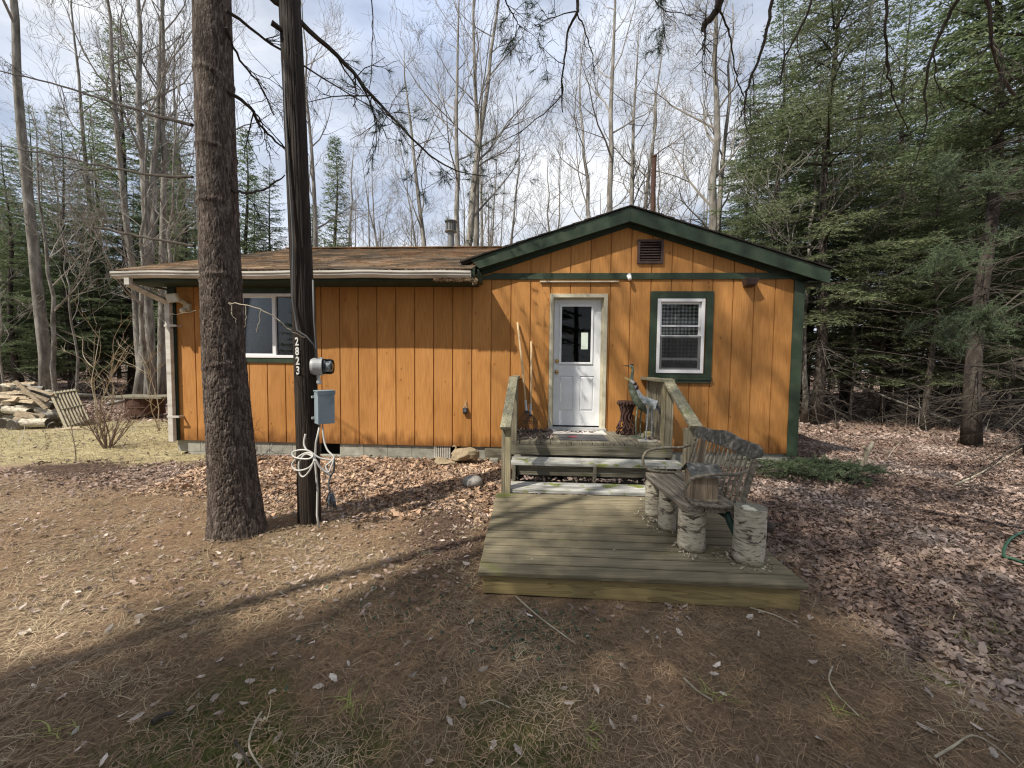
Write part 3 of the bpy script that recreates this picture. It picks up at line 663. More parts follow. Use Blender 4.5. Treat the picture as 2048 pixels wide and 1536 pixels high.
tr.prism([(-.50, 2.915), (S1-.005, 2.915), (S1-.005, 2.965), (4.2, 3.008), (-.30, 3.008), (-.50, 2.95)], -.020, -.001)
tr.build('belt_trim', MT['green'], cab)
cb = MB(); cb.box(4.195, 4.325, -.022, -.001, .262, 2.914); cb.box(4.322, 4.343, -.022, .10, .262, 2.90)
cb.build('corner_board', MT['green'], cab)
MB().box(-5.655, -5.52, -.022, -.001, .282, 2.80).build('corner_board', MT['soffit'], cab)
# ---- gutter (k profile) and downspout
gu = MB(); prof = [(-.475, 2.835), (-.515, 2.835), (-.548, 2.872), (-.548, 2.900), (-.562, 2.905), (-.562, 2.932), (-.555, 2.932), (-.553, 2.912), (-.540, 2.905), (-.540, 2.878), (-.512, 2.843), (-.480, 2.843), (-.480, 2.932), (-.475, 2.932)]
K = len(prof); segs = [-6.02+.2*i for i in range(28)]+[-.575]
Vg = []
for i, s in enumerate(segs):
    dz = .006*math.sin(s*2.1)+.004*math.sin(s*5.7+1); dyy = (.006*math.sin(s*9)) if -5.4 < s < -3.6 else .0015*math.sin(s*7)
    Vg += [(s, y_+(dyy if 1 < j < 10 else 0), z_+dz) for j, (y_, z_) in enumerate(prof)]
gu.add(Vg, [(i*K+j, (i+1)*K+j, (i+1)*K+(j+1) % K, i*K+(j+1) % K) for i in range(len(segs)-1) for j in range(K)])
for s in (-6.02, -.575): gu.prism([(0, 0)]*0+[(s-.001, 2.836), (s+.001, 2.836), (s+.001, 2.93), (s-.001, 2.93)], -.555, -.476)
gutter = gu.build('gutter', MT['gutter'], cab)
rrr = random.Random(9); lt = MB()
for i in range(160):
    s = rrr.uniform(-5.9, -.7) if i < 110 else rrr.uniform(-1.6, -.7); x_ = rrr.uniform(.01, .035)
    lt.tube([(s, -.52, 2.925), (s+x_, -.54+rrr.uniform(-.02, .02), 2.94+rrr.random()*.015), (s+2*x_, -.53, 2.93)], .004, 3)
tag(lt.build('gutter_debris', MT['leaf'], gutter), kind='stuff')
hg = MB()
for i in range(330):
    s = -1.12+.62*(i/330)**.8 + rrr.uniform(-.01, .01); L_ = .02+.035*rrr.random()+(.06 if s > -.56 else 0)*rrr.random()
    hg.tube([(s, -.50+rrr.uniform(-.03, .03), 2.832), (s+rrr.uniform(-.02, .03), -.50+rrr.uniform(-.03, .03), 2.832-L_*.6), (s+rrr.uniform(-.03, .03), -.5+rrr.uniform(-.03, .03), 2.832-L_)], .0035, 3)
tag(hg.build('pine_debris', MT['needlelitter'], gutter), kind='stuff')
ds = MB()
def duct(P, w, d):
    for a, b in zip(P[:-1], P[1:]): ds.bar(a, b, w, d, up=(0, 1, 0))
duct([(-5.79, -.50, 2.84), (-5.79, -.50, 2.735)], .085, .065)
duct([(-5.795, -.505, 2.755), (-5.60, -.075, 2.545)], .083, .063)
duct([(-5.592, -.062, 2.575), (-5.592, -.062, .27)], .085, .065)
dsp = ds.build('downspout', MT['gutter'], cab, bevel=.006)
for z in (2.15, .67):
    MB().box(-5.645, -5.44, -.10, -.094, z, z+.035).box(-5.46, -5.44, -.094, -.0, z, z+.03).box(-5.645, -5.639, -.094, -.0, z, z+.03).build('bracket', MT['gutter'], dsp)
# ---- vent, lights and fittings
gv = MB()
a0, a1, b0, b1 = 1.885, 2.268, 3.147, 3.505
gv.box(a0, a1, -.03, .03, b0, b0+.035).box(a0, a1, -.03, .03, b1-.035, b1).box(a0, a0+.035, -.028, .03, b0+.035, b1-.035).box(a1-.035, a1, -.028, .03, b0+.035, b1-.035)
gable_vent = gv.build('gable_vent', MT['brownmetal'], cab)
lv = MB()
for i in range(7):
    z = b0+.06+i*.040; lv.add([(a0+.03, -.02, z-.012), (a1-.03, -.02, z-.012), (a1-.03, .02, z+.02), (a0+.03, .02, z+.02), (a0+.03, -.02, z-.004), (a1-.03, -.02, z-.004), (a1-.03, .02, z+.028), (a0+.03, .02, z+.028)],
           [(0, 1, 2, 3), (4, 7, 6, 5), (0, 4, 5, 1), (3, 2, 6, 7), (0, 3, 7, 4), (1, 5, 6, 2)])
lv.build('louvre', MT['brownmetal'], gable_vent)
MB().box(a0, a1, .06, .07, b0, b1).build('vent_backing', MT['dark'], gable_vent)
lb = MB(); lb.lathe([(.035, 0), (.035, .012), (.022, .03), (.02, .055)], 16, Matrix.Translation((1.765, -.02, 2.955)) @ Matrix.Rotation(PI/2, 4, 'X'))
lsock = lb.build('lamp_socket', MT['vinyl'], cab)
MB().lathe([(.004, -.052), (.022, -.046), (.030, -.03), (.031, -.015), (.024, .005), (.016, .02), (.016, .03)], 18, Matrix.Translation((1.765, -.06, 2.935)) @ Matrix.Rotation(R(-25), 4, 'X')).build('light_bulb', MT['bulb'], lsock, smooth=True)
MB().box(1.745, 1.785, -.05, -.02, 2.965, 3.0).build('socket_cover', MT['galv'], lsock)
MB().box(.416, 1.61, -.035, -.001, 2.875, 2.888).box(.416, 1.61, -.035, -.028, 2.868, 2.8745).build('drip_cap', MT['cream'], cab)
pb = MB(); pb.add([(3.43, -.001, 2.915), (3.62, -.001, 2.915), (3.62, -.15, 2.905), (3.43, -.15, 2.905), (3.46, -.001, 2.79), (3.60, -.001, 2.79), (3.60, -.12, 2.81), (3.46, -.12, 2.81)],
    [(0, 1, 2, 3), (4, 7, 6, 5), (0, 4, 5, 1), (1, 5, 6, 2), (2, 6, 7, 3), (3, 7, 4, 0)])
pb.build('porch_light', MT['brownmetal'], cab, bevel=.006)
fl = MB(); Mf = Matrix.Translation((-5.41, -.17, 2.60)) @ Matrix.Rotation(R(24), 4, 'X') @ Matrix.Rotation(R(-4), 4, 'Y')
fl.cbox((0, 0, 0), (.20, .05, .14), Mf); fl.bar((-5.34, -.12, 2.57), (-5.30, -.02, 2.50), .05, .05); fl.cbox((-5.30, -.03, 2.47), (.10, .06, .12))
flo = fl.build('flood_light', MT['cream'], cab, bevel=.008)
MB().cbox((0, -.027, 0), (.165, .004, .105), Mf).build('lens', flat('lens_glass', (.50, .52, .5), .1), flo)
MB().ball((-5.32, -.09, 2.41), .045, 14).build('motion_sensor', MT['cream'], flo, smooth=True)
# roof stacks
st = MB(); zr = lambda n_: (mz(n_) if n_ < RY else RZ-SL*(n_-RY))
st.lathe([(.085, 0), (.085, .62), (.088, .62)], 24, Matrix.Translation((-1.82, RY+.25, zr(RY+.25)-.05)))
st.lathe([(.15, 0), (.15, .02), (.12, .06), (.10, .10)], 24, Matrix.Translation((-1.82, RY+.25, zr(RY+.25)+.04)))
MT['flue'] = flat('grey_flue', (.16, .165, .16), .5)
chim = st.build('vent_stack', MT['flue'], cab, smooth=False)
zc = zr(RY+.25)+.56
vc = MB().lathe([(.075, 0), (.155, .02), (.155, .035), (.125, .04), (.125, .26), (.16, .265), (.16, .285), (.03, .30)], 24, Matrix.Translation((-1.82, RY+.25, zc)))
vc.build('vent_cap', MT['flue'], chim)
cs = MB()
for k in range(12):
    a = 2*PI*k/12; cs.bar((-1.82+.128*math.cos(a), RY+.25+.128*math.sin(a), zc+.06), (-1.82+.128*math.cos(a), RY+.25+.128*math.sin(a), zc+.25), .018, .012)
cs.build('cap_slats', MT['black'], chim)
MB().tube([(2.63, 1.9, 3.5), (2.63, 1.9, 5.70)], .045, 16).lathe([(.055, 0), (.055, .03)], 16, Matrix.Translation((2.63, 1.9, 5.68))).build('stove_pipe', MT['rustpipe'], cab)

# ---- right window
def frame(mb, x0, x1, z0, z1, w, y0, y1, wb=None):
    wb = wb or w
    mb.box(x0, x1, y0, y1, z1-w, z1); mb.box(x0, x1, y0, y1, z0, z0+wb); mb.box(x0, x0+w, y0, y1, z0+wb, z1-w); mb.box(x1-w, x1, y0, y1, z0+wb, z1-w)
wt = MB(); frame(wt, 2.10, 3.035, 1.43, 2.733, .105, -.022, -.001, .06); wt.box(2.085, 3.045, -.045, -.001, 1.395, 1.428); wt.box(2.10, 3.03, -.03, -.001, 1.345, 1.394)
win = MB(); frame(win, 2.205, 2.905, 1.495, 2.62, .045, -.035, .05)
W1 = win.build('window', MT['vinyl'], cab, bevel=.003)
wt.build('window_casing', MT['green'], W1, bevel=.002)
sa = MB(); frame(sa, 2.252, 2.858, 2.02, 2.572, .03, .012, .032); sa.box(2.27, 2.84, -.02, 0, 2.20, 2.222)
sa.build('upper_sash', MT['vinyl'], W1)
sa = MB(); frame(sa, 2.252, 2.858, 1.542, 2.07, .035, -.018, .006); sa.box(2.28, 2.83, -.018, -.001, 1.69, 1.73)
sa.build('lower_sash', MT['vinyl'], W1)
MB().box(2.27, 2.84, .02, .024, 2.05, 2.55).build('pane', MT['glass'], W1)
MB().box(2.28, 2.835, -.008, -.005, 1.57, 2.04).build('pane', MT['glass'], W1)
ms = bpy.data.materials.new('insect_screen'); ms.use_nodes = True; nt = ms.node_tree; N = nt.nodes; L = nt.links
tt = N.new('ShaderNodeBsdfTransparent'); mxs = N.new('ShaderNodeMixShader'); mxs.inputs[0].default_value = .38; N['Principled BSDF'].inputs['Base Color'].default_value = (.03, .03, .03, 1)
L.new(tt.outputs[0], mxs.inputs[1]); L.new(N['Principled BSDF'].outputs[0], mxs.inputs[2]); L.new(mxs.outputs[0], N['Material Output'].inputs[0])
MB().box(2.25, 2.86, -.027, -.026, 1.55, 2.06).build('insect_screen', ms, W1)
# gingham curtain
mg = bpy.data.materials.new('gingham'); mg.use_nodes = True; nt = mg.node_tree; N = nt.nodes; L = nt.links; b = N['Principled BSDF']; b.inputs['Roughness'].default_value = .9
t = N.new('ShaderNodeTexCoord'); sp = N.new('ShaderNodeSeparateXYZ'); L.new(t.outputs['Object'], sp.inputs[0])
def stripe(sock):
    m1 = N.new('ShaderNodeMath'); m1.operation = 'MULTIPLY'; m1.inputs[1].default_value = 1/.056; L.new(sock, m1.inputs[0])
    m2 = N.new('ShaderNodeMath'); m2.operation = 'FRACT'; L.new(m1.outputs[0], m2.inputs[0]); m3 = N.new('ShaderNodeMath'); m3.operation = 'GREATER_THAN'; m3.inputs[1].default_value = .5; L.new(m2.outputs[0], m3.inputs[0]); return m3.outputs[0]
sm = N.new('ShaderNodeMath'); L.new(stripe(sp.outputs['X']), sm.inputs[0]); L.new(stripe(sp.outputs['Z']), sm.inputs[1])
rp_ = N.new('ShaderNodeValToRGB'); rp_.color_ramp.interpolation = 'CONSTANT'; rp_.color_ramp.elements[0].color = (.03, .033, .03, 1); rp_.color_ramp.elements[1].position = .4; rp_.color_ramp.elements[1].color = (.28, .29, .27, 1)
e = rp_.color_ramp.elements.new(.9); e.color = (.80, .81, .76, 1)
dv = N.new('ShaderNodeMath'); dv.operation = 'MULTIPLY'; dv.inputs[1].default_value = .5; L.new(sm.outputs[0], dv.inputs[0]); L.new(dv.outputs[0], rp_.inputs[0]); L.new(rp_.outputs[0], b.inputs['Base Color'])
def curtain(name, x0, x1, z0, z1, y, m, parent, amp=.012, k=40):
    n = 70; V = []; F = []
    for i in range(n+1):
        x_ = x0+(x1-x0)*i/n; yy = y+amp*math.sin(k*x_)+amp*.5*math.sin(k*2.3*x_+1)
        V += [(x_, yy, z0), (x_, yy, z1), (x_, yy+.003, z0), (x_, yy+.003, z1)]
    for i in range(n):
        o = 4*i; F += [(o, o+4, o+5, o+1), (o+2, o+3, o+7, o+6), (o, o+2, o+6, o+4), (o+1, o+5, o+7, o+3)]
    return MB().add(V, F).build(name, m, parent, smooth=True)
curtain('curtain', 2.24, 2.87, 1.66, 2.60, .085, mg, W1)
# ---- left sliding window
wt = MB(); frame(wt, -4.56, -3.17, 1.585, 2.79, .105, -.022, -.001, .09)
win = MB(); frame(win, -4.435, -3.275, 1.665, 2.695, .045, -.032, .05); win.box(-3.885, -3.83, -.015, .03, 1.71, 2.65)
W2 = win.build('window', MT['vinyl'], cab, bevel=.003); wt.build('window_casing', MT['green'], W2, bevel=.002)
sa = MB(); frame(sa, -4.39, -3.87, 1.71, 2.65, .022, .0, .02); sa.build('sliding_sash', MT['vinyl'], W2)
MB().box(-4.38, -3.88, .008, .012, 1.72, 2.64).build('pane', MT['glass'], W2)
MB().box(-3.84, -3.31, .020, .024, 1.71, 2.65).build('pane', MT['glass'], W2)
curtain('curtain', -4.42, -3.92, 1.75, 2.68, .09, flat('gray_curtain', (.055, .06, .06), .9), W2, .012, 55)
curtain('curtain', -3.80, -3.30, 1.70, 2.68, .09, flat('olive_curtain', (.09, .09, .06), .9), W2, .010, 45)
# ---- door
df = MB(); frame(df, .575, 1.455, .585, 2.695, .055, -.022, .10, .0001); frame(df, .545, 1.485, .585, 2.725, .045, -.008, -.001, .0001) if False else None
df.box(.628, .650, .06, .12, .60, 2.64); df.box(1.380, 1.402, .06, .12, .60, 2.64); df.box(.65, 1.38, .06, .12, 2.618, 2.64)
DF = df.build('door_frame', MT['cream'], cab, bevel=.003)
MB().box(.585, 1.47, -.05, .09, .588, .622).build('threshold', MT['galv'], DF)
dl = MB(); x0, x1, z0, z1 = .652, 1.378, .645, 2.618; yf = .085
gx0, gx1, gz0, gz1 = .745, 1.245, 1.625, 2.535
dl.box(x0, gx0, yf, .13, z0, z1); dl.box(gx1, x1, yf, .13, z0, z1); dl.box(gx0, gx1, yf, .13, gz1, z1)
pan = [(.745, .965), (1.065, 1.285)]; pz0, pz1 = .87, 1.43
dl.box(gx0, gx1, yf, .13, pz1, gz0) if False else None
dl = MB()
holes = [(gx0, gx1, gz0, gz1)]+[(a, b, pz0, pz1) for a, b in pan]
xsb = sorted({x0, x1, gx0, gx1, *[v for p in pan for v in p]})
for a, b in zip(xsb[:-1], xsb[1:]):
    m = (a+b)/2; ops = sorted([(h_[2], h_[3]) for h_ in holes if h_[0] < m < h_[1]]); lo = z0
    for o0, o1 in ops: dl.box(a, b, yf, .13, lo, o0); lo = o1
    dl.box(a, b, yf, .13, lo, z1)
for a, b in pan:
    for (q, yy) in ((0, yf+.006),): dl.box(a, b, yy+.004, .129, pz0, pz1)
    c, d, e_, f_ = a+.028, b-.028, pz0+.035, pz1-.035
    dl.add([(a+.012, yf+.010, pz0+.015), (b-.012, yf+.010, pz0+.015), (b-.012, yf+.010, pz1-.015), (a+.012, yf+.010, pz1-.015), (c, yf-.001, e_), (d, yf-.001, e_), (d, yf-.001, f_), (c, yf-.001, f_)],
           [(4, 5, 6, 7), (0, 1, 5, 4), (1, 2, 6, 5), (2, 3, 7, 6), (3, 0, 4, 7)])
DR = dl.build('door', MT['door'], cab)
gf = MB(); frame(gf, .735, 1.256, 1.615, 2.545, .032, .069, .093); gf.build('glass_frame', MT['white'], DR, bevel=.004)
MB().box(.76, 1.23, .095, .099, 1.64, 2.52).build('pane', MT['doorglass'], DR)
MB().box(1.075, 1.18, .090, .093, 1.85, 2.11).build('note', MT['paper'], DR)
MB().lathe([(.032, 0), (.032, .008), (.014, .012), (.012, .03), (.026, .038), (.030, .052), (.022, .066), (.002, .068)], 18, Matrix.Translation((.70, .085, 1.49)) @ Matrix.Rotation(PI/2, 4, 'X')).build('door_knob', MT['brass'], DR, smooth=True)
MB().lathe([(.032, 0), (.032, .01), (.024, .018), (.002, .019)], 18, Matrix.Translation((.70, .085, 1.66)) @ Matrix.Rotation(PI/2, 4, 'X')).cbox((.70, .063, 1.66), (.008, .02, .03)).build('deadbolt', MT['brass'], DR)
# wooden ledger sticking out beyond the porch
MB().box(-.42, -.02, -.03, .0, .21, .262).box(-.40, -.02, -.05, -.01, .05, .205).build('ledger_board', MT['gray_x'], cab)

# ---- needles and leaves lying on the roof
n = 5200; s = rng.uniform(-5.92, -.5, n); nn = EY+.02+(RY-EY-.1)*rng.random(n)**.8
V = []; k = fbm(s*1.1, nn*1.1, 14, 3) > .40; s = s[k]; nn = nn[k]
hw = house_local
wx = s*hx[0]+nn*hn[0]; wy = 6.2+s*hx[1]+nn*hn[1]
tag(scatter_blades('roof_needles', wx, wy, .10, .006, leafmat('roof_needle_colour', [(.22, .115, .055), (.40, .23, .12)], objrand=0), up=.30, bend=.3, z=mz(nn)+.018), 'orange brown pine needles lying on the brown shingle roof', 'pine needles', kind='stuff')
# ================================================================== PORCH STEPS
por = empty('porch_steps', (0, 6.2, 0), -YAW, 'weathered grey wooden porch with two bleached treads and sloping handrails at the white door', 'porch')
MT['pressure'] = wood_mat('newer_post', [(.22, .18, .10), (.33, .29, .18), (.45, .40, .27)], 'z')
rr = random.Random(12)
dk = MB(); s = .03
while s < 2.14:
    e = min(s+.138, 2.16); dk.box(s, e-.007, -.985+rr.uniform(-.004, .004), -.035, .545, .583+rr.uniform(-.002, .002)); s += .138
dk.build('deck_boards', MT['gray_y'], por, bevel=.003)
MB().box(.035, 2.16, -.990, -.952, .405, .543).build('rim_joist', MT['gray_x'], por, bevel=.004)
MB().box(.035, .073, -.95, -.03, .35, .54).box(2.12, 2.158, -.95, -.03, .35, .54).build('side_joist', MT['gray_y'], por)
for (z, y0, y1, sr) in ((.400, -1.39, -1.085, 2.18), (.212, -1.862, -1.555, 2.18)):
    t = MB(); t.box(.075, sr, y0, (y0+y1)/2-.004, z-.038, z); t.box(.078, sr, (y0+y1)/2+.004, y1, z-.038, z+.001)
    t.build('tread', MT['pale_x'], por, bevel=.004)
MB().box(.17, 2.10, -1.345, -1.31, .232, .36).build('riser', MT['gray_x'], por, bevel=.003)
MB().box(.17, 2.10, -1.10, -1.06, .02, .10).build('riser', MT['gray_x'], por, bevel=.003)
for x_ in (.115, 1.1, 2.09):
    q = MB(); q.add([(x_-.019, -1.83, .02), (x_-.019, -1.83, .172), (x_-.019, -1.40, .172), (x_-.019, -1.40, .360), (x_-.019, -.955, .360), (x_-.019, -.955, .02),
                     (x_+.019, -1.83, .02), (x_+.019, -1.83, .172), (x_+.019, -1.40, .172), (x_+.019, -1.40, .360), (x_+.019, -.955, .360), (x_+.019, -.955, .02)],
                    [(0, 1, 2, 5), (2, 3, 4, 5), (6, 11, 8, 7), (8, 11, 10, 9), (0, 6, 7, 1), (1, 7, 8, 2), (2, 8, 9, 3), (3, 9, 10, 4), (4, 10, 11, 5), (5, 11, 6, 0)])
    q.build('stringer', MT['gray_y'], por)
MB().box(.12, 2.1, -.9, -.86, .0, .35).build('porch_shade_sheet', MT['dark'], por)  # dark sheet painted as the black shade under the porch
def post(x0, x1, y0, y1, z0, z1): return MB().box(x0, x1, y0, y1, z0, z1).build('post', MT['gray_z'], por, bevel=.005)
post(.0, .04, -1.875, -1.79, .0, .90); MB().box(.042, .102, -1.885, -1.80, .0, .88).build('post', MT['pressure'], por, bevel=.004)
post(.035, .125, -.985, -.895, .40, 1.39)
post(2.05, 2.155, -.985, -.895, .40, 1.39); MB().box(2.02, 2.048, -.99, -.90, .55, 1.385).build('post', MT['pressure'], por, bevel=.003)
post(1.99, 2.09, -1.87, -1.78, .0, .93)
post(.035, .10, -.10, -.035, .58, 1.39); post(2.06, 2.15, -.12, -.035, .58, 1.39)
# hand rails
hr = MB().bar((.045, -1.94, .905), (.075, -.93, 1.425), .115, .038); hr.build('handrail', MT['gray_z'] if False else wood_mat('rail_wood', [(.12, .11, .07), (.26, .24, .16), (.38, .36, .26)], 'y', moss=((.14, .16, .07), 5, .62)), por, bevel=.004)
rail_m = bpy.data.materials['rail_wood']
MB().bar((2.07, -1.93, .955), (2.09, -.90, 1.425), .13, .04).build('handrail', rail_m, por, bevel=.004)
MB().box(1.97, 2.16, -1.0, -.02, 1.392, 1.43).build('handrail', rail_m, por, bevel=.004)
MB().box(.02, .13, -.93, -.02, 1.392, 1.43).build('handrail', rail_m, por, bevel=.004)
MB().bar((.045, -1.86, .83), (.075, -.96, 1.30), .03, .085).build('side_rail', rail_m, por, bevel=.003)
MB().bar((2.12, -1.84, .85), (2.12, -.96, 1.30), .03, .085).build('side_rail', rail_m, por, bevel=.003)
for sx in (2.095, .06):
    for k in range(6):
        y_ = -.84+.135*k
        MB().box(sx-.018, sx+.018, y_, y_+.036, .59, 1.39).build('baluster', MT['gray_z'], por, bevel=.002)
# mats
w = lambda s_, n_, z_: tuple(hx*s_+hn*n_+np.array([0, 6.2, z_]))
def mat_obj(name, s0, s1, n0, n1, z, m, label, cat, skew=0):
    mb = MB(); n = 14
    V = []; F = []
    for i in range(n+1):
        for j in range(6):
            a = s0+(s1-s0)*i/n; b = n0+(n1-n0)*j/5; V.append((a, b, z+.004+.003*math.sin(a*13+b*9)))
    V += [(p[0], p[1], z-.003) for p in V]; o = (n+1)*6
    for i in range(n):
        for j in range(5):
            k = i*6+j; F += [(k, k+6, k+7, k+1), (o+k, o+k+1, o+k+7, o+k+6)]
    for i in range(n): F += [(i*6, o+i*6, o+(i+1)*6, (i+1)*6), (i*6+5, (i+1)*6+5, o+(i+1)*6+5, o+i*6+5)]
    for j in range(5): F += [(j, j+1, o+j+1, o+j), (n*6+j, o+n*6+j, o+n*6+j+1, n*6+j+1)]
    ob = MB().add(V, F).build(name, m, None); ob.location = (0, 6.2, 0); ob.rotation_euler = (0, 0, -YAW); return tag(ob, label, cat)
m1 = mat_obj('doormat', .64, 1.42, -.40, -.05, .590, M_('white_mat', [(.50, .46, .42), (.66, .62, .58)], scale=(9, 9, 9), rough=.95, fine=.1), 'white doormat with a dark scroll pattern against the door threshold', 'doormat')
sc = MB(); q = random.Random(4); x_ = .72
while x_ < 1.34:
    r_ = q.uniform(.025, .045); P = [(x_+r_*1.1*math.cos(a)*(.6+.1*a), -.225+r_*2.2*math.sin(a)*(.6+.06*a), .5985) for a in [q.uniform(0, 2)+i*.5 for i in range(q.randint(6, 11))]]
    sc.tube(P, .0045, 4); x_ += r_*1.9
sc.tube([(.70, -.12, .5985), (.95, -.10, .5985), (1.15, -.13, .5985), (1.36, -.11, .5985)], .003, 4)
sc.build('scroll_pattern', MT['black'], m1)
m2 = mat_obj('doormat', .70, 1.36, -.86, -.42, .590, M_('charcoal_mat', [(.05, .05, .055), (.10, .098, .10)], scale=(9, 9, 9), rough=.95, fine=.15, fscale=200), 'charcoal doormat with a faded red blot in front of the white mat', 'doormat')
MB().ball((.90, -.64, .5965), (.07, .07, .004), 14).build('red_motif', M_('red_motif', [(.14, .04, .055), (.30, .08, .10)], scale=(20, 20, 20), rough=.95), m2)
# leaves on the porch
n = 330; s_ = rng.uniform(.06, .62, n); n_ = -.10-.75*rng.random(n)**2.2
wx = s_*hx[0]+n_*hn[0]; wy = 6.2+s_*hx[1]+n_*hn[1]
s2 = rng.uniform(1.9, 2.05, 60); n2 = rng.uniform(-.9, -.5, 60)
wx = np.concatenate([wx, s2*hx[0]+n2*hn[0]]); wy = np.concatenate([wy, 6.2+s2*hx[1]+n2*hn[1]])
tag(scatter_leaves('porch_leaves', wx, wy, .024, MT['leaf'], z=np.full(len(wx), .588)), 'small dead leaves blown into the corner of the porch around the rakes', 'leaves', kind='stuff')
s_ = rng.uniform(.15, 2.1, 130); n_ = rng.uniform(-1.53, -1.42, 130)
tag(scatter_leaves('step_leaves', s_*hx[0]+n_*hn[0], 6.2+s_*hx[1]+n_*hn[1], .026, MT['leaf'], z=np.full(130, .215)), 'dead leaves caught under the upper step', 'leaves', kind='stuff')

# ================================================================== LOWER PLATFORM
plat = empty('deck_platform', (0, 0, 0), 0, 'low greenish wooden platform of lengthwise boards in front of the porch steps', 'deck')
A = np.array([-.222, 2.640]); B = np.array([1.955, 2.505]); C_ = np.array([2.10, 4.20]); D_ = np.array([-.165, 4.318])
nb = 12; dkm = MB(); q = random.Random(8)
for i in range(nb):
    t0 = i/nb; t1 = (i+1)/nb-.0105
    zt = .182
    P = []
    ext = q.uniform(-.004, .004)
    for (t) in (t0, t1):
        l = A+(D_-A)*t; r = B+(C_-B)*t; P += [(l[0]-ext, l[1]), (r[0]+ext, r[1])]
    zj = q.uniform(-.0015, .0015)
    # bowed ends: split along the length for a touch of unevenness
    dkm.add([(P[0][0], P[0][1], .146), (P[1][0], P[1][1], .146), (P[3][0], P[3][1], .146), (P[2][0], P[2][1], .146), (P[0][0], P[0][1], zt+zj), (P[1][0], P[1][1], zt+zj-.002), (P[3][0], P[3][1], zt+zj), (P[2][0], P[2][1], zt+zj)],
            [(0, 3, 2, 1), (4, 5, 6, 7), (0, 1, 5, 4), (2, 3, 7, 6), (0, 4, 7, 3), (1, 2, 6, 5)])
dkm.build('deck_boards', MT['treated'], plat, bevel=.008)
MB().add([(A[0]+.08, A[1]+.1, .10), (B[0]-.1, B[1]+.1, .10), (C_[0]-.1, C_[1]-.03, .10), (D_[0]+.1, D_[1]-.03, .10), (A[0]+.08, A[1]+.1, .12), (B[0]-.1, B[1]+.1, .12), (C_[0]-.1, C_[1]-.03, .12), (D_[0]+.1, D_[1]-.03, .12)], [(0, 3, 2, 1), (4, 5, 6, 7), (0, 1, 5, 4), (1, 2, 6, 5), (2, 3, 7, 6), (3, 0, 4, 7)]).build('underdeck_shade', MT['dark'], plat)  # one dark sheet, shade below the board gaps given as colour
def offs(p, d): return (p[0], p[1]+d)
fz0, fz1 = .012, .145
f = MB(); f.add([(A[0]+.035, A[1]+.03, fz0), (B[0]-.04, B[1]+.03, fz0-.018), (B[0]-.04, B[1]+.068, fz0-.018), (A[0]+.035, A[1]+.068, fz0), (A[0]+.035, A[1]+.03, fz1), (B[0]-.04, B[1]+.03, fz1), (B[0]-.04, B[1]+.068, fz1), (A[0]+.035, A[1]+.068, fz1)],
    [(0, 3, 2, 1), (4, 5, 6, 7), (0, 1, 5, 4), (2, 3, 7, 6), (0, 4, 7, 3), (1, 2, 6, 5)])
def fascia_mat():
    m = bpy.data.materials.new('flat_sawn_fascia'); m.use_nodes = True; nt = m.node_tree; N = nt.nodes; L = nt.links; b = N['Principled BSDF']; b.inputs['Roughness'].default_value = .8
    t = N.new('ShaderNodeTexCoord'); mp = N.new('ShaderNodeMapping'); mp.inputs['Scale'].default_value = (.9, 1, 9); L.new(t.outputs['Object'], mp.inputs[0])
    n = N.new('ShaderNodeTexNoise'); n.inputs['Scale'].default_value = 1.0; n.inputs['Detail'].default_value = 1.5; n.inputs['Distortion'].default_value = .9; L.new(mp.outputs[0], n.inputs['Vector'])
    mu = N.new('ShaderNodeMath'); mu.operation = 'MULTIPLY'; mu.inputs[1].default_value = 13; L.new(n.outputs[0], mu.inputs[0]); fr = N.new('ShaderNodeMath'); fr.operation = 'FRACT'; L.new(mu.outputs[0], fr.inputs[0])
    r = N.new('ShaderNodeValToRGB'); r.color_ramp.elements[0].position = 0; r.color_ramp.elements[0].color = (.34, .265, .115, 1); r.color_ramp.elements[1].position = 1; r.color_ramp.elements[1].color = (.20, .145, .06, 1)
    e = r.color_ramp.elements.new(.7); e.color = (.29, .22, .095, 1)
    L.new(fr.outputs[0], r.inputs[0])
    n2 = N.new('ShaderNodeTexNoise'); n2.inputs['Scale'].default_value = 1; n2.inputs['Detail'].default_value = 6; mp2 = N.new('ShaderNodeMapping'); mp2.inputs['Scale'].default_value = (4, 4, 60); L.new(t.outputs['Object'], mp2.inputs[0]); L.new(mp2.outputs[0], n2.inputs['Vector'])
    mr = N.new('ShaderNodeMapRange'); mr.inputs['To Min'].default_value = .7; mr.inputs['To Max'].default_value = 1.25; L.new(n2.outputs[0], mr.inputs[0]); h_ = N.new('ShaderNodeHueSaturation'); L.new(r.outputs[0], h_.inputs['Color']); L.new(mr.outputs[0], h_.inputs['Value'])
    L.new(h_.outputs[0], b.inputs['Base Color']); return m
f.build('front_fascia', fascia_mat(), plat, bevel=.003)
f = MB(); f.add([(A[0]+.035, A[1]+.07, fz0), (A[0]+.073, A[1]+.07, fz0), (D_[0]+.073, D_[1], .03), (D_[0]+.035, D_[1], .03), (A[0]+.035, A[1]+.07, fz1), (A[0]+.073, A[1]+.07, fz1), (D_[0]+.073, D_[1], fz1), (D_[0]+.035, D_[1], fz1)],
    [(0, 3, 2, 1), (4, 5, 6, 7), (0, 1, 5, 4), (2, 3, 7, 6), (0, 4, 7, 3), (1, 2, 6, 5)])
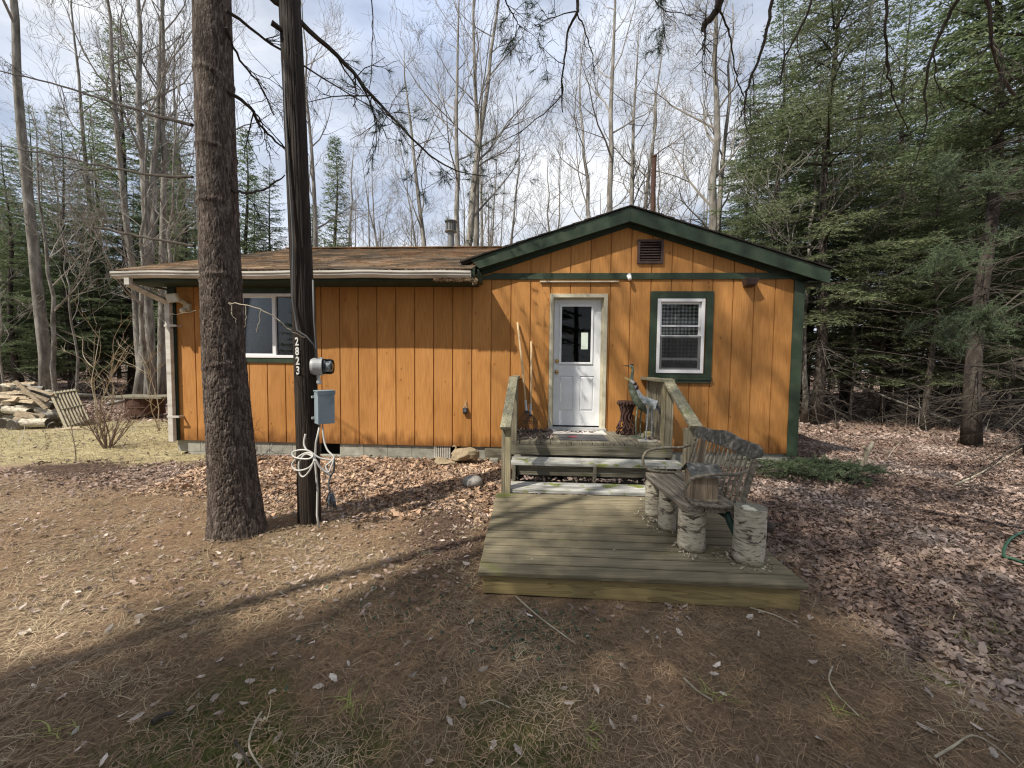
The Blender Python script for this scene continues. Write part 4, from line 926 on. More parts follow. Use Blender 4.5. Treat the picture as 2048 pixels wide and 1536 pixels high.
f.add([(B[0]-.078, B[1]+.07, fz0), (B[0]-.04, B[1]+.07, fz0), (C_[0]-.04, C_[1], .03), (C_[0]-.078, C_[1], .03), (B[0]-.078, B[1]+.07, fz1), (B[0]-.04, B[1]+.07, fz1), (C_[0]-.04, C_[1], fz1), (C_[0]-.078, C_[1], fz1)],
    [(0, 3, 2, 1), (4, 5, 6, 7), (0, 1, 5, 4), (2, 3, 7, 6), (0, 4, 7, 3), (1, 2, 6, 5)])
f.build('side_fascia', MT['treated_fresh'], plat)
# crumbs of bark and a few leaves on the boards
def crumbs(cx, cy, r0, r1, n):
    a = rng.random(n)*2*PI; r = rng.uniform(r0, r1, n); return cx+r*np.cos(a), cy+r*np.sin(a)
xs_, ys_ = [], []
for cx, cy, r0 in ((1.73, 2.80, .115), (1.43, 2.98, .13), (1.36, 3.42, .12), (1.33, 3.70, .11)):
    a, b = crumbs(cx, cy, r0-.01, r0+.05, 55); xs_ += list(a); ys_ += list(b)
xs_ += list(rng.uniform(-.1, 1.9, 26)); ys_ += list(rng.uniform(2.7, 4.2, 26))
tag(scatter_leaves('bark_flakes', np.array(xs_), np.array(ys_), .012, leafmat('bark_flake', [(.35, .29, .20), (.60, .54, .44)], objrand=0), z=np.full(len(xs_), .186), tilt=.5), 'small pale bark flakes around the feet of the birch logs on the platform', 'bark flakes', kind='stuff')
# ================================================================== THINGS (hl: house-local -> world)
def hl(s, n, z): return np.array([s*hx[0]+n*hn[0], 6.2+s*hx[1]+n*hn[1], z])
def tree_pts(P): return [tuple(p) for p in P]
# lockbox
k = empty('key_lockbox', hl(-.735, -.03, .87), -YAW, 'small black key lockbox hanging from a cord on the orange wall beside the porch', 'lockbox')
MB().cbox((0, 0, -.01), (.068, .04, .095)).build('body', MT['black'], k, bevel=.008)
MB().cbox((0, -.021, 0), (.042, .004, .05)).build('dial', flat('lockbox_dial', (.10, .11, .13), .3), k)
MB().tube([(-.022, 0, .035), (-.022, 0, .06), (-.012, 0, .078), (.012, 0, .078), (.022, 0, .06), (.022, 0, .035)], .005, 8).build('shackle', MT['galv'], k)
MB().tube([(-.004, .0, .078), (-.006, .02, .16)], .003, 5).tube([(.006, .0, .078), (.016, .022, .15)], .003, 5).build('cord', MT['rope'], k)
# leaf rakes leaning on the wall
def rake_obj(a, b, fan, label, rot):
    r = empty('leaf_rake', b, 0, label, 'rake', 'leaf rakes leaning beside the door')
    A_ = np.array(a)-np.array(b); d = A_/np.linalg.norm(A_)
    MB().tube([tuple(A_), tuple(A_*.5+np.array([.006, .0, 0])), (0, 0, 0)], [.015, .0155, .014], 10).build('handle', M_('ash_handle', [(.46, .33, .17), (.62, .48, .29)], rough=.6, scale=(30, 30, 4)), r, smooth=True)
    side = np.array([math.cos(rot), math.sin(rot), 0]); dn = -d
    MB().tube([tuple(d*.10), tuple(dn*.06)], .017, 8).build('ferrule', MT['galv'], r)
    h = MB(); n = 17
    for i in range(n):
        t = (i/(n-1)-.5)*2; L_ = fan*(1-.10*t*t)
        e = dn*L_*.98+side*t*fan*.52; m = dn*L_*.5+side*t*fan*.30+np.array([0, -.012, 0])
        bb = e+np.array([0, -.035, -.008])
        if r.location[2]+bb[2] < .59: bb[2] = .59-r.location[2]
        if r.location[2]+e[2] < .605: e[2] = .605-r.location[2]
        h.tube([tuple(dn*.03), tuple(m), tuple(e), tuple(bb)], .0028, 4)
    h.tube([tuple(dn*fan*.55+side*(-.30)*fan), tuple(dn*fan*.56+np.array([0, -.012, 0])), tuple(dn*fan*.55+side*.30*fan)], .004, 4)
    h.build('tines', MT['black'], r)
    return r
rake_obj(hl(.075, -.03, 2.25), hl(.235, -.42, .98), .38, 'leaf rake with the taller wooden handle, leaning left of the door', -.1)
rake_obj(hl(.292, -.03, 1.96), hl(.30, -.38, .92), .33, 'leaf rake with the shorter upright wooden handle, nearer the door', .2)

# ---- crane statues (skinned body)
def skin_body(name, pts, edges, radii, m, parent, root=0, sub=2):
    me = bpy.data.meshes.new(name); me.from_pydata([tuple(p) for p in pts], edges, []); me.update()
    o = bpy.data.objects.new(name, me); COL.objects.link(o); me.materials.append(m)
    if parent: o.parent = parent
    sk = o.modifiers.new('skin', 'SKIN'); sk.use_smooth_shade = True
    for v, r_ in zip(me.skin_vertices[0].data, radii):
        v.radius = (r_, r_) if not hasattr(r_, '__len__') else r_; v.use_root = False
    me.skin_vertices[0].data[root].use_root = True
    s = o.modifiers.new('sub', 'SUBSURF'); s.levels = sub; s.render_levels = sub
    return o
MT['patina'] = M_('green_patina', [(.045, .06, .045), (.11, .13, .09), (.26, .28, .22)], rough=.6, scale=(18, 18, 18), detail=7, bump=.4)
MT['whitemetal'] = M_('chalky_white_metal', [(.18, .22, .24), (.42, .46, .48), (.68, .70, .70)], rough=.6, scale=(22, 22, 22), detail=7, bump=.5)
MT['darkred'] = flat('dark_red_enamel', (.06, .018, .02), .5)
# tall crane looking left
ct = empty('crane_statue', hl(1.80, -.52, .583), -YAW, 'tall green patina crane statue looking left with its slim neck upright', 'statue')
n0 = [(.02, 0, .50), (-.03, 0, .60), (-.075, 0, .70), (-.085, 0, .80), (-.07, 0, .90), (-.06, 0, .975), (-.085, 0, 1.012), (-.12, 0, 1.012), (.09, 0, .42), (.16, 0, .34)]
skin_body('body', n0, [(0, 1), (1, 2), (2, 3), (3, 4), (4, 5), (5, 6), (6, 7), (0, 8), (8, 9)], [(.078, .07), (.072, .065), (.052, .05), (.034, .034), (.022, .022), (.02, .02), (.024, .021), (.014, .014), (.055, .05), (.02, .018)], MT['patina'], ct)
MB().tube([(-.115, 0, 1.012), (-.21, 0, 1.02)], [.010, .002], 8).build('beak', MT['black'], ct)
MB().ball((-.082, 0, 1.03), (.030, .021, .014), 12).build('crest', MT['black'], ct, smooth=True)
for dx, dy in ((-.01, -.03), (.065, .03)):
    MB().tube([(dx+.02, dy, .46), (dx, dy, .24), (dx+.01, dy, .012)], [.012, .009, .009], 8).ball((dx+.005, dy, .235), .013, 8).build('leg', MT['patina'], ct)
MB().lathe([(.10, 0), (.10, .008), (.09, .014)], 24, Matrix.Translation((.03, 0, 0))).build('base', MT['patina'], ct)
# small crane with raised open beak
cs_ = empty('crane_statue', hl(1.885, -.80, .583), -YAW, 'shorter white bodied crane statue with raised head and long white legs on a round base', 'statue')
n1 = [(.02, 0, .52), (-.055, 0, .56), (-.11, 0, .62), (-.15, 0, .70), (-.185, 0, .765), (-.22, 0, .805), (-.25, 0, .82), (.08, 0, .50), (.13, 0, .45), (.155, 0, .40)]
skin_body('body', n1, [(0, 1), (1, 2), (2, 3), (3, 4), (4, 5), (5, 6), (0, 7), (7, 8), (8, 9)], [(.075, .062), (.05, .045), (.03, .03), (.021, .021), (.021, .021), (.024, .022), (.013, .013), (.068, .055), (.035, .032), (.012, .012)], MT['whitemetal'], cs_)
MB().tube([(-.235, 0, .825), (-.335, 0, .868)], [.009, .002], 8).tube([(-.235, 0, .812), (-.325, 0, .845)], [.008, .002], 8).build('beak', flat('horn_beak', (.45, .38, .2), .5), cs_)
MB().ball((-.185, 0, .775), (.030, .027, .026), 12).ball((-.155, 0, .72), (.024, .026, .04), 12).build('head_marking', MT['darkred'], cs_, smooth=True)
tl = MB()
for i in range(7):
    a = (i-3)*.1; tl.tube([(.08, .012*(i-3), .50), (.14, .014*(i-3), .44), (.175+.012*math.cos(i), .018*(i-3), .36+.01*(i % 3))], [.02, .018, .005], 6)
tl.build('tail_feathers', flat('slate_feathers', (.10, .10, .12), .6), cs_, smooth=True)
for x0_, dx, dy in ((-.005, -.03, -.018), (.055, .06, .018)):
    MB().tube([(x0_, dy, .46), ((x0_+dx)/2+.004, dy, .25), (dx, dy, .012)], [.014, .0095, .0095], 8).ball(((x0_+dx)/2+.004, dy, .25), .013, 8).build('leg', MT['whitemetal'], cs_)
MB().lathe([(.135, 0), (.135, .014), (.12, .022)], 28, Matrix.Translation((.01, 0, 0)) @ Matrix.Diagonal((1.0, .6, 1, 1))).build('base', M_('pale_base', [(.42, .40, .33), (.62, .60, .52)], rough=.8, scale=(12, 12, 12)), cs_)
# ornate iron urn
ur = empty('iron_planter', hl(1.725, -.26, .583), -YAW, 'rusty ornate cast iron plant stand with scrollwork behind the crane statues', 'plant stand')
MB().lathe([(.09, 0), (.10, .02), (.05, .06), (.04, .14), (.06, .24), (.085, .34), (.105, .43), (.125, .455), (.13, .475), (.11, .48)], 20).build('pedestal', MT['iron'], ur, smooth=True)
rim = MB(); leg = MB()
for i in range(18):
    a = 2*PI*i/18; rim.ball((.132*math.cos(a), .132*math.sin(a), .462), (.018, .018, .024), 8)
rim.tube([(.135*math.cos(2*PI*i/24), .135*math.sin(2*PI*i/24), .485) for i in range(25)], .008, 6)
rim.build('beaded_rim', MT['iron'], ur, smooth=True)
for i in range(10):
    a = 2*PI*i/10+.2
    leg.tube([((.115+.0*j)*math.cos(a+.35*math.sin(j*1.3)) * (1-.35*math.sin(j*.55)) , (.115)*math.sin(a+.35*math.sin(j*1.3))*(1-.35*math.sin(j*.55)), .44-.052*j) for j in range(8)], [.011, .012, .010, .012, .011, .010, .012, .010], 6)
    leg.tube([(.06*math.cos(a), .06*math.sin(a), .10), (.12*math.cos(a+.2), .12*math.sin(a+.2), .07), (.15*math.cos(a), .15*math.sin(a), .015), (.11*math.cos(a-.2), .11*math.sin(a-.2), .01)], .011, 6)
leg.build('scrollwork', MT['iron'], ur, smooth=True)
# mossy block by the post
o = MB().cbox((0, 0, .035), (.10, .09, .07)).build('mossy_brick', M_('mossy_brick', [(.20, .18, .08), (.35, .32, .16)], rough=.95, scale=(20, 20, 20), bump=.5), None, bevel=.01); o.location = hl(2.0, -.42, .583); tag(o, 'small mossy block on the porch beside the right railing', 'brick')

# ---- bench on birch logs; local: origin at front edge, +x depth, +y length
by0, by1, bx0, bx1, bz = 2.90, 3.84, 1.30, 1.745, .548
MT['benchwood'] = M_('weathered_bench', [(.075, .064, .048), (.18, .155, .12), (.33, .29, .23)], rough=.85, scale=(40, 3, 40), detail=8, bump=.5, bscale=(90, 8, 90), distort=.5, fine=.15)
MT['benchpaint'] = M_('flaking_green_paint', [(.05, .052, .046), (.09, .09, .08), (.155, .148, .13), (.29, .27, .235)], rough=.7, scale=(22, 22, 22), detail=9, bump=.5, pos=[.35, .48, .58, .68])
MT['benchspindle'] = M_('flaking_spindles', [(.13, .115, .085), (.24, .215, .16), (.38, .345, .27)], rough=.8, scale=(30, 30, 18), detail=8, bump=.4)
be = empty('bench', (bx0, by0, .182), 0, 'weathered spindle back bench with bent wood arms, its seat propped on birch logs', 'bench')
BL = by1-by0; Z0 = bz-.182
# seat: three boards, near end with a rounded front corner
for i, (a, b, sag) in enumerate(((0, .145, 0), (.149, .30, -.002), (.304, .45, 0))):
    mb = MB(); e0 = -.015+(0.03 if i == 0 else 0)
    V = []; n = 12
    for j in range(n+1):
        y_ = BL*j/n; bow = .012*math.sin(PI*j/n)
        xx0 = a + (.03 if (i == 0 and j in (0, n)) else 0)
        zt = Z0+sag-.010*math.sin(PI*j/n)+(.008 if i == 2 else 0)+(-.004 if i == 1 else 0)
        V += [(xx0, y_, zt-.028), (b, y_, zt-.028), (b, y_, zt), (xx0, y_, zt)]
    F = [(0, 1, 2, 3), (4*n, 4*n+3, 4*n+2, 4*n+1)]+[(4*j+q_, 4*j+(q_+1) % 4, 4*j+4+(q_+1) % 4, 4*j+4+q_) for j in range(n) for q_ in range(4)]
    mb.add(V, [tuple(reversed(f)) for f in F]); mb.build('seat_board', MT['benchwood'], be, bevel=.006)
lean = .13; BH = .47
def bp(t, h): return (.425+lean*h/BH*.9, BL*t, Z0+h)    # back plane
# crest rail, camel shape
cr_ = MB(); V = []; n = 30
def crest(t): return .452+.024*math.exp(-((t-.5)/.24)**2)+.006*math.cos((t-.5)*4*PI)*(1-abs(2*t-1))
for j in range(n+1):
    t = -.035+1.07*j/n; top = crest(min(max(t, 0), 1))+.02-(.03 if j in (0, n) else (.008 if j in (1, n-1) else 0)); bot = .365+.008*math.exp(-((t-.5)/.2)**2)+(.03 if j in (0, n) else (.01 if j in (1, n-1) else 0))
    for h_, off in ((bot, -.016), (bot, .012), (top, .012), (top, -.016)):
        p = bp(t, h_); V.append((p[0]+off, p[1], p[2]))
F = [(0, 1, 2, 3), (4*n, 4*n+3, 4*n+2, 4*n+1)]+[(4*j+q_, 4*j+(q_+1) % 4, 4*j+4+(q_+1) % 4, 4*j+4+q_) for j in range(n) for q_ in range(4)]
cr_.add(V, [tuple(reversed(f)) for f in F]); cr_.build('crest_rail', MT['benchpaint'], be, bevel=.007)
for i in range(14):
    t = .04+.92*i/13; s_ = MB(); P = []; rad = []
    endpost = i in (0, 13)
    for j in range(17):
        h_ = .0+.375*j/16; p = bp(t, h_); P.append(p)
        b_ = .0068+(.0042*abs(math.sin(j*PI/2.2)) if j < 9 else .002)+(.004 if endpost else 0); rad.append(b_)
    s_.tube(P, rad, 8); s_.build('spindle', MT['benchspindle'], be, smooth=True)
for t in (.0, 1.0):
    MB().bar(bp(t, -.02), bp(t, .37), .026, .030, up=(1, 0, 0)).build('back_post', MT['benchwood'], be, bevel=.008)
for y_ in (-.005, BL+.005):
    P = []
    for a in np.linspace(0, 1, 19):
        if a < .45: u = a/.45; x_ = .46-.36*u; z_ = .235-.02*math.sin(PI*u)*(-1)-.03*u*0
        else: u = (a-.45)/.55*PI*1.02; x_ = .10-.105*math.sin(u)+.0; z_ = .1275+.1075*math.cos(u)
        if a < .12: z_ += .05*(1-a/.12)
        P.append((x_, y_, Z0+z_))
    P += [(.16, y_, Z0+.012), (.26, y_, Z0+.006), (.33, y_, Z0+.004)]
    MB().tube(P, .0135, 10).build('bent_arm', MT['benchwood'], be, smooth=True)
for k_ in (.18, .25): MB().tube([(k_-.01, BL+.005, Z0+.004), (k_-.04, BL+.003, Z0+.07)], .006, 6).build('arm_stick', MT['benchspindle'], be)
gl_ = MB(); gl_.tube([(.33, .06, Z0-.02), (.36, .02, .24), (.38, -.01, .16), (.40, -.04, .05), (.405, -.05, .005)], [.024, .027, .018, .024, .014], 10); gl_.build('turned_leg', flat('bottle_green_paint', (.018, .05, .038), .4, var=.2), be, smooth=True)
MB().tube([(.36, .02, .26), (.25, .35, .33)], .012, 8).build('stretcher', flat('bottle_green_paint', (.018, .05, .038), .4), be)
# birch logs
def log(name, loc, r, h, label, cat, group=None, seed=0, tilt=(0, 0), m='birch', squash=1.0):
    e = empty(name, loc, 0, label, cat, group); q = random.Random(seed); n = 26; V = []; K = 9
    ph = [q.uniform(0, 6) for _ in range(4)]
    def rr_(a, t): return r*(1+.05*math.sin(2*a+ph[0])+.04*math.sin(3*a+ph[1]+t*2)+.02*math.sin(7*a+ph[2]+t*5)+.05*max(0, .25-t)*2)
    for i in range(K):
        t = i/(K-1)
        for j in range(n):
            a = 2*PI*j/n; V.append((rr_(a, t)*math.cos(a)+tilt[0]*t*h, squash*rr_(a, t)*math.sin(a)+tilt[1]*t*h, h*t))
    F = [(i*n+j, i*n+(j+1) % n, (i+1)*n+(j+1) % n, (i+1)*n+j) for i in range(K-1) for j in range(n)]
    MB().add(V, F+[tuple(range(n-1, -1, -1))]).build('bark', MT[m], e, smooth=True)
    MB().add([(V[(K-1)*n+j][0]*.985, V[(K-1)*n+j][1]*.985, h+.003) for j in range(n)]+[(V[(K-1)*n+j][0]*.985, V[(K-1)*n+j][1]*.985, h-.01) for j in range(n)], [tuple(range(n))]+[(j, j+n, (j+1) % n+n, (j+1) % n) for j in range(n)]).build('cut_face', M_('grey_cut', [(.14, .13, .10), (.28, .26, .2)], rough=.9, scale=(20, 20, 20)), e)
    return e
gp = 'birch logs on the platform'
zt = .184
log('birch_log', (1.42, 3.03, zt), .100, .33, 'stout birch log with a dark weathered patch under the near corner of the bench', 'log', gp, 1, m='birch_dark')
log('birch_log', (1.375, 3.40, zt), .078, .33, 'birch log under the middle of the bench seat, darker and mossy', 'log', gp, 2, squash=1.1, m='birch_dark')
log('birch_log', (1.345, 3.68, zt), .065, .33, 'narrow pale birch log under the far end of the bench seat', 'log', gp, 3)
tall = log('birch_log', (1.745, 2.83, zt), .102, .40, 'tallest birch log with a broken branch stub, standing beside the bench near the platform edge', 'log', gp, 4)
MB().tube([(.06, .02, .27), (.14, .03, .24), (.185, .035, .235)], [.045, .04, .036], 12).build('branch_stub', MT['conbark'], tall)
MB().ball((-.045, -.06, .405), (.045, .032, .014), 12).ball((-.06, -.045, .415), (.03, .022, .012), 12).ball((-.02, -.075, .398), (.03, .02, .010), 10).build('bracket_fungus', flat('pale_fungus', (.62, .58, .46), .8), tall)
# birdhouse
bh = empty('birdhouse', (1.535, 3.15, bz-.008), R(-4), 'plank birdhouse with a flaking green pitched roof standing on the bench seat', 'birdhouse')
MT['cedar'] = wood_mat('grey_cedar', [(.13, .10, .07), (.26, .20, .14), (.38, .30, .22)], 'z', gs=45)
w_, d_, h_ = .205, .155, .20
b1 = MB()
for i in range(5): b1.box(-w_/2+i*w_/5, -w_/2+(i+1)*w_/5-.002, -d_/2-.002, -d_/2+.014, .012, h_)
for i in range(5): b1.box(-w_/2+i*w_/5, -w_/2+(i+1)*w_/5-.002, d_/2-.012, d_/2+.002, .012, h_)
for sx in (-1, 1):
    for i in range(3):
        y0_ = -d_/2+.015+i*(d_-.03)/3; y1_ = y0_+(d_-.03)/3-.002
        top0 = h_+.06*(1-abs(2*y0_/d_)); top1 = h_+.06*(1-abs(2*y1_/d_))
        xa, xb = (-w_/2, -w_/2+.014) if sx < 0 else (w_/2-.014, w_/2)
        b1.add([(xa, y0_, .012), (xb, y0_, .012), (xb, y1_, .012), (xa, y1_, .012), (xa, y0_, top0), (xb, y0_, top0), (xb, y1_, top1), (xa, y1_, top1)], [(0, 3, 2, 1), (4, 5, 6, 7), (0, 1, 5, 4), (2, 3, 7, 6), (0, 4, 7, 3), (1, 2, 6, 5)])
b1.build('body', MT['cedar'], bh)
rf = MB()
for sg in (-1, 1):
    rf.add([(-w_/2-.02, 0, h_+.085), (w_/2+.025, 0, h_+.085), (w_/2+.025, sg*(d_/2+.035), h_+.002), (-w_/2-.02, sg*(d_/2+.035), h_+.002), (-w_/2-.02, 0, h_+.073), (w_/2+.025, 0, h_+.073), (w_/2+.025, sg*(d_/2+.035), h_-.010), (-w_/2-.02, sg*(d_/2+.035), h_-.010)],
           [(0, 1, 2, 3), (4, 7, 6, 5), (0, 4, 5, 1), (2, 6, 7, 3), (0, 3, 7, 4), (1, 5, 6, 2)])
rf.build('roof', MT['benchpaint'], bh, bevel=.003)
MB().box(-w_/2-.01, w_/2+.01, -d_/2-.03, d_/2+.01, 0, .012).build('floor_board', MT['benchwood'], bh)
MB().bar((-w_/2-.004, -.0, .05), (-w_/2-.004, .0, .27), .045, .012, up=(1, 0, 0)) if False else None
# planks leaning behind the birdhouse roof
o = MB().box(-.022, .022, -.01, .01, 0, .44).build('wood_slat', MT['cedar'], None); o.location = (1.60, 3.36, bz-.006); o.rotation_euler = (0, R(6), 0); tag(o, 'upright wooden slat standing on the bench behind the birdhouse', 'slat')

# ---- rock, sandbags
def lump(name, c, r, m, seed, label, cat, amp=.12, rz=0):
    n = 36; mm = 20; V = []
    for i in range(mm+1):
        th = PI*i/mm
        for j in range(n):
            a = 2*PI*j/n; d = np.array([math.sin(th)*math.cos(a), math.sin(th)*math.sin(a), -math.cos(th)])
            f = 1+amp*(fbm(np.array([d[0]*1.6+seed]), np.array([d[1]*1.6+d[2]*2.2+seed*3]), seed, 3)[0]-.45)*2
            V.append((d[0]*r[0]*f, d[1]*r[1]*f, d[2]*r[2]*f))
    F = [(i*n+j, i*n+(j+1) % n, (i+1)*n+(j+1) % n, (i+1)*n+j) for i in range(mm) for j in range(n)]
    o = MB().add(V, F).build(name, m, None, smooth=True); o.location = [float(v) for v in c]; o.rotation_euler = (0, 0, rz); return tag(o, label, cat)
lump('rock', (-.49, 4.98, .10), (.125, .11, .085), MT['rock'], 3, 'smooth round grey stone on the leaves in front of the cabin', 'rock')
bagm = MT['burlap']
def bag(name, s_, n_, z_, L_, W_, H_, rot, label):
    e = MB(); n = 44; K = 40; V = []
    for i in range(K+1):
        t = i/K; x_ = (t-.5)*L_; env = (math.sin(PI*min(max(t, .02), .98)))**.42
        pinch = 1.0
        for j in range(n):
            a = 2*PI*j/n; fo = 1+.05*math.sin(5*a+9*t)+.05*math.sin(9*a-4*t)*(abs(2*t-1)**.8+.3)+.06*math.sin(3*a+17*t*(1-t))+.025*math.sin(23*t+2*a)
            V.append((x_+.01*math.sin(a*3), W_/2*env*fo*math.cos(a), H_/2*env*fo*math.sin(a)*(1 if math.sin(a) > 0 else .75)+.015*math.sin(6*t+a)))
    F = [(i*n+j, i*n+(j+1) % n, (i+1)*n+(j+1) % n, (i+1)*n+j) for i in range(K) for j in range(n)]+[tuple(range(n-1, -1, -1)), tuple(K*n+j for j in range(n))]
    e.add(V, F)
    o = e.build(name, bagm, None, smooth=True); o.location = [float(v) for v in hl(s_, n_, z_)]; o.rotation_euler = (R(-8), R(rot), R(-6)); tag(o, label, 'sandbag'); return o
b_ = bag('sandbag', -.70, -.20, .19, .42, .24, .25, -8, 'tan sandbag lying against the cabin foundation with its tied corner up')
MB().tube([(-.17, 0, .03), (-.15, 0, .09), (-.13, 0, .14), (-.16, 0, .165), (-.19, 0, .15)], [.035, .02, .014, .014, .010], 8).build('tied_corner', bagm, b_, smooth=True)
bag('sandbag', -.98, -.30, .09, .34, .20, .13, 14, 'flatter half buried sandbag just in front of the larger one')
o = MB().cbox((0, 0, 0), (.13, .09, .09)).build('paver', MT['concrete'], None, bevel=.012); o.location = [float(v) for v in hl(-.26, -.12, .09)]; tag(o, 'pale square paver beside the sandbag under the ledger board', 'paver')

# ================================================================== UTILITY POLE
up = empty('utility_pole', (-1.985, 3.83, 0), 0, 'dark tarred wooden utility pole with white house numbers, leaning slightly left', 'pole')
def cyl_rough(P, rad, nA, wfun, name, m, parent, nL=200):
    """dense displaced cylinder along polyline P(list), radius interp rad, wfun(theta_len, z, th)->disp"""
    P = np.array(P, float); seg = np.r_[0, np.cumsum(np.linalg.norm(np.diff(P, axis=0), axis=1))]; T = np.linspace(0, seg[-1], nL)
    C = np.stack([np.interp(T, seg, P[:, i]) for i in range(3)], 1); rr_ = np.interp(T, seg, rad)
    th = np.linspace(0, 2*PI, nA, endpoint=False); TH, TT = np.meshgrid(th, T); RR = np.repeat(rr_[:, None], nA, 1)
    D = wfun(TH, TT, RR); RR = RR+D
    V = np.stack([C[:, 0][:, None]+RR*np.cos(TH), C[:, 1][:, None]+RR*np.sin(TH), np.repeat(C[:, 2][:, None], nA, 1)], -1)
    idx = np.arange(nL*nA).reshape(nL, nA); nx_ = np.roll(idx, -1, 1)
    F = np.stack([idx[:-1], nx_[:-1], nx_[1:], idx[1:]], -1).reshape(-1, 4)
    return link(name, mesh_np(name, V.reshape(-1, 3), F), m, parent, smooth=True)
pp = [(0, 0, -.1), (-.005, 0, .8), (-.02, 0, 1.6), (-.045, 0, 2.6), (-.085, 0, 4.1), (-.13, 0, 5.4), (-.20, 0, 7.2)]
def wp(TH, TT, RR):
    c, _ = worley(TH/(2*PI)*26+.5*fbm(TT*1.2, TH*2, 5, 2), TT*.55+TH*.3, 6, wrap=26)
    return -.008*np.clip(1-c/.14, 0, 1)+.004*(fbm(TH*4, TT*.8, 7, 3)-.5)-.012*np.clip(fbm(TH*2, TT*.35, 12, 2)-.62, 0, 1)*4
cyl_rough(pp, [.107, .103, .10, .098, .095, .092, .088], 150, wp, 'shaft', MT['polewood'], up, 620)
def pole_axis(z): return np.interp(z, [p[2] for p in pp], [p[0] for p in pp])
# numerals stuck on the left front of the shaft
for i, ch in enumerate('2823'):
    cu = bpy.data.curves.new('n', 'FONT'); cu.body = ch; cu.size = .105; cu.extrude = .002; cu.offset = .0022; cu.align_x = 'CENTER'; cu.align_y = 'CENTER'
    to = bpy.data.objects.new('tmp', cu); COL.objects.link(to); bpy.context.view_layer.update()
    me = bpy.data.meshes.new_from_object(to.evaluated_get(bpy.context.evaluated_depsgraph_get())); COL.objects.unlink(to); bpy.data.objects.remove(to)
    # add small serifs by wrapping around the shaft
    z = 1.79-.0905*i; az = R(261); r_ = .107
    co = np.zeros(len(me.vertices)*3, np.float32); me.vertices.foreach_get('co', co); co = co.reshape(-1, 3)
    a = az+co[:, 0]*.75/r_; rad_ = r_+co[:, 2]
    nv = np.stack([pole_axis(z)+rad_*np.cos(a), rad_*np.sin(a), z+co[:, 1]], -1); me.vertices.foreach_set('co', nv.astype(np.float32).ravel()); me.update()
    me.name = 'house_number'; link('house_number', me, MT['numeral'], up)
# meter with glass dome, facing right
mloc = at(630, 733, 3.80)-np.array([-1.985, 3.83, 0]); Mx = Matrix.Translation(tuple(mloc)) @ Matrix.Rotation(PI/2, 4, 'Y') @ Matrix.Rotation(0, 4, 'Z')
Mx = Matrix.Translation((float(mloc[0]), float(mloc[1])-.02, float(mloc[2]))) @ Matrix.Rotation(R(16), 4, 'Z') @ Matrix.Rotation(PI/2, 4, 'Y')
mt = MB().lathe([(.02, -.03), (.07, -.025), (.082, .0), (.084, .06), (.088, .062), (.088, .078), (.080, .080)], 32, Mx).build('meter_socket', MT['galv'], up, smooth=False)
mg_ = glass_mat('meter_dome', trans=.85)
MB().lathe([(.074, .08), (.073, .15), (.064, .172), (.045, .178), (.002, .180)], 32, Mx).build('meter_glass', mg_, mt, smooth=True)
MB().lathe([(.062, .08), (.062, .10), (.05, .102), (.05, .15), (.002, .152)], 24, Mx).build('meter_works', MT['whitemetal'] , mt)
MB().lathe([(.030, .153), (.030, .160), (.002, .161)], 16, Mx).build('meter_dial', MT['black'], mt)
MB().tube([tuple(mloc+np.array([.035, -.01, -.08])), tuple(mloc+np.array([.045, -.015, -.17]))], .017, 10).lathe([(.026, 0), (.026, .022)], 6, Matrix.Translation(tuple(mloc+np.array([.045, -.015, -.16])))).build('conduit', MT['galv'], up)
# breaker box
bl = at(649, 815, 3.72)-np.array([-1.985, 3.83, 0])
Mb = Matrix.Translation((float(bl[0]), float(bl[1]), float(bl[2]))) @ Matrix.Rotation(R(42), 4, 'Z')
bb = MB().cbox((0, 0, 0), (.15, .115, .30), Mb).build('breaker_box', MT['graybox'], up, bevel=.004)
MB().cbox((0, -.001, .158), (.162, .128, .012), Mb).cbox((0, -.060, .14), (.162, .008, .035), Mb).build('lid', MT['graybox'], bb, bevel=.003)
MB().cbox((-.045, .065, .10), (.10, .03, .02), Mb).cbox((-.045, .065, -.10), (.10, .03, .02), Mb).build('mounting_strap', MT['galv'], bb)
MB().cbox((.077, .0, -.01), (.003, .05, .06), Mb).build('cover_plate', MT['galv'], bb)
# service wire down the pole into the meter
P = [at(567, 30, 3.78), at(570, 200, 3.74), at(577, 330, 3.72), at(586, 480, 3.71), at(585, 600, 3.71), at(594, 660, 3.70), at(612, 672, 3.68), at(628, 690, 3.71), at(633, 716, 3.76)]
MB().tube([tuple(p-np.array([-1.985, 3.83, 0])) for p in P], .008, 8).build('service_wire', MT['cabledark'], up, smooth=True)
MB().tube([tuple(at(x_, y_, 3.78)-np.array([-1.985, 3.83, 0])) for x_, y_ in ((626, 560), (628, 640), (633, 700), (634, 722))], .009, 8).build('service_wire', MT['cabledark'], up, smooth=True)
MB().tube([tuple(at(x_, y_, Y_)-np.array([-1.985, 3.83, 0])) for x_, y_, Y_ in ((640, 850, 3.74), (632, 885, 3.74), (630, 920, 3.74), (635, 980, 3.73), (634, 1030, 3.70), (638, 1056, 3.68))], .010, 8).build('ground_conduit', MT['cable'], up, smooth=True)
MB().tube([tuple(at(x_, y_, Y_)-np.array([-1.985, 3.83, 0])) for x_, y_, Y_ in ((543, 45, 3.7), (560, 58, 3.75), (572, 66, 3.8))], [.025, .022, .02], 8).build('broken_stub', MT['polewood'], up)
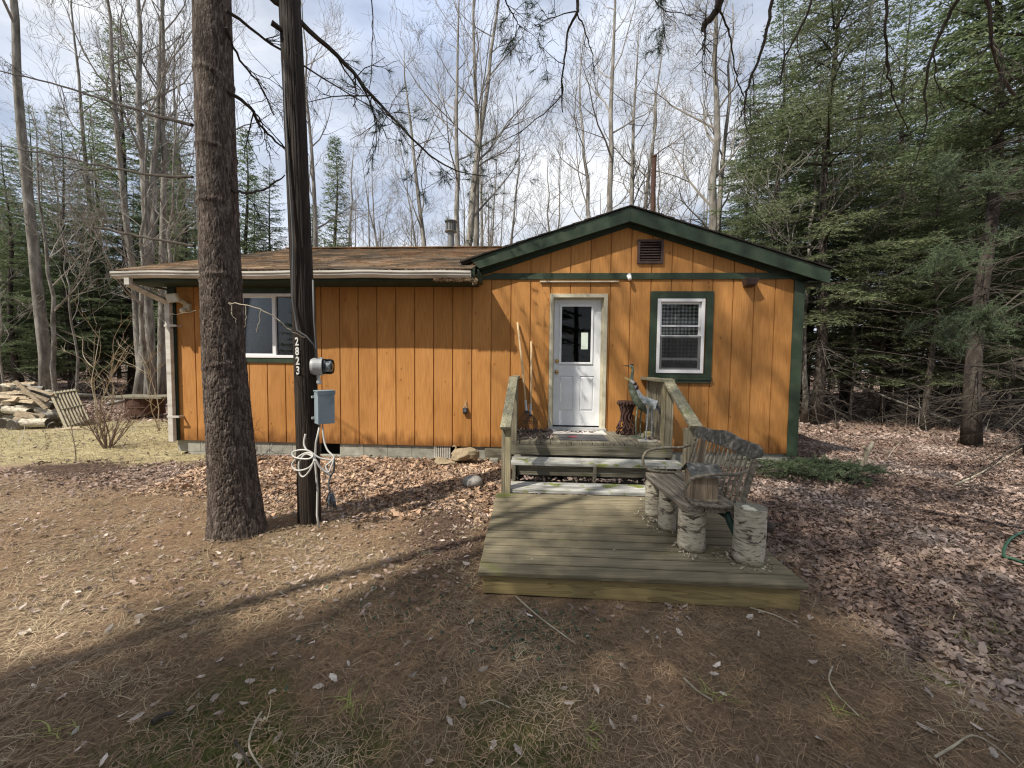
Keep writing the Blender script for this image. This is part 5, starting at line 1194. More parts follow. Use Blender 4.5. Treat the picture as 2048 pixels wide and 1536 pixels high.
# loops of grey cable hanging on the pole
def smooth_poly(P, k=6):
    P = np.array(P, float); out = []
    for i in range(len(P)-1):
        p0 = P[max(i-1, 0)]; p1 = P[i]; p2 = P[i+1]; p3 = P[min(i+2, len(P)-1)]
        for j in range(k):
            t = j/k; out.append(.5*((2*p1)+(-p0+p2)*t+(2*p0-5*p1+4*p2-p3)*t*t+(-p0+3*p1-3*p2+p3)*t**3))
    out.append(P[-1]); return out
Pc = [at(*p) for p in ((645, 852, 3.70), (648, 880, 3.68), (655, 900, 3.66), (668, 915, 3.64), (660, 925, 3.63), (652, 932, 3.63), (655, 942, 3.62), (660, 950, 3.63), (645, 940, 3.60), (628, 915, 3.60), (612, 898, 3.62), (608, 885, 3.64), (611, 868, 3.66))]
Pl = [at(*p) for p in ((665, 920, 3.64), (640, 916, 3.61), (618, 902, 3.60), (600, 900, 3.60), (585, 905, 3.60), (590, 915, 3.58), (615, 918, 3.57), (626, 912, 3.58), (615, 905, 3.60), (595, 915, 3.60), (584, 930, 3.60), (595, 941, 3.58), (618, 935, 3.56), (628, 918, 3.58), (612, 908, 3.60), (598, 925, 3.59), (600, 948, 3.58), (608, 953, 3.57), (620, 940, 3.56), (630, 920, 3.57), (640, 935, 3.58), (656, 945, 3.6), (664, 930, 3.62), (668, 918, 3.64))]
MB().tube(smooth_poly(Pc), .0085, 8).tube(smooth_poly(Pl), .0078, 8).build('cable_coil', MT['cable'], None, smooth=True)
tag(bpy.data.objects['cable_coil'], 'loose loops of grey electric cable hanging on the pole below the breaker box', 'cable')
Pd = [at(*p) for p in ((668, 918, 3.64), (668, 940, 3.64), (660, 955, 3.62), (657, 970, 3.60), (660, 985, 3.60))]
cbp = empty('wrapped_cable_end', at(662, 985, 3.6), 0, 'dark cable end wrapped in torn black plastic hanging beside the pole', 'cable'); base = at(662, 985, 3.6)
MB().tube([tuple(p-base) for p in smooth_poly(Pd)], .009, 8).build('cable', MT['cabledark'], cbp, smooth=True)
q = random.Random(2); pl_ = MB()
for i in range(16):
    a = q.uniform(0, 6.28); L_ = q.uniform(.08, .17); w2 = q.uniform(.015, .045); c0 = (.008*math.cos(a), .008*math.sin(a), .0); c1 = (w2*math.cos(a), w2*math.sin(a), -L_*.5); c2 = (w2*1.3*math.cos(a+.4), w2*math.sin(a+.4), -L_)
    e_ = (.02*math.cos(a+1.57), .02*math.sin(a+1.57), 0)
    pl_.add([c0, tuple(np.add(c0, e_)), tuple(np.add(c1, e_)), c1, tuple(np.add(c2, np.multiply(e_, .5))), c2], [(0, 1, 2, 3), (3, 2, 4, 5)])
pl_.ball((0, 0, -.07), (.032, .03, .07), 10)
pl_.build('plastic_wrap', M_('torn_black_plastic', [(.015, .018, .022), (.06, .075, .09), (.25, .28, .3)], rough=.25, scale=(30, 30, 30), spec=.8, pos=[.3, .55, .75]), cbp)

# ================================================================== FIREWOOD, PALLET, BARREL
fw = 'split and round logs of the firewood pile'
q = random.Random(31)
def laylog(p, yaw, r, L_, kind, label, pitch=0, grp=fw):
    e = empty('firewood_log', p, yaw, label, 'log', grp); e.rotation_euler = (0, pitch, yaw)
    n = 14; V = []; ph = q.uniform(0, 6)
    if kind == 'round':
        for i in range(4):
            for j in range(n):
                a = 2*PI*j/n; r_ = r*(1+.06*math.sin(2*a+ph)+.03*math.sin(5*a+ph)); V.append(((i/3-.5)*L_, r_*math.cos(a), r_*math.sin(a)))
        F = [(i*n+j, (i+1)*n+j, (i+1)*n+(j+1) % n, i*n+(j+1) % n) for i in range(3) for j in range(n)]
        MB().add(V, F).build('bark', MT['birch'] if q.random() < .6 else MT['graybark'], e, smooth=True)
        MB().add([(V[j][0]-.002, V[j][1], V[j][2]) for j in range(n)], [tuple(range(n))]).build('cut_face', MT['dark_cut'], e); MB().add([(V[3*n+j][0]+.002, V[3*n+j][1], V[3*n+j][2]) for j in range(n)], [tuple(range(n-1, -1, -1))]).build('cut_face', MT['dark_cut'], e)
    else:
        pr = [(-r, -r*.4), (r, -r*.5), (r*.6, r*.5), (-r*.1, r*.8)]
        pr = [(a*q.uniform(.8, 1.2), b*q.uniform(.7, 1.2)) for a, b in pr]
        V = [(x_, a, b) for x_ in (-L_/2, L_/2) for a, b in pr]
        MB().add(V, [(0, 1, 2, 3), (7, 6, 5, 4), (0, 4, 5, 1), (1, 5, 6, 2), (2, 6, 7, 3), (3, 7, 4, 0)]).build('split_wood', MT['cutwood'], e)
    return e
MT['dark_cut'] = M_('dark_cut_face', [(.025, .022, .018), (.08, .065, .045)], rough=.9, scale=(12, 12, 12))
def wp_(px, py, Y): return at(px, py, Y)
for (px, py, Y_, yaw, r_, L_, kd, pt, lab) in (
    (22, 846, 8.9, 1.9, .13, .5, 'round', 0, 'large round birch log with a dark end low in the middle of the woodpile'),
    (58, 850, 8.8, 1.35, .16, .55, 'round', 0, 'biggest hollow looking birch log at the bottom of the woodpile'),
    (98, 852, 8.9, 2.8, .11, .5, 'round', 0, 'whitish log lying at the right foot of the woodpile'),
    (85, 836, 9.0, 1.6, .12, .4, 'round', 0, 'short pinkish barked log near the right foot of the woodpile'),
    (20, 818, 9.0, 1.5, .12, .5, 'round', 0, 'dark ended round log in the upper left of the woodpile'),
    (-10, 800, 9.1, .3, .12, .6, 'round', 0, 'grey barked log at the left edge of the photo on the woodpile'),
    (0, 815, 9.0, .4, .12, .6, 'round', 0, 'birch log at the left edge under the grey barked one'),
    (5, 850, 8.8, 1.2, .12, .5, 'round', 0, 'dark ended log at the bottom left of the woodpile'),
    (40, 835, 9.0, .2, .10, .5, 'round', 0, 'slanting birch log in the middle of the woodpile'),
    (60, 818, 9.1, 1.2, .10, .45, 'round', 0, 'dark log under the pale split pieces'),
    (-25, 835, 9.0, 1.4, .14, .5, 'round', 0, 'log cut off by the left edge of the photo'),
    (85, 795, 9.3, .5, .13, .55, 'round', .35, 'grey birch log on the upper right shoulder of the woodpile'),
    (60, 832, 8.8, .5, .09, .45, 'split', .3, 'orange tinted split piece in the middle of the woodpile'),
    (52, 843, 8.7, .35, .07, .4, 'split', .5, 'small orange split piece below the middle of the woodpile'),
    (15, 788, 9.1, .1, .06, .8, 'split', -.08, 'long pale split board lying level on top of the woodpile'),
    (25, 794, 9.0, .2, .06, .7, 'split', .05, 'second pale split board under the top one'),
    (10, 800, 9.0, -.1, .07, .7, 'split', -.05, 'yellow split board at the upper left of the woodpile'),
    (45, 802, 9.0, .1, .06, .5, 'split', .1, 'short pale split piece under the crossed board'),
    (62, 790, 8.9, .15, .055, .85, 'split', .82, 'long pale split board crossing the woodpile top at a slant'),
    (70, 792, 9.1, .4, .06, .5, 'split', .5, 'pale split piece behind the slanted board'),
    (40, 786, 9.2, -.2, .06, .6, 'split', .15, 'pale split piece at the peak of the woodpile'),
    (30, 806, 9.0, 1.2, .06, .4, 'split', 0, 'narrow split piece with a pale end facing out'),
    (125, 858, 8.6, .15, .035, .7, 'split', -.12, 'thin pale board lying on the grass at the foot of the pallet'),
    ):
    laylog(wp_(px, py, Y_), yaw, r_, L_, kd, lab, pt)
for (px, py, Y_, yaw, r_, L_, kd, pt, lab) in (
    (-5, 778, 9.3, .2, .10, .6, 'round', 0, 'upper grey birch log at the left edge on the crest of the woodpile'),
    (28, 776, 9.4, 1.4, .10, .5, 'round', 0, 'round log on the crest of the woodpile under the split boards'),
    (55, 779, 9.4, .6, .09, .5, 'round', .1, 'birch log on the crest of the woodpile right of centre'),
    (78, 806, 9.2, .4, .10, .5, 'round', .3, 'birch log sloping down the right shoulder of the woodpile'),
    (100, 828, 9.2, .5, .10, .5, 'round', .35, 'birch log low on the right shoulder of the woodpile'),
    (38, 768, 9.3, .05, .05, .75, 'split', -.06, 'topmost pale split board on the crest of the woodpile'),
    (12, 772, 9.25, .25, .05, .7, 'split', .04, 'pale split board at the left of the crest of the woodpile'),
    (-8, 790, 9.0, .5, .05, .6, 'split', 0, 'pale split board at the left edge of the woodpile'),
    (82, 782, 9.2, .2, .045, .5, 'split', .35, 'pale split board on the upper right of the woodpile'),
    (70, 846, 8.7, .3, .10, .45, 'round', 0, 'arched looking birch log in front of the biggest one'),
    (35, 822, 8.85, .1, .09, .5, 'round', .15, 'birch log in front of the woodpile centre'),):
    laylog(wp_(px, py, Y_), yaw, r_, L_, kd, lab, pt)
# dark mass of buried logs behind
for i in range(22):
    laylog(wp_(q.uniform(-40, 100), q.uniform(785, 850), 9.5+q.uniform(-.05, .25)), q.uniform(1.1, 2.0), q.uniform(.09, .14), .5, 'round', 'shadowed log in the depth of the woodpile')
pa = empty('pallet', wp_(150, 850, 8.9), 0, 'grey weathered slatted pallet leaning against the woodpile', 'pallet')
e0 = wp_(133, 858, 8.8); e1 = wp_(180, 843, 9.3); t0_ = wp_(100, 785, 9.3); t1_ = wp_(150, 778, 9.8); bs = np.array(pa.location)
for i in range(8):
    t = (i+.1)/7.4; MB().bar(tuple(e0+(e1-e0)*t-bs), tuple(t0_+(t1_-t0_)*t-bs), .05, .02, up=(.3, -1, .4)).build('slat', MT['gray_z'], pa)
for f_ in (.06, .5, .94):
    a_ = e0+(t0_-e0)*f_+np.array([.0, .06, -.0]); b2 = e1+(t1_-e1)*f_+np.array([.0, .06, 0]); MB().bar(tuple(a_-bs), tuple(b2-bs), .08, .04).build('crosspiece', MT['gray_y'], pa)
# rusty barrel with plank top
ba = empty('burn_barrel', wp_(292, 828, 10.6), 0, 'rusty low barrel with wide grey planks laid over it, behind the downspout', 'barrel')
MB().lathe([(.40, 0), (.41, .02), (.40, .2), (.415, .21), (.40, .22), (.40, .42), (.41, .44), (.38, .45)], 28).build('drum', MT['rustpipe'], ba)
for i in range(4):
    MB().box(-.75, .80, -.42+.21*i, -.225+.21*i, .455+.004*(i % 2), .50).build('plank', MT['gray_x'], ba)
# fallen branch pile right of the cabin with an upright stick
st_ = MB().tube(smooth_poly([at(1707, 975, 5.28), at(1722, 935, 5.32), at(1735, 905, 5.36), at(1746, 884, 5.4)], 3), [.022]*9+[.019], 8).build('broken_stick', MT['palestick'], None); tag(st_, 'pale broken stick standing up out of the cut evergreen boughs', 'stick')
MB().tube([tuple(at(1731, 925, 5.3)), tuple(at(1733, 900, 5.28)), tuple(at(1727, 893, 5.27))], .02, 8).build('stub', MT['palestick'], st_)
for i, (P, r_, lab) in enumerate((
    ([(1032, 1194, 0), (1075, 1232, 0), (1110, 1258, 0), (1152, 1288, 0)], .0055, 'thin straight pale stick pointing away from the front of the platform'),
    ([(523, 1422, 0), (505, 1455, 0), (498, 1490, 0), (512, 1520, 0), (528, 1540, 0)], .005, 'curved grey twig at the bottom edge of the yard'),
    ([(470, 1480, 0), (490, 1510, 0), (502, 1530, 0)], .006, 'short brown twig left of the curved grey one'),
    ([(1368, 1355, 0), (1395, 1380, 0), (1425, 1398, 0)], .006, 'short pale twig lying among the needles right of centre'),
    ([(1665, 1330, 0), (1658, 1355, 0), (1675, 1385, 0), (1700, 1410, 0), (1718, 1428, 0)], .0045, 'bent grey twig beside the green grass tufts'),
    ([(1870, 1510, 0), (1905, 1490, 0), (1945, 1468, 0), (1990, 1490, 0), (2030, 1525, 0)], .005, 'forked grey stick in the lower right corner'),
    ([(305, 1445, 0), (325, 1432, 0), (348, 1425, 0)], .014, 'stubby dark brown piece of bark covered stick at the lower left'),
    ([(960, 1408, 0), (985, 1400, 0), (1020, 1415, 0)], .004, 'fine bleached forked grass stem near the lower centre'),
    ([(1500, 1213, 0), (1550, 1228, 0), (1600, 1252, 0)], .0045, 'thin stick by the right front corner of the platform'),
    ([(1910, 975, 0), (1960, 955, 0), (2010, 925, 0), (2060, 895, 0)], .012, 'long pale stick lying on the leaves at the right edge'))):
    Pw = []
    for (px, py, _) in P:
        d = cF+cR*(px-1024)/FPX+cU*(768-py)/FPX; t = (0.02-CAMH)/d[2]; p = np.array([0, 0, CAMH])+d*t; p[2] = float(gz(p[0], p[1]))+r_*.8+.012; Pw.append(p)
    o = MB().tube(smooth_poly(Pw, 4), list(np.linspace(r_, r_*.55, (len(P)-1)*4+1)), 7).build('stick', MT['darktwig'] if 'brown' in lab else MT['palestick'], None); tag(o, lab, 'stick', 'sticks lying on the yard')
# green hose at the right edge
Ph = [(2060, 1130), (2025, 1118), (2008, 1112), (2012, 1090), (2030, 1072), (2060, 1062), (2090, 1060)]
Pw = []
for px, py in Ph:
    d = cF+cR*(px-1024)/FPX+cU*(768-py)/FPX; t = (0.03-CAMH)/d[2]; p = np.array([0, 0, CAMH])+d*t; p[2] = float(gz(p[0], p[1]))+.03; Pw.append(p)
o = MB().tube(smooth_poly(Pw), .011, 8).build('garden_hose', flat('green_hose', (.03, .095, .055), .5), None, smooth=True); tag(o, 'loop of green garden hose on the leaves at the right edge', 'hose')
# ================================================================== TREE GENERATORS
def bare_tree(seed, H=16, r0=.18, lean=(0, 0), first=.35, nb=16, fork=False, dense=1.0, wob=.25, up=.7, twig_r=.006):
    """returns (trunk MB, crown MB)"""
    q = random.Random(seed); T = MB(); Cn = MB(); K = 14
    P = []; x_ = y_ = 0; wx_ = q.uniform(-1, 1)*wob; wy_ = q.uniform(-1, 1)*wob
    for i in range(K):
        t = i/(K-1); P.append(np.array([lean[0]*t*H+wx_*math.sin(t*PI*1.6)+.06*q.uniform(-1, 1), lean[1]*t*H+wy_*math.sin(t*PI*1.3)+.06*q.uniform(-1, 1), t*H-.05]))
    rad = [max(r0*(1-.90*(i/(K-1))**1.05)*(1.25 if i == 0 else 1), .012) for i in range(K)]
    T.tube(P, rad, 10)
    def ptr(t):
        f = t*(K-1); i = min(int(f), K-2); u = f-i; return P[i]*(1-u)+P[i+1]*u, rad[i]*(1-u)+rad[i+1]*u
    def grow(p, d, L_, r_, lev):
        n = 5 if lev < 2 else (4 if lev == 2 else 3); pts = [p]; dd = d.copy()
        for i in range(n):
            dd = dd+np.array([q.gauss(0, .16), q.gauss(0, .16), q.gauss(0, .10)+.11*up]); dd /= np.linalg.norm(dd)
            pts.append(pts[-1]+dd*L_/n)
        rr_ = [max(r_*(1-.72*i/n), twig_r*.8) for i in range(n+1)]
        Cn.tube(pts, rr_, 5 if lev <= 1 else 3, cap=False)
        if lev >= 4: return
        k = int({1: 8, 2: 6, 3: 3}[lev]*dense*q.uniform(.8, 1.2)+.5)
        for i in range(k):
            t = q.uniform(.22, 1.0) if i else 1.0; f = t*n; a = min(int(f), n-1); u = f-a; pp_ = pts[a]*(1-u)+pts[a+1]*u
            dv = pts[a+1]-pts[a]; dv /= np.linalg.norm(dv)
            rv = np.array([q.gauss(0, 1), q.gauss(0, 1), q.gauss(0, .8)+.35]); rv -= dv*rv.dot(dv); rv /= np.linalg.norm(rv)
            an = R(q.uniform(25, 55)); nd = dv*math.cos(an)+rv*math.sin(an)
            grow(pp_, nd, L_*q.uniform(.38, .62)*(1.1-.3*t), max(rr_[a]*.6, twig_r), lev+1)
    for i in range(nb):
        t = first+(1-first)*((i+q.random())/nb); p, r_ = ptr(min(t, .99)); a = q.uniform(0, 2*PI); el = R(q.uniform(25, 60))
        d = np.array([math.cos(a)*math.cos(el), math.sin(a)*math.cos(el), math.sin(el)])
        L_ = H*q.uniform(.16, .28)*(1.25-.8*t); grow(p, d, L_, max(min(r_*.42, .048), .010), 1)
    return T, Cn
def conifer(seed, H=12, Rr=2.2, clear=.04, live=.12, nwh=None, blade=(.11, .030), dens=1.0, droop=.25, r0=.14, top_pow=.85, deadcount=0, sparse=0.0):
    """returns trunk MB (with dead branches), crown mesh arrays"""
    q = random.Random(seed); rg = np.random.default_rng(seed); T = MB()
    ph = q.uniform(0, 6)
    T.tube([(.06*math.sin(i*.7+ph), .06*math.cos(i*.9+ph), H*i/12-.05) for i in range(13)], [max(r0*(1-i/12.3)*(1.2 if i == 0 else 1), .01) for i in range(13)], 10)
    VB, FB = [], []; wood = MB()
    h = live*H; P0, D0 = [], []
    while h < H*.985:
        t = (h-live*H)/(H-live*H); L0 = Rr*((1-t)**top_pow)*(.55+.45*min(1, t*6+.35)); k = q.randint(4, 6) if L0 > .5 else 4
        a0 = q.uniform(0, 6.28)
        for j in range(k):
            if q.random() < sparse: continue
            L_ = L0*q.uniform(.65, 1.12)+.08; a = a0+2*PI*j/k+q.uniform(-.3, .3); hh = h+q.uniform(-.1, .1)
            el0 = q.uniform(-.05, .25)+.45*t; n = 6; pts = []
            for i in range(n+1):
                u = i/n; pts.append(np.array([math.cos(a)*L_*u, math.sin(a)*L_*u, hh+L_*(el0*u-droop*(1.4*u*u)+.22*u**3)]))
            wood.tube(pts, [max(.018*L_*(1-.85*i/n), .004) for i in range(n+1)], 3, cap=False)
            # side twigs
            m = max(3, int(L_/.16*dens)); us = np.repeat(np.linspace(.16, 1.0, m), 2); sg = np.tile([1, -1], m)
            pa_ = np.array(pts); base = np.stack([np.interp(us*n, np.arange(n+1), pa_[:, c]) for c in range(3)], -1)
            dirr = np.array([math.cos(a), math.sin(a), 0]); perp = np.array([-math.sin(a), math.cos(a), 0])
            tl = L_*.42*(1.15-us)*rg.uniform(.6, 1.2, len(us))+.10; ang = rg.uniform(.6, 1.0, len(us))
            td = dirr*np.cos(ang)[:, None]+perp*(np.sin(ang)*sg)[:, None]+np.array([0, 0, 1.])*rg.normal(-.06, .12, len(us))[:, None]
            per = np.maximum(2, (tl/(blade[0]*.42))).astype(int)
            for uu, (b_, d_, l_, c_) in enumerate(zip(base, td, tl, per)):
                s_ = np.linspace(0.05, 1, c_); P0.append(b_+d_*(s_*l_)[:, None]-np.array([0, 0, .18])*((s_*l_)**2)[:, None]); D0.append(np.repeat(d_[None], c_, 0))
            s_ = np.linspace(.3, 1, max(3, int(L_/blade[0]*1.5))); P0.append(np.stack([np.interp(s_*n, np.arange(n+1), pa_[:, c]) for c in range(3)], -1)); D0.append(np.repeat(dirr[None], len(s_), 0))
        h += max(.16, (.30+.12*q.random())*(1-.45*t)*(H/12)**.3)
    P = np.concatenate(P0); D = np.concatenate(D0); N_ = len(P)
    # two blades per sample, splayed
    allV = []
    for sgn in (-1, 1):
        side = np.stack([-D[:, 1], D[:, 0], np.zeros(N_)], -1); side /= np.maximum(np.linalg.norm(side, axis=1), 1e-6)[:, None]
        dd = D*rg.uniform(.5, 1, N_)[:, None]+side*(sgn*rg.uniform(.35, .9, N_))[:, None]+np.array([0, 0, 1.])*rg.normal(-.05, .3, N_)[:, None]
        dd /= np.linalg.norm(dd, axis=1)[:, None]
        L_ = blade[0]*rg.uniform(.6, 1.25, N_); w_ = blade[1]*rg.uniform(.7, 1.3, N_)
        up_ = rg.normal(0, 1, (N_, 3)); wv = np.cross(dd, up_); wv /= np.maximum(np.linalg.norm(wv, axis=1), 1e-6)[:, None]
        a_ = P+rg.normal(0, .01, (N_, 3)); m_ = a_+dd*(L_*.5)[:, None]; e_ = a_+dd*L_[:, None]
        allV.append(np.stack([a_, m_+wv*(w_/2)[:, None], e_, m_-wv*(w_/2)[:, None]], 1))
    V = np.concatenate(allV).reshape(-1, 3); F = np.arange(len(V)).reshape(-1, 4)
    # dead lower branches
    dq = MB()
    for i in range(deadcount):
        hh = q.uniform(.04, live+.04)*H; a = q.uniform(0, 6.28); L_ = Rr*q.uniform(.45, .95); el = q.uniform(-.25, .15); pts = [np.array([0, 0, hh])]; d = np.array([math.cos(a), math.sin(a), el])
        for k_ in range(5): d = d+np.array([q.gauss(0, .06), q.gauss(0, .06), q.gauss(-.05, .05)]); pts.append(pts[-1]+d*L_/5)
        dq.tube(pts, [max(.014*(1-.8*k_/5), .004) for k_ in range(6)], 4, cap=False)
        for k_ in range(9):
            f = q.uniform(1, 4.99); ii = int(f); pp_ = pts[ii]*(1-f+ii)+pts[ii+1]*(f-ii); sd = np.array([-d[1], d[0], 0])*q.choice((-1, 1))+d*.7+np.array([0, 0, q.gauss(-.1, .15)]); l2 = q.uniform(.15, .45)
            dq.tube([pp_, pp_+sd*l2*.5, pp_+sd*l2+np.array([0, 0, -.05])], [.005, .004, .003], 3, cap=False)
    return T, wood, dq, V, F
PROTO = {}
def make_bare(key, **kw):
    T, Cn = bare_tree(**kw); r = bpy.data.objects.new('bare_tree', None); r.empty_display_size = .2
    a = T.build('trunk', MT['graybark'], r, smooth=True); b = Cn.build('crown', MT['twig'], r)
    PROTO[key] = [(a.data, 'trunk'), (b.data, 'crown')]; bpy.data.objects.remove(a); bpy.data.objects.remove(b); bpy.data.objects.remove(r)
def make_con(key, m='spruce', **kw):
    T, wood, dq, V, F = conifer(**kw)
    a = T.build('trunk', MT['conbark'], None, smooth=True); me = mesh_np('crown', V, F); me.materials.append(MT[m])
    wood.v += dq.v if False else []
    items = [(a.data, 'trunk'), (me, 'crown')]
    w2 = MB(); w2.v = wood.v[:]; w2.f = wood.f[:]
    off = len(w2.v); w2.v += dq.v; w2.f += [tuple(i+off for i in f) for f in dq.f]
    b = w2.build('branches', MT['darktwig'], None); items.append((b.data, 'branches'))
    PROTO[key] = items; bpy.data.objects.remove(a); bpy.data.objects.remove(b)
ncnt = 0
def plant(key, x_, y_, sc=1.0, rz=None, label=None, cat='tree', group=None, name=None, scz=None, z=None, tilt=(0, 0)):
    global ncnt; ncnt += 1
    name = name or ('bare_tree' if key[0] == 'b' else 'spruce_tree')
    zz = float(gz(x_, y_)) if z is None else z
    e = empty(name, (x_, y_, zz), rz if rz is not None else (ncnt*2.399) % (2*PI), label, cat, group)
    e.rotation_euler = (tilt[0], tilt[1], e.rotation_euler[2]); e.scale = (sc, sc, scz or sc)
    for me_, nm in PROTO[key]:
        o = bpy.data.objects.new(nm, me_); COL.objects.link(o); o.parent = e
    return e
make_bare('b1', seed=11, H=17, r0=.19, lean=(0, 0), first=.38, nb=12, dense=.75, twig_r=.005)
make_bare('b2', seed=12, H=15, r0=.16, lean=(.03, 0), first=.42, nb=11, dense=.75, twig_r=.005)
make_bare('b3', seed=13, H=18, r0=.17, lean=(-.02, .02), first=.5, nb=10, dense=.75, wob=.45, twig_r=.005)
make_bare('b4', seed=14, H=11, r0=.085, lean=(0, 0), first=.28, nb=13, dense=.72, up=1.0, twig_r=.005)
make_bare('b5', seed=15, H=13, r0=.10, lean=(.04, .02), first=.35, nb=12, dense=.72, wob=.5, twig_r=.005)
make_bare('b8', seed=28, H=15, r0=.09, lean=(.01, .0), first=.5, nb=15, dense=.62, up=.8, twig_r=.013)
make_bare('b6', seed=16, H=7, r0=.04, lean=(.02, 0), first=.25, nb=13, dense=.6, up=1.0)
make_bare('b7', seed=17, H=5, r0=.025, lean=(.03, .02), first=.2, nb=10, dense=.5, up=1.2, twig_r=.005)
make_con('c1', seed=1, H=14, Rr=2.5, live=.08, deadcount=16, sparse=.18, blade=(.11, .026))
make_con('c2', seed=2, H=12, Rr=2.0, live=.12, deadcount=20, sparse=.18, blade=(.11, .026))
make_con('c3', seed=3, H=15, Rr=3.0, live=.20, m='hemlock', deadcount=40, droop=.34, blade=(.10, .024), dens=1.1, sparse=.24)
make_con('c4', seed=4, H=13, Rr=2.8, live=.16, m='hemlock', deadcount=46, droop=.30, blade=(.10, .024), dens=1.1, sparse=.20)
make_con('c5', seed=5, H=10, Rr=1.2, live=.04, droop=.15, deadcount=0, top_pow=.95)
make_con('c6', seed=6, H=13, Rr=1.9, live=.42, deadcount=40, sparse=.25)
make_con('c8', seed=9, H=7.5, Rr=2.5, live=.19, m='hemlock', deadcount=26, droop=.30, blade=(.085, .020), dens=1.2, sparse=.22, r0=.07)
make_con('c7', seed=8, H=5, Rr=1.1, live=.05, droop=.12, blade=(.085, .022), deadcount=0)

def W(px, py_unused, Y_):
    p = at(px, 730, Y_); return float(p[0]), float(Y_)
# ---- left: tall hardwoods
HW = 'tall grey hardwoods left of the cabin'
for (px, Y_, key, sc, tl, lab) in (
    (96, 13.5, 'b3', .98, (0, -.035), 'thick pale grey hardwood trunk rising alone at the far left behind the woodpile'),
    (275, 13.0, 'b1', .80, (0, -.115), 'grey hardwood leaning left, the leftmost trunk of the clump beside the gutter'),
    (290, 13.6, 'b2', .85, (0, -.07), 'slender grey hardwood leaning left behind the leftmost trunk of the clump'),
    (300, 13.1, 'b1', .80, (0, .0), 'rough dark barked upright trunk in the middle of the clump beside the gutter'),
    (322, 14.0, 'b3', .80, (0, .03), 'upright hardwood at the right side of the clump beside the gutter'),
    (468, 15.5, 'b3', .75, (0, -.0), 'straight grey trunk showing between the foreground pine and the tarred pole'),
    (640, 19.0, 'b2', .95, (0, .01), 'bare spreading hardwood right behind the tarred pole'),
    (210, 17.0, 'b2', .9, (0, -.06), 'thin hardwood left of the gutter clump, leaning left among spruces')):
    x_, y_ = W(px, 0, Y_); plant(key, x_, y_, sc, None, lab, 'tree', HW, tilt=tl, scz=sc*1.28)
# ---- left spruces
SPL = 'spruces left of the cabin'
for (px, Y_, key, sc, lab) in (
    (-60, 15, 'c1', .95, 'dense green spruce cut by the left edge of the photo'),
    (30, 14.5, 'c2', .78, 'shorter dark green spruce at the far left, left of the pale trunk'),
    (140, 15.5, 'c1', .80, 'bushy spruce directly right of the pale trunk at the far left'),
    (205, 18, 'c2', 1.05, 'spruce with pointed top left of the hardwood clump'),
    (262, 17.5, 'c2', 1.35, 'tallest dark spruce behind the hardwood clump'),
    (335, 19, 'c1', 1.0, 'dark spruce right of the hardwood clump above the gutter end'),
    (375, 17, 'c2', .95, 'spruce half hidden by the foreground pine trunk'),
    (80, 20, 'c1', 1.0, 'spruce deep behind the pale trunk at the far left'),
    (40, 17, 'c8', .9, 'feathery low evergreen at the far left behind the woodpile'),
    (190, 16, 'c8', .9, 'feathery low evergreen between the pale trunk and the gutter clump'),
    (-20, 21, 'c2', 1.1, 'tall spruce in the back at the far left edge')):
    x_, y_ = W(px, 0, Y_); plant(key, x_, y_, sc, None, lab, 'tree', SPL)
MID = 'evergreens behind the long roof'
for (px, Y_, key, sc, lab) in (
    (500, 20, 'c5', 1.3, 'narrow green spruce between the pine trunk and the tarred pole, left one'),
    (545, 21, 'c2', .98, 'green spruce just left of the tarred pole above the roof'),
    (515, 25, 'c2', 1.1, 'hazy spruce behind the two narrow ones left of the tarred pole'),
    (675, 21, 'c5', 1.32, 'small solitary narrow spruce standing above the roof right of the tarred pole'),
    (632, 23, 'c5', 1.05, 'faint small spruce close to the right side of the tarred pole')):
    x_, y_ = W(px, 0, Y_); plant(key, x_, y_, sc, None, lab, 'tree', MID)
# ---- middle hardwoods seen over the roof
MH = 'bare hardwoods behind the cabin roof'
for (px, Y_, key, sc, tl, lab) in (
    (892, 14.5, 'b1', 1.0, (0, -.125), 'stout leaning trunk immediately left of the roof vent stack'),
    (880, 14.8, 'b2', .9, (0, -.16), 'second stem of the leaning pair left of the vent stack'),
    (922, 15.0, 'b3', .85, (0, -.02), 'left stem of the upright pair right of the vent stack'),
    (932, 15.3, 'b3', .95, (0, .01), 'right stem of the upright pair right of the vent stack'),
    (982, 17.0, 'b4', 1.0, (0, 0), 'small branching tree between the stem pair and the gable'),
    (1038, 20.0, 'b5', 1.1, (0, .0), 'slim pale tree behind the low left end of the gable'),
    (1205, 16.0, 'b5', 1.3, (0, -.16), 'arching stem leaning left above the left slope of the gable'),
    (1228, 15.0, 'b3', .95, (0, -.02), 'pale upright trunk left of the gable peak'),
    (1246, 15.6, 'b1', .85, (0, -.03), 'trunk just left of the gable peak'),
    (1262, 17.0, 'b2', 1.0, (0, .03), 'trunk rising behind the gable peak'),
    (1300, 18.5, 'b4', 1.4, (0, .0), 'thin tree behind the rusty stove pipe'),
    (1418, 13.5, 'b1', 1.0, (0, -.02), 'thick pale trunk right of the gable peak against the evergreens'),
    (1432, 14.2, 'b2', .95, (0, -.01), 'second trunk touching the thick pale one right of the gable'),
    (760, 24.0, 'b4', 1.3, (0, .02), 'distant bare tree above the roof between the lone spruce and the leaning pair'),
    (1110, 23.0, 'b4', 1.3, (0, .0), 'distant bare tree over the low left slope of the gable')):
    x_, y_ = W(px, 0, Y_); plant(key, x_, y_, sc, None, lab, 'tree', MH, tilt=tl)
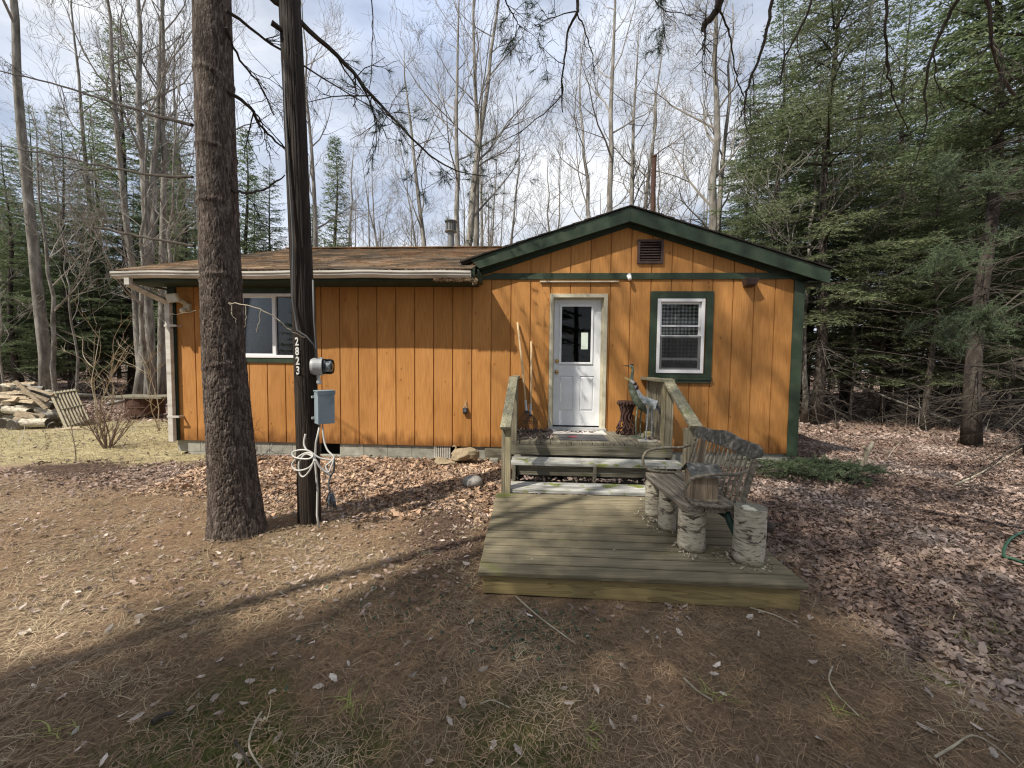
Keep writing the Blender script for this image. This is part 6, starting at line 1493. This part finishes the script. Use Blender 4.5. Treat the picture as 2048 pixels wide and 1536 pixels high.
# ---- right evergreens
RE = 'evergreens right of the cabin'
for (px, Y_, key, sc, rz, lab) in (
    (1340, 20, 'c4', .62, None, 'pale green young evergreen just right of the stove pipe'),
    (1395, 17, 'c4', .62, None, 'low bushy evergreen behind the right slope of the gable'),
    (1480, 14.5, 'c3', .80, None, 'full evergreen above the right slope of the gable'),
    (1560, 15.5, 'c4', 1.0, None, 'tall evergreen behind the right eave'),
    (1690, 12.6, 'c8', 1.0, None, 'feathery understorey evergreen just right of the dark trunk by the cabin corner'),
    (1765, 10.8, 'c8', .9, None, 'feathery low evergreen in the middle of the right hand woods'),
    (1850, 12.4, 'c8', 1.1, None, 'spreading low evergreen left of the big dark trunk at the right'),
    (1935, 10.2, 'c8', .85, None, 'low evergreen spray in front of the big dark trunk at the right'),
    (2075, 9.4, 'c8', 1.0, None, 'low evergreen at the right edge of the photo'),
    (1580, 13.0, 'c8', .9, None, 'low evergreen peeking from behind the right wall of the cabin'),
    (1636, 10.6, 'c3', .98, None, 'dark trunked evergreen standing nearest the right corner of the cabin'),
    (1700, 13.5, 'c4', 1.0, None, 'evergreen right of the dark trunk near the cabin corner'),
    (1780, 11.5, 'c6', .95, None, 'tall evergreen in the middle of the right hand woods'),
    (1905, 13.5, 'c6', 1.05, None, 'evergreen left of the big dark trunk at the right edge'),
    (2010, 14, 'c3', 1.0, None, 'evergreen behind the big dark trunk at the right edge'),
    (2130, 11, 'c4', 1.1, None, 'evergreen beyond the right edge of the photo, its boughs reaching in'),
    (1640, 18, 'c6', 1.1, None, 'evergreen deep behind the cabin corner'),
    (1500, 20, 'c6', 1.1, None, 'evergreen in the back above the right slope of the gable'),
    (1830, 18, 'c6', 1.1, None, 'evergreen in the back of the right hand woods')):
    x_, y_ = W(px, 0, Y_); plant(key, x_, y_, sc, rz, lab, 'tree', RE, name='evergreen_tree')
plant('c6', 7.75, 11.9, .95, None, 'slim bare stemmed evergreen just right of the dark trunk by the cabin corner', 'tree', RE, name='evergreen_tree')
x_, y_ = W(1860, 0, 9.6); plant('c6', x_, y_, .55, None, 'thin dark young evergreen trunk standing in front of the right hand woods', 'tree', RE, name='evergreen_tree')
plant('c6', 9.3, 7.9, 1.0, .5, 'big dark evergreen trunk with dead lower branches near the right edge', 'tree', RE, name='evergreen_tree')
plant('c6', 9.2, 6.9, 1.1, 2.2, 'second big dark trunk cut by the right edge of the photo', 'tree', RE, name='evergreen_tree')
# ---- fill woods
q = random.Random(77)
for i in range(26):
    px = q.uniform(1600, 2150); Y_ = q.uniform(14, 30); x_, y_ = W(px, 0, Y_)
    plant(q.choice(['c6', 'c6', 'b3', 'b4', 'c6', 'b5', 'c2']), x_, y_, q.uniform(.7, 1.1), None, 'shaded tree deep in the woods to the right of the cabin', 'tree', 'deep woods right of the cabin', name='forest_tree')
for i in range(26):
    px = q.uniform(-150, 520); Y_ = q.uniform(19, 34); x_, y_ = W(px, 0, Y_)
    plant(q.choice(['c1', 'c2', 'c6', 'c2', 'b3']), x_, y_, q.uniform(.75, 1.1), None, 'shaded tree deep in the woods to the left of the cabin', 'tree', 'deep woods left of the cabin', name='forest_tree')
for i in range(34):
    px = q.choice([q.uniform(-60, 380), q.uniform(1600, 2100), q.uniform(1600, 2100)]); Y_ = q.uniform(10.5, 20); x_, y_ = W(px, 0, Y_)
    plant(q.choice(['b6', 'b7', 'b6', 'b4']), x_, y_, q.uniform(.6, 1.05), None, 'slender leafless sapling in the undergrowth ' + ('left' if px < 900 else 'right') + ' of the cabin', 'sapling', 'slender saplings ' + ('left' if px < 900 else 'right') + ' of the cabin', name='sapling')
for i in range(16):
    px = q.uniform(560, 1480); Y_ = q.uniform(20, 34); x_, y_ = W(px, 0, Y_)
    plant(q.choice(['b4', 'b5', 'b4', 'b2']), x_, y_, q.uniform(.8, 1.15), None, 'thin distant bare tree seen above the cabin roof', 'tree', 'distant bare trees above the roof', name='bare_tree')
# leaning white birch deep on the right
e = empty('birch_tree', (17.2, 17.6, 0), 0, 'crooked white birch leaning in the sunlit gap of the right hand woods', 'tree')
MB().tube([(0, 0, 0), (.35, 0, 1.2), (.6, 0, 2.4), (.75, 0, 5)], [.22, .18, .14, .09], 10).build('trunk', MT['birch'], e, smooth=True)
MB().tube([(.2, 0, .8), (-.5, .1, 1.1), (-1.4, .1, 1.0)], [.14, .1, .06], 8).tube([(.3, 0, 1.0), (1.1, 0, 1.9), (1.5, 0, 2.6)], [.1, .06, .03], 6).build('limb', MT['birch'], e)
# far wood: merged conifers and stems
VV, FF = [], []; TT = MB(); off = 0
cv = np.zeros(len(PROTO['c2'][1][0].vertices)*3, np.float32); PROTO['c2'][1][0].vertices.foreach_get('co', cv); cv = cv.reshape(-1, 4, 3)
sub = cv[::5]
for i in range(95):
    an = q.uniform(-1.15, 1.15); d = q.uniform(36, 70)
    if abs(an) < .42 and q.random() < .75: continue
    x_, y_ = d*math.sin(an)*1.1, d*math.cos(an); sc = q.uniform(.7, 1.05)*(.7 if abs(an) < .5 else 1)
    ca_, sa_ = math.cos(i), math.sin(i); s_ = sub.copy(); cen = s_.mean(1, keepdims=True); s_ = cen+(s_-cen)*2.6
    v = np.stack([s_[..., 0]*ca_-s_[..., 1]*sa_, s_[..., 0]*sa_+s_[..., 1]*ca_, s_[..., 2]], -1)*sc+np.array([x_, y_, float(gz(x_, y_))])
    VV.append(v.reshape(-1, 3)); TT.tube([(x_, y_, -.2), (x_, y_, 9*sc)], [.14, .04], 5)
V = np.concatenate(VV); tag(link('distant_woods', mesh_np('distant_woods', V, np.arange(len(V)).reshape(-1, 4)), MT['spruce']), 'distant wall of evergreen woods closing the view on both sides', 'woods', kind='stuff')
for i in range(300):
    an = q.uniform(-1.15, 1.15); d = q.uniform(24, 60); x_, y_ = d*math.sin(an)*1.1, d*math.cos(an); l_ = q.gauss(0, .4); r_ = q.uniform(.04, .14); h_ = q.uniform(6, 14)
    TT.tube([(x_, y_, -.2), (x_+l_*.4, y_, h_*.5), (x_+l_, y_, h_)], [r_, r_*.7, .02], 5)
tag(TT.build('distant_trunks', MT['graybark'], None), 'distant thin trunks standing among the far woods', 'tree trunks', kind='stuff')
# brush: thin dead stems in the undergrowth
n = 9000; x_ = rng.uniform(-24, 26, n); y_ = rng.uniform(9, 30, n); k = ((x_ > 6.2) | (x_ < -9.5)) & (fbm(x_*.3, y_*.3, 60, 2) > .38) & (np.abs(x_) < 1.4*y_); x_, y_ = x_[k], y_[k]
tag(scatter_blades('dead_brush', x_, y_, 1.4, .014, MT['twig'], up=1.1, bend=.7, segs=4), 'tangle of thin dead stems in the undergrowth of the woods', 'brush', kind='stuff')
# fallen logs
for (a, b_, r_, lab) in (((at(1690, 762, 11)), at(1900, 842, 9.5), .035, 'thin fallen trunk slanting down across the right hand woods'),
                    ((at(1880, 815, 11)), at(2000, 855, 10), .07, 'sunlit fallen log between the trunks at the right'),
                    ((at(60, 785, 13)), at(200, 792, 13.5), .09, 'long dark fallen log behind the woodpile and pallet'),
                    ((at(215, 808, 11)), at(280, 795, 11.5), .06, 'pale fallen limb lying left of the barrel')):
    a = a.copy(); b_ = b_.copy()
    for p in (a, b_): p[2] = max(p[2], float(gz(p[0], p[1]))+r_*.6)
    o = MB().tube([a, a*.6+b_*.4+np.array([0, 0, -.01]), b_], [r_, r_*.9, r_*.6], 8).build('fallen_log', MT['graybark'], None, smooth=True); tag(o, lab, 'fallen log')

# ================================================================== FOREGROUND PINE
fp = empty('pine_tree', (-2.52, 3.56, 0), 0, 'big foreground pine trunk with rough brown bark and dead branch stubs', 'tree')
O = np.array([-2.52, 3.56, 0])
def wt_(TH, TT, RR):
    c, cid = worley(TH/(2*PI)*52+1.3*fbm(TT*6, TH*3, 5, 3), TT*14+2.2*fbm(TH*6, TT*3, 8, 2), 9, wrap=52)
    hgt = np.clip((4.4-TT)/3.0, .22, 1)
    d = (.0085*np.clip(c/.34, 0, 1)**.7-.006+.005*(cid-.5)+.007*(fbm(TH*24, TT*40, 3, 3)-.5))*hgt
    for z0 in (1.56, 2.32, 2.95, 3.42, 4.05):
        z0 = z0+.1
        d = d+.013*np.exp(-((TT-z0-.035*np.sin(TH*1+z0))/.022)**2)*(.35+.65*fbm(TH*3, TT*0+z0, 4, 2))
    # root flare
    fl_ = np.clip((.55-(TT-.1))/.55, 0, 1)
    d = d+RR*fl_**2*(.08+.34*np.clip(np.cos(TH-R(-12)), 0, 1)**3+.1*np.clip(np.cos(TH-R(200)), 0, 1)**4+.25*np.clip(np.cos(TH-R(95)), 0, 1)**3)
    return d
cyl_rough([(0.005, 0, -.1), (.0, 0, .3), (-.035, 0, .9), (-.075, 0, 1.7), (-.09, 0, 3.0), (-.10, 0, 4.2), (-.095, 0, 5.7)], [.205, .198, .180, .160, .149, .143, .130], 200, wt_, 'trunk', MT['bark'], fp, 1150)
# branches given as (px,py,Y,r)
def limb(parent, O, pts, m, name='branch', twigs=0, seed=0, tl=.35, n=6, tr=.004, grav=.3):
    P = [at(p[0], p[1], p[2])-O for p in pts]; rad = np.interp(np.linspace(0, len(pts)-1, (len(pts)-1)*5+1), range(len(pts)), [p[3] for p in pts]); S = smooth_poly(P, 5)
    mb = MB(); q = random.Random(seed); S = [s+np.array([q.gauss(0, .004) for _ in range(3)]) if 0 < i < len(S)-1 else s for i, s in enumerate(S)]
    mb.tube(S, list(rad), n); ends = []
    def tw(p, d, l, r, lev):
        pts_ = [p]; dd = d.copy()
        for k in range(5): dd = dd+np.array([q.gauss(0, .22), q.gauss(0, .22), q.gauss(0, .18)-grav*.12]); dd /= np.linalg.norm(dd); pts_.append(pts_[-1]+dd*l/5)
        mb.tube(pts_, [max(r*(1-.6*k/5), .0012) for k in range(6)], 4 if lev == 0 else 3, cap=False); ends.append((pts_[-1], dd))
        if lev < 2:
            for k in range(q.randint(2, 4)):
                i_ = q.randint(1, 4); v = np.array([q.gauss(0, 1), q.gauss(0, 1), q.gauss(0, 1)]); nd = dd*.7+v*.45; nd /= np.linalg.norm(nd); tw(pts_[i_], nd, l*q.uniform(.4, .7), r*.65, lev+1)
    for k in range(twigs):
        i_ = q.randint(int(len(S)*.25), len(S)-2); d = S[i_+1]-S[i_]; d /= np.linalg.norm(d); v = np.array([q.gauss(0, 1), q.gauss(0, 1), q.gauss(0, 1)-grav]); nd = d*.5+v*.5; nd /= np.linalg.norm(nd)
        tw(S[i_], nd, tl*q.uniform(.5, 1.3), max(rad[i_]*.45, tr*.7), 0)
    mb.build(name, m, parent); return ends
E_ = []
limb(fp, O, [(384, 250, 3.52, .015), (300, 228, 3.7, .012), (200, 197, 4.0, .010), (100, 165, 4.3, .008), (-10, 140, 4.6, .006)], MT['darktwig'], twigs=6, seed=1)
limb(fp, O, [(385, 354, 3.50, .012), (300, 349, 3.7, .010), (200, 330, 3.9, .008), (100, 308, 4.1, .007), (-10, 290, 4.3, .005)], MT['darktwig'], twigs=5, seed=2)
limb(fp, O, [(388, 492, 3.50, .013), (320, 480, 3.6, .011), (250, 466, 3.7, .010), (190, 454, 3.8, .009)], MT['darktwig'], twigs=0, seed=3)
limb(fp, O, [(455, 182, 3.52, .016), (500, 215, 3.65, .014), (520, 250, 3.8, .012), (560, 290, 4.1, .010), (590, 305, 4.3, .008)], MT['darktwig'], twigs=7, seed=4, grav=.6)
limb(fp, O, [(464, 381, 3.52, .012), (490, 385, 3.6, .011), (520, 382, 3.7, .009), (548, 366, 3.8, .007), (570, 350, 3.9, .005)], MT['darktwig'], twigs=2, seed=5)
limb(fp, O, [(452, 55, 3.5, .013), (480, 120, 3.7, .010), (520, 170, 3.9, .008), (548, 230, 4.1, .006)], MT['darktwig'], twigs=9, seed=6, grav=.7)
limb(fp, O, [(452, 20, 3.5, .015), (500, 55, 3.7, .012), (560, 100, 4.0, .010), (700, 190, 4.4, .006), (790, 240, 4.7, .004)], MT['darktwig'], twigs=12, seed=7, grav=.2, tl=.5)
ends = limb(fp, O, [(440, -90, 3.55, .034), (520, -25, 3.7, .030), (600, 45, 3.9, .026), (690, 128, 4.2, .021), (760, 208, 4.4, .016), (860, 310, 4.8, .011), (925, 345, 5.1, .007), (975, 352, 5.4, .005)], MT['darktwig'], twigs=20, seed=8, tl=.55, grav=.1)
# white pine needle tufts at the ends
def tufts(ends, name, m, parent, per=34, L_=.085, wid=.0035, seed=0):
    rg = np.random.default_rng(seed); V = []
    for p, d in ends:
        n = per; v = rg.normal(0, 1, (n, 3)); dd = d[None]*.9+v*.55; dd /= np.linalg.norm(dd, axis=1)[:, None]
        a = p-d*rg.uniform(0, .06, n)[:, None]; l = L_*rg.uniform(.6, 1.2, n)[:, None]; w = np.cross(dd, rg.normal(0, 1, (n, 3))); w /= np.linalg.norm(w, axis=1)[:, None]; w *= wid/2
        V.append(np.stack([a-w, a+w, a+dd*l+w*.3, a+dd*l-w*.3], 1))
    V = np.concatenate(V).reshape(-1, 3); return link(name, mesh_np(name, V, np.arange(len(V)).reshape(-1, 4)), m, parent)
random.Random(1).shuffle(ends)
tufts([(p, d) for p, d in ends if p[0]+O[0] > -1.7][:90], 'needles', MT['pine'], fp, seed=1)
# dead thin pale twig off the trunk in front of the window
limb(fp, O, [(458, 606, 3.45, .005), (500, 612, 3.40, .005), (545, 632, 3.40, .005), (580, 660, 3.45, .0045), (610, 675, 3.55, .004)], MT['palestick'], twigs=0, seed=21, n=5)
limb(fp, O, [(490, 611, 3.41, .003), (493, 640, 3.40, .0025), (488, 655, 3.40, .002)], MT['palestick'], seed=22, n=4)
limb(fp, O, [(520, 620, 3.40, .003), (518, 645, 3.40, .0025), (512, 665, 3.40, .002)], MT['palestick'], seed=23, n=4)
limb(fp, O, [(458, 606, 3.45, .003), (464, 625, 3.42, .0025), (472, 645, 3.4, .002)], MT['palestick'], seed=24, n=4)
limb(fp, O, [(392, 621, 3.5, .003), (360, 627, 3.45, .0025), (335, 629, 3.4, .002)], MT['palestick'], seed=25, n=4)

# ================================================================== OVERHEAD TREE (trunk behind the photographer, limbs reaching over)
ov = empty('overhanging_tree', (3.4, -1.8, 0), 0, 'tree whose bare dark branches hang down into the top right of the view', 'tree'); O = np.array([3.4, -1.8, 0])
MB().tube([(0, 0, -.1), (.02, 0, 2), (0, .05, 5), (.05, .1, 9)], [.2, .17, .13, .05], 14).build('trunk', MT['graybark'], ov, smooth=True)
def over(pts, tw, sd, up_z, tl=.35):
    """prepend a limb coming from the trunk top"""
    P0 = at(*pts[0][:3])-O; root = np.array([0, .06, up_z])
    mb = MB(); mb.tube([root, root*.5+P0*.5+np.array([0, 0, .35]), P0], [.05, .035, pts[0][3]], 7); mb.build('limb', MT['graybark'], ov)
    return limb(ov, O, pts, MT['darktwig'], twigs=tw, seed=sd, tl=tl, grav=.9)
over([(1450, -60, 2.6, .024), (1437, 10, 2.75, .024), (1420, 38, 2.8, .022), (1402, 60, 2.85, .018)], 1, 31, 5.6)
over([(1560, -80, 2.7, .013), (1545, 0, 2.8, .012), (1525, 95, 2.9, .010), (1500, 160, 3.0, .009), (1488, 210, 3.05, .007), (1478, 240, 3.1, .005)], 5, 32, 5.2)
over([(1155, -80, 3.0, .013), (1156, 0, 3.1, .012), (1153, 28, 3.1, .011), (1135, 65, 3.2, .009), (1131, 110, 3.2, .008), (1124, 160, 3.3, .007), (1125, 225, 3.4, .005)], 3, 33, 6.0)
limb(ov, O, [(1154, 25, 3.1, .006), (1170, 60, 3.15, .005), (1185, 110, 3.2, .004), (1188, 160, 3.3, .003)], MT['darktwig'], twigs=3, seed=34, tl=.2)
limb(ov, O, [(1124, 160, 3.3, .007), (1120, 195, 3.35, .005), (1060, 250, 3.4, .004), (1000, 285, 3.5, .003)], MT['darktwig'], twigs=3, seed=44, tl=.2)
limb(ov, O, [(1440, 20, 2.75, .007), (1457, 60, 2.8, .006), (1466, 110, 2.9, .005), (1475, 160, 3.0, .005), (1489, 195, 3.05, .004)], MT['darktwig'], twigs=3, seed=35, tl=.2)
over([(1772, -60, 2.6, .010), (1771, 50, 2.7, .009), (1776, 140, 2.8, .007), (1790, 200, 2.9, .005), (1815, 260, 3.0, .003)], 4, 36, 5.4)
over([(1640, -60, 2.9, .009), (1610, 40, 3.0, .008), (1572, 110, 3.1, .006), (1560, 170, 3.2, .004)], 4, 37, 5.0)
over([(1960, -80, 2.6, .014), (1905, 20, 2.8, .012), (1870, 90, 2.9, .010), (1850, 180, 3.0, .008), (1850, 260, 3.1, .005), (1800, 400, 3.2, .003)], 6, 38, 5.2)
over([(1965, -60, 2.7, .013), (1980, 40, 2.8, .012), (1990, 120, 2.9, .010), (2030, 190, 3.0, .009)], 3, 39, 5.0)
over([(700, -80, 3.6, .008), (742, 0, 3.7, .006), (745, 90, 3.8, .005), (738, 180, 3.9, .003)], 2, 40, 7.0)
e1 = over([(1000, -60, 3.4, .008), (1010, 0, 3.5, .006), (1030, 35, 3.6, .005), (1045, 60, 3.7, .003)], 14, 41, 6.5, .3)
e2 = over([(1330, -60, 3.6, .008), (1310, -5, 3.7, .006), (1330, 20, 3.8, .005), (1380, 30, 3.9, .003)], 14, 42, 6.5, .3)
tufts(e1[:34]+e2[:34], 'needles', MT['pine'], ov, per=22, seed=3)
# near spruce boughs reaching in on the right
nb_ = empty('leaning_spruce', (8.2, 4.2, 0), 0, 'near spruce beyond the right edge whose needled boughs reach into the view', 'tree'); O = np.array([8.2, 4.2, 0])
MB().tube([(0, 0, -.1), (.05, 0, 3), (0, .05, 7)], [.16, .13, .05], 12).build('trunk', MT['conbark'], nb_, smooth=True)
def bough(pts, sd, live=True, tw=14, tl=.4):
    en = limb(nb_, O, pts, MT['darktwig'], twigs=tw, seed=sd, tl=tl, grav=.5); 
    if not live: return
    # needles along everything: sample the branch itself
    P = smooth_poly([at(*p[:3])-O for p in pts], 8); ee = [(P[i], (P[i]-P[i-1])/np.linalg.norm(P[i]-P[i-1])) for i in range(len(P)//3, len(P))]
    full = []
    q = random.Random(sd)
    for p, d in en:
        for k in range(5): full.append((p-d*.05*k, d))
    tufts(ee+full, 'needles', MT['bluegreen'], nb_, per=16, L_=.032, wid=.0030, seed=sd)
bough([(2120, 560, 4.3, .016), (2048, 605, 4.1, .011), (1960, 640, 3.95, .007), (1880, 655, 3.8, .004)], 51, True, 18, .3)
bough([(2120, 690, 4.3, .013), (2048, 716, 4.15, .010), (1980, 730, 4.0, .006), (1900, 735, 3.9, .004)], 52, False, 10)
bough([(2120, 540, 4.4, .010), (2048, 582, 4.3, .009), (1960, 650, 4.2, .008), (1880, 700, 4.1, .006)], 53, False, 4)
bough([(2130, 860, 4.4, .012), (2040, 890, 4.3, .009), (1980, 930, 4.2, .006), (1920, 962, 4.15, .004)], 54, False, 9)
bough([(2120, 420, 4.6, .014), (2048, 470, 4.5, .011), (1950, 500, 4.4, .008), (1860, 520, 4.3, .005), (1780, 560, 4.2, .003)], 55, True, 9, .3)
bough([(2120, 300, 4.6, .014), (2040, 340, 4.5, .011), (1960, 345, 4.4, .008), (1880, 330, 4.3, .005)], 56, True, 9, .3)

# ================================================================== SHRUBS AND SAPLINGS NEAR
def shrub(name, loc, stems, H, spread, seed, label, cat, m, r0=.008, straight=.1, side=5):
    e = empty(name, loc, 0, label, cat); q = random.Random(seed); mb = MB(); tr_ = MB()
    def br(mb, p, d, l, r, lev):
        pts = [p]; dd = np.array(d, float)
        for k in range(6): dd = dd+np.array([q.gauss(0, straight), q.gauss(0, straight), q.gauss(.04, straight*.6)]); dd /= np.linalg.norm(dd); pts.append(pts[-1]+dd*l/6)
        mb.tube(pts, [max(r*(1-.75*k/6), .0018) for k in range(7)], 5 if lev == 0 else 3, cap=False)
        if lev < 2:
            for k in range(side if lev == 0 else 3):
                i_ = q.randint(2, 6); v = np.array([q.gauss(0, 1), q.gauss(0, 1), q.gauss(.3, .6)]); nd = dd*.8+v*.5; nd /= np.linalg.norm(nd); br(mb if lev else bn, pts[i_], nd, l*q.uniform(.25, .5), r*.55, lev+1)
    bn = MB()
    for i in range(stems):
        a = q.uniform(0, 6.28); sp = spread*q.random()**.6; d = np.array([math.cos(a)*sp, math.sin(a)*sp, 1]); br(tr_, np.array([.04*math.cos(a), .04*math.sin(a), -.02]), d/np.linalg.norm(d), H*q.uniform(.6, 1.05), r0, 0)
    tr_.build('stem', m, e); bn.build('twigs', m, e); return e
p = at(215, 905, 6.9); shrub('leafless_shrub', (p[0], p[1], float(gz(p[0], p[1]))), 17, .95, .95, 3, 'leafless vase shaped shrub with many purplish stems on the thin lawn', 'shrub', M_('purple_stems', [(.14, .10, .08), (.26, .20, .17)], rough=.9, scale=(8, 8, 8)), .011)
p = at(160, 935, 5.9); e = shrub('young_sapling', (p[0], p[1], float(gz(p[0], p[1]))), 1, .80, .0, 5, 'single thin stake like sapling rising from the dark mulch bed', 'sapling', MT['palestick'], .009, .03, 3)
p = at(200, 815, 8.6); shrub('leafless_shrub', (p[0], p[1], float(gz(p[0], p[1]))), 4, 2.1, .35, 9, 'taller sparse leafless shrub behind the vase shaped one', 'shrub', MT['palestick'], .016, .16, 6)
p = at(322, 868, 8.6); shrub('leafless_sapling', (p[0], p[1], float(gz(p[0], p[1]))), 2, 1.7, .15, 12, 'forked pale sapling standing just left of the white downspout', 'sapling', MT['palestick'], .014, .14, 6)
p = at(110, 800, 10.5); shrub('leafless_shrub', (p[0], p[1], float(gz(p[0], p[1]))), 3, 1.5, .5, 15, 'thin leafless shrub behind the leaning pallet', 'shrub', MT['twig'], .012, .15, 6)
# vine stems by the foundation right of the pine
e = shrub('dry_vine', tuple(hl(-4.30, -.06, .05)), 6, .62, .35, 19, 'dry vine clinging to the foundation beside the foreground pine', 'vine', MT['darktwig'], .006, .2, 4)
# cut evergreen boughs heap
bo = empty('cut_boughs', (4.3, 5.55, .05), 0, 'heap of cut green evergreen boughs lying on the leaves right of the cabin corner', 'branches'); q = random.Random(6); bw = MB(); en = []
for i in range(34):
    x0_, y0_ = q.uniform(-.80, .55), q.uniform(-.42, .30); a = q.uniform(-.5, .5)+(PI if q.random() < .3 else 0); L_ = q.uniform(.5, .95); h_ = q.uniform(.02, .16)
    pts = [np.array([x0_+L_*(t-.5)*math.cos(a), y0_+L_*(t-.5)*math.sin(a), h_+.06*math.sin(PI*t)]) for t in np.linspace(0, 1, 6)]; bw.tube(pts, [.008, .007, .006, .005, .004, .002], 4)
    for k in range(12):
        f = q.uniform(.5, 4.9); ii = int(f); p_ = pts[ii]+(pts[ii+1]-pts[ii])*(f-ii); sd = q.choice((-1, 1)); d = np.array([math.cos(a+sd*.8), math.sin(a+sd*.8), q.gauss(0, .15)]); l2 = q.uniform(.1, .28); bw.tube([p_, p_+d*l2], [.003, .0015], 3, cap=False)
        for u in np.linspace(.1, 1, 7): en.append((p_+d*l2*u, d))
bw.build('branch_wood', MT['darktwig'], bo)
tufts(en, 'needles', MT['bluegreen'], bo, per=9, L_=.045, wid=.008, seed=8)

# ================================================================== TREES BEHIND THE PHOTOGRAPHER (they shade the yard and show in the door glass)
BH_ = 'trees behind the photographer'
for (x_, y_, key, sc, lab) in (
    (-5.1, -2.3, 'c1', 1.05, 'dense spruce behind and left of the camera shading the yard'),
    (-3.2, -2.6, 'c2', .95, 'spruce directly behind the camera'),
    (-8.6, -3.6, 'c1', .9, 'spruce further left behind the camera'),
    (-.2, -6.5, 'c3', .95, 'hemlock further behind the camera'),
    (-6.0, -7.5, 'c2', 1.1, 'spruce in the second row behind the camera'),
    (4.5, -9, 'c4', 1.0, 'evergreen behind and right of the camera'),
    (9, -8, 'c3', 1.0, 'evergreen well right behind the camera'),
    (-12, -9, 'c1', 1.1, 'spruce far left behind the camera')):
    plant(key, x_, y_, sc, None, lab, 'tree', BH_, name='evergreen_tree')
for (x_, y_, key, sc, lab) in (
    (-3.2, -1.8, 'b5', 1.05, 'bare hardwood close behind the camera casting thin shadows on the wall'),
    (-1.2, -9, 'b1', 1.0, 'bare hardwood in the back row behind the camera'),
    (-4.6, -.05, 'b8', 1.0, 'slender bare tree left of the camera whose crown throws soft bands on the wall'),
    (-5.2, -.5, 'b8', 1.05, 'slender bare tree left of the camera, its twigs shading the cabin wall'),
    (-2.9, -.3, 'b8', .95, 'second slender bare tree left of the camera with thin branches over the yard'),
    (2.0, -12, 'b3', 1.0, 'bare hardwood far behind the camera')):
    plant(key, x_, y_, sc, None, lab, 'tree', BH_)
plant('b8', -2.1, -.8, .95, None, 'slender bare tree leaning forward over the camera, shading the door wall', 'tree', BH_, tilt=(-.16, 0))
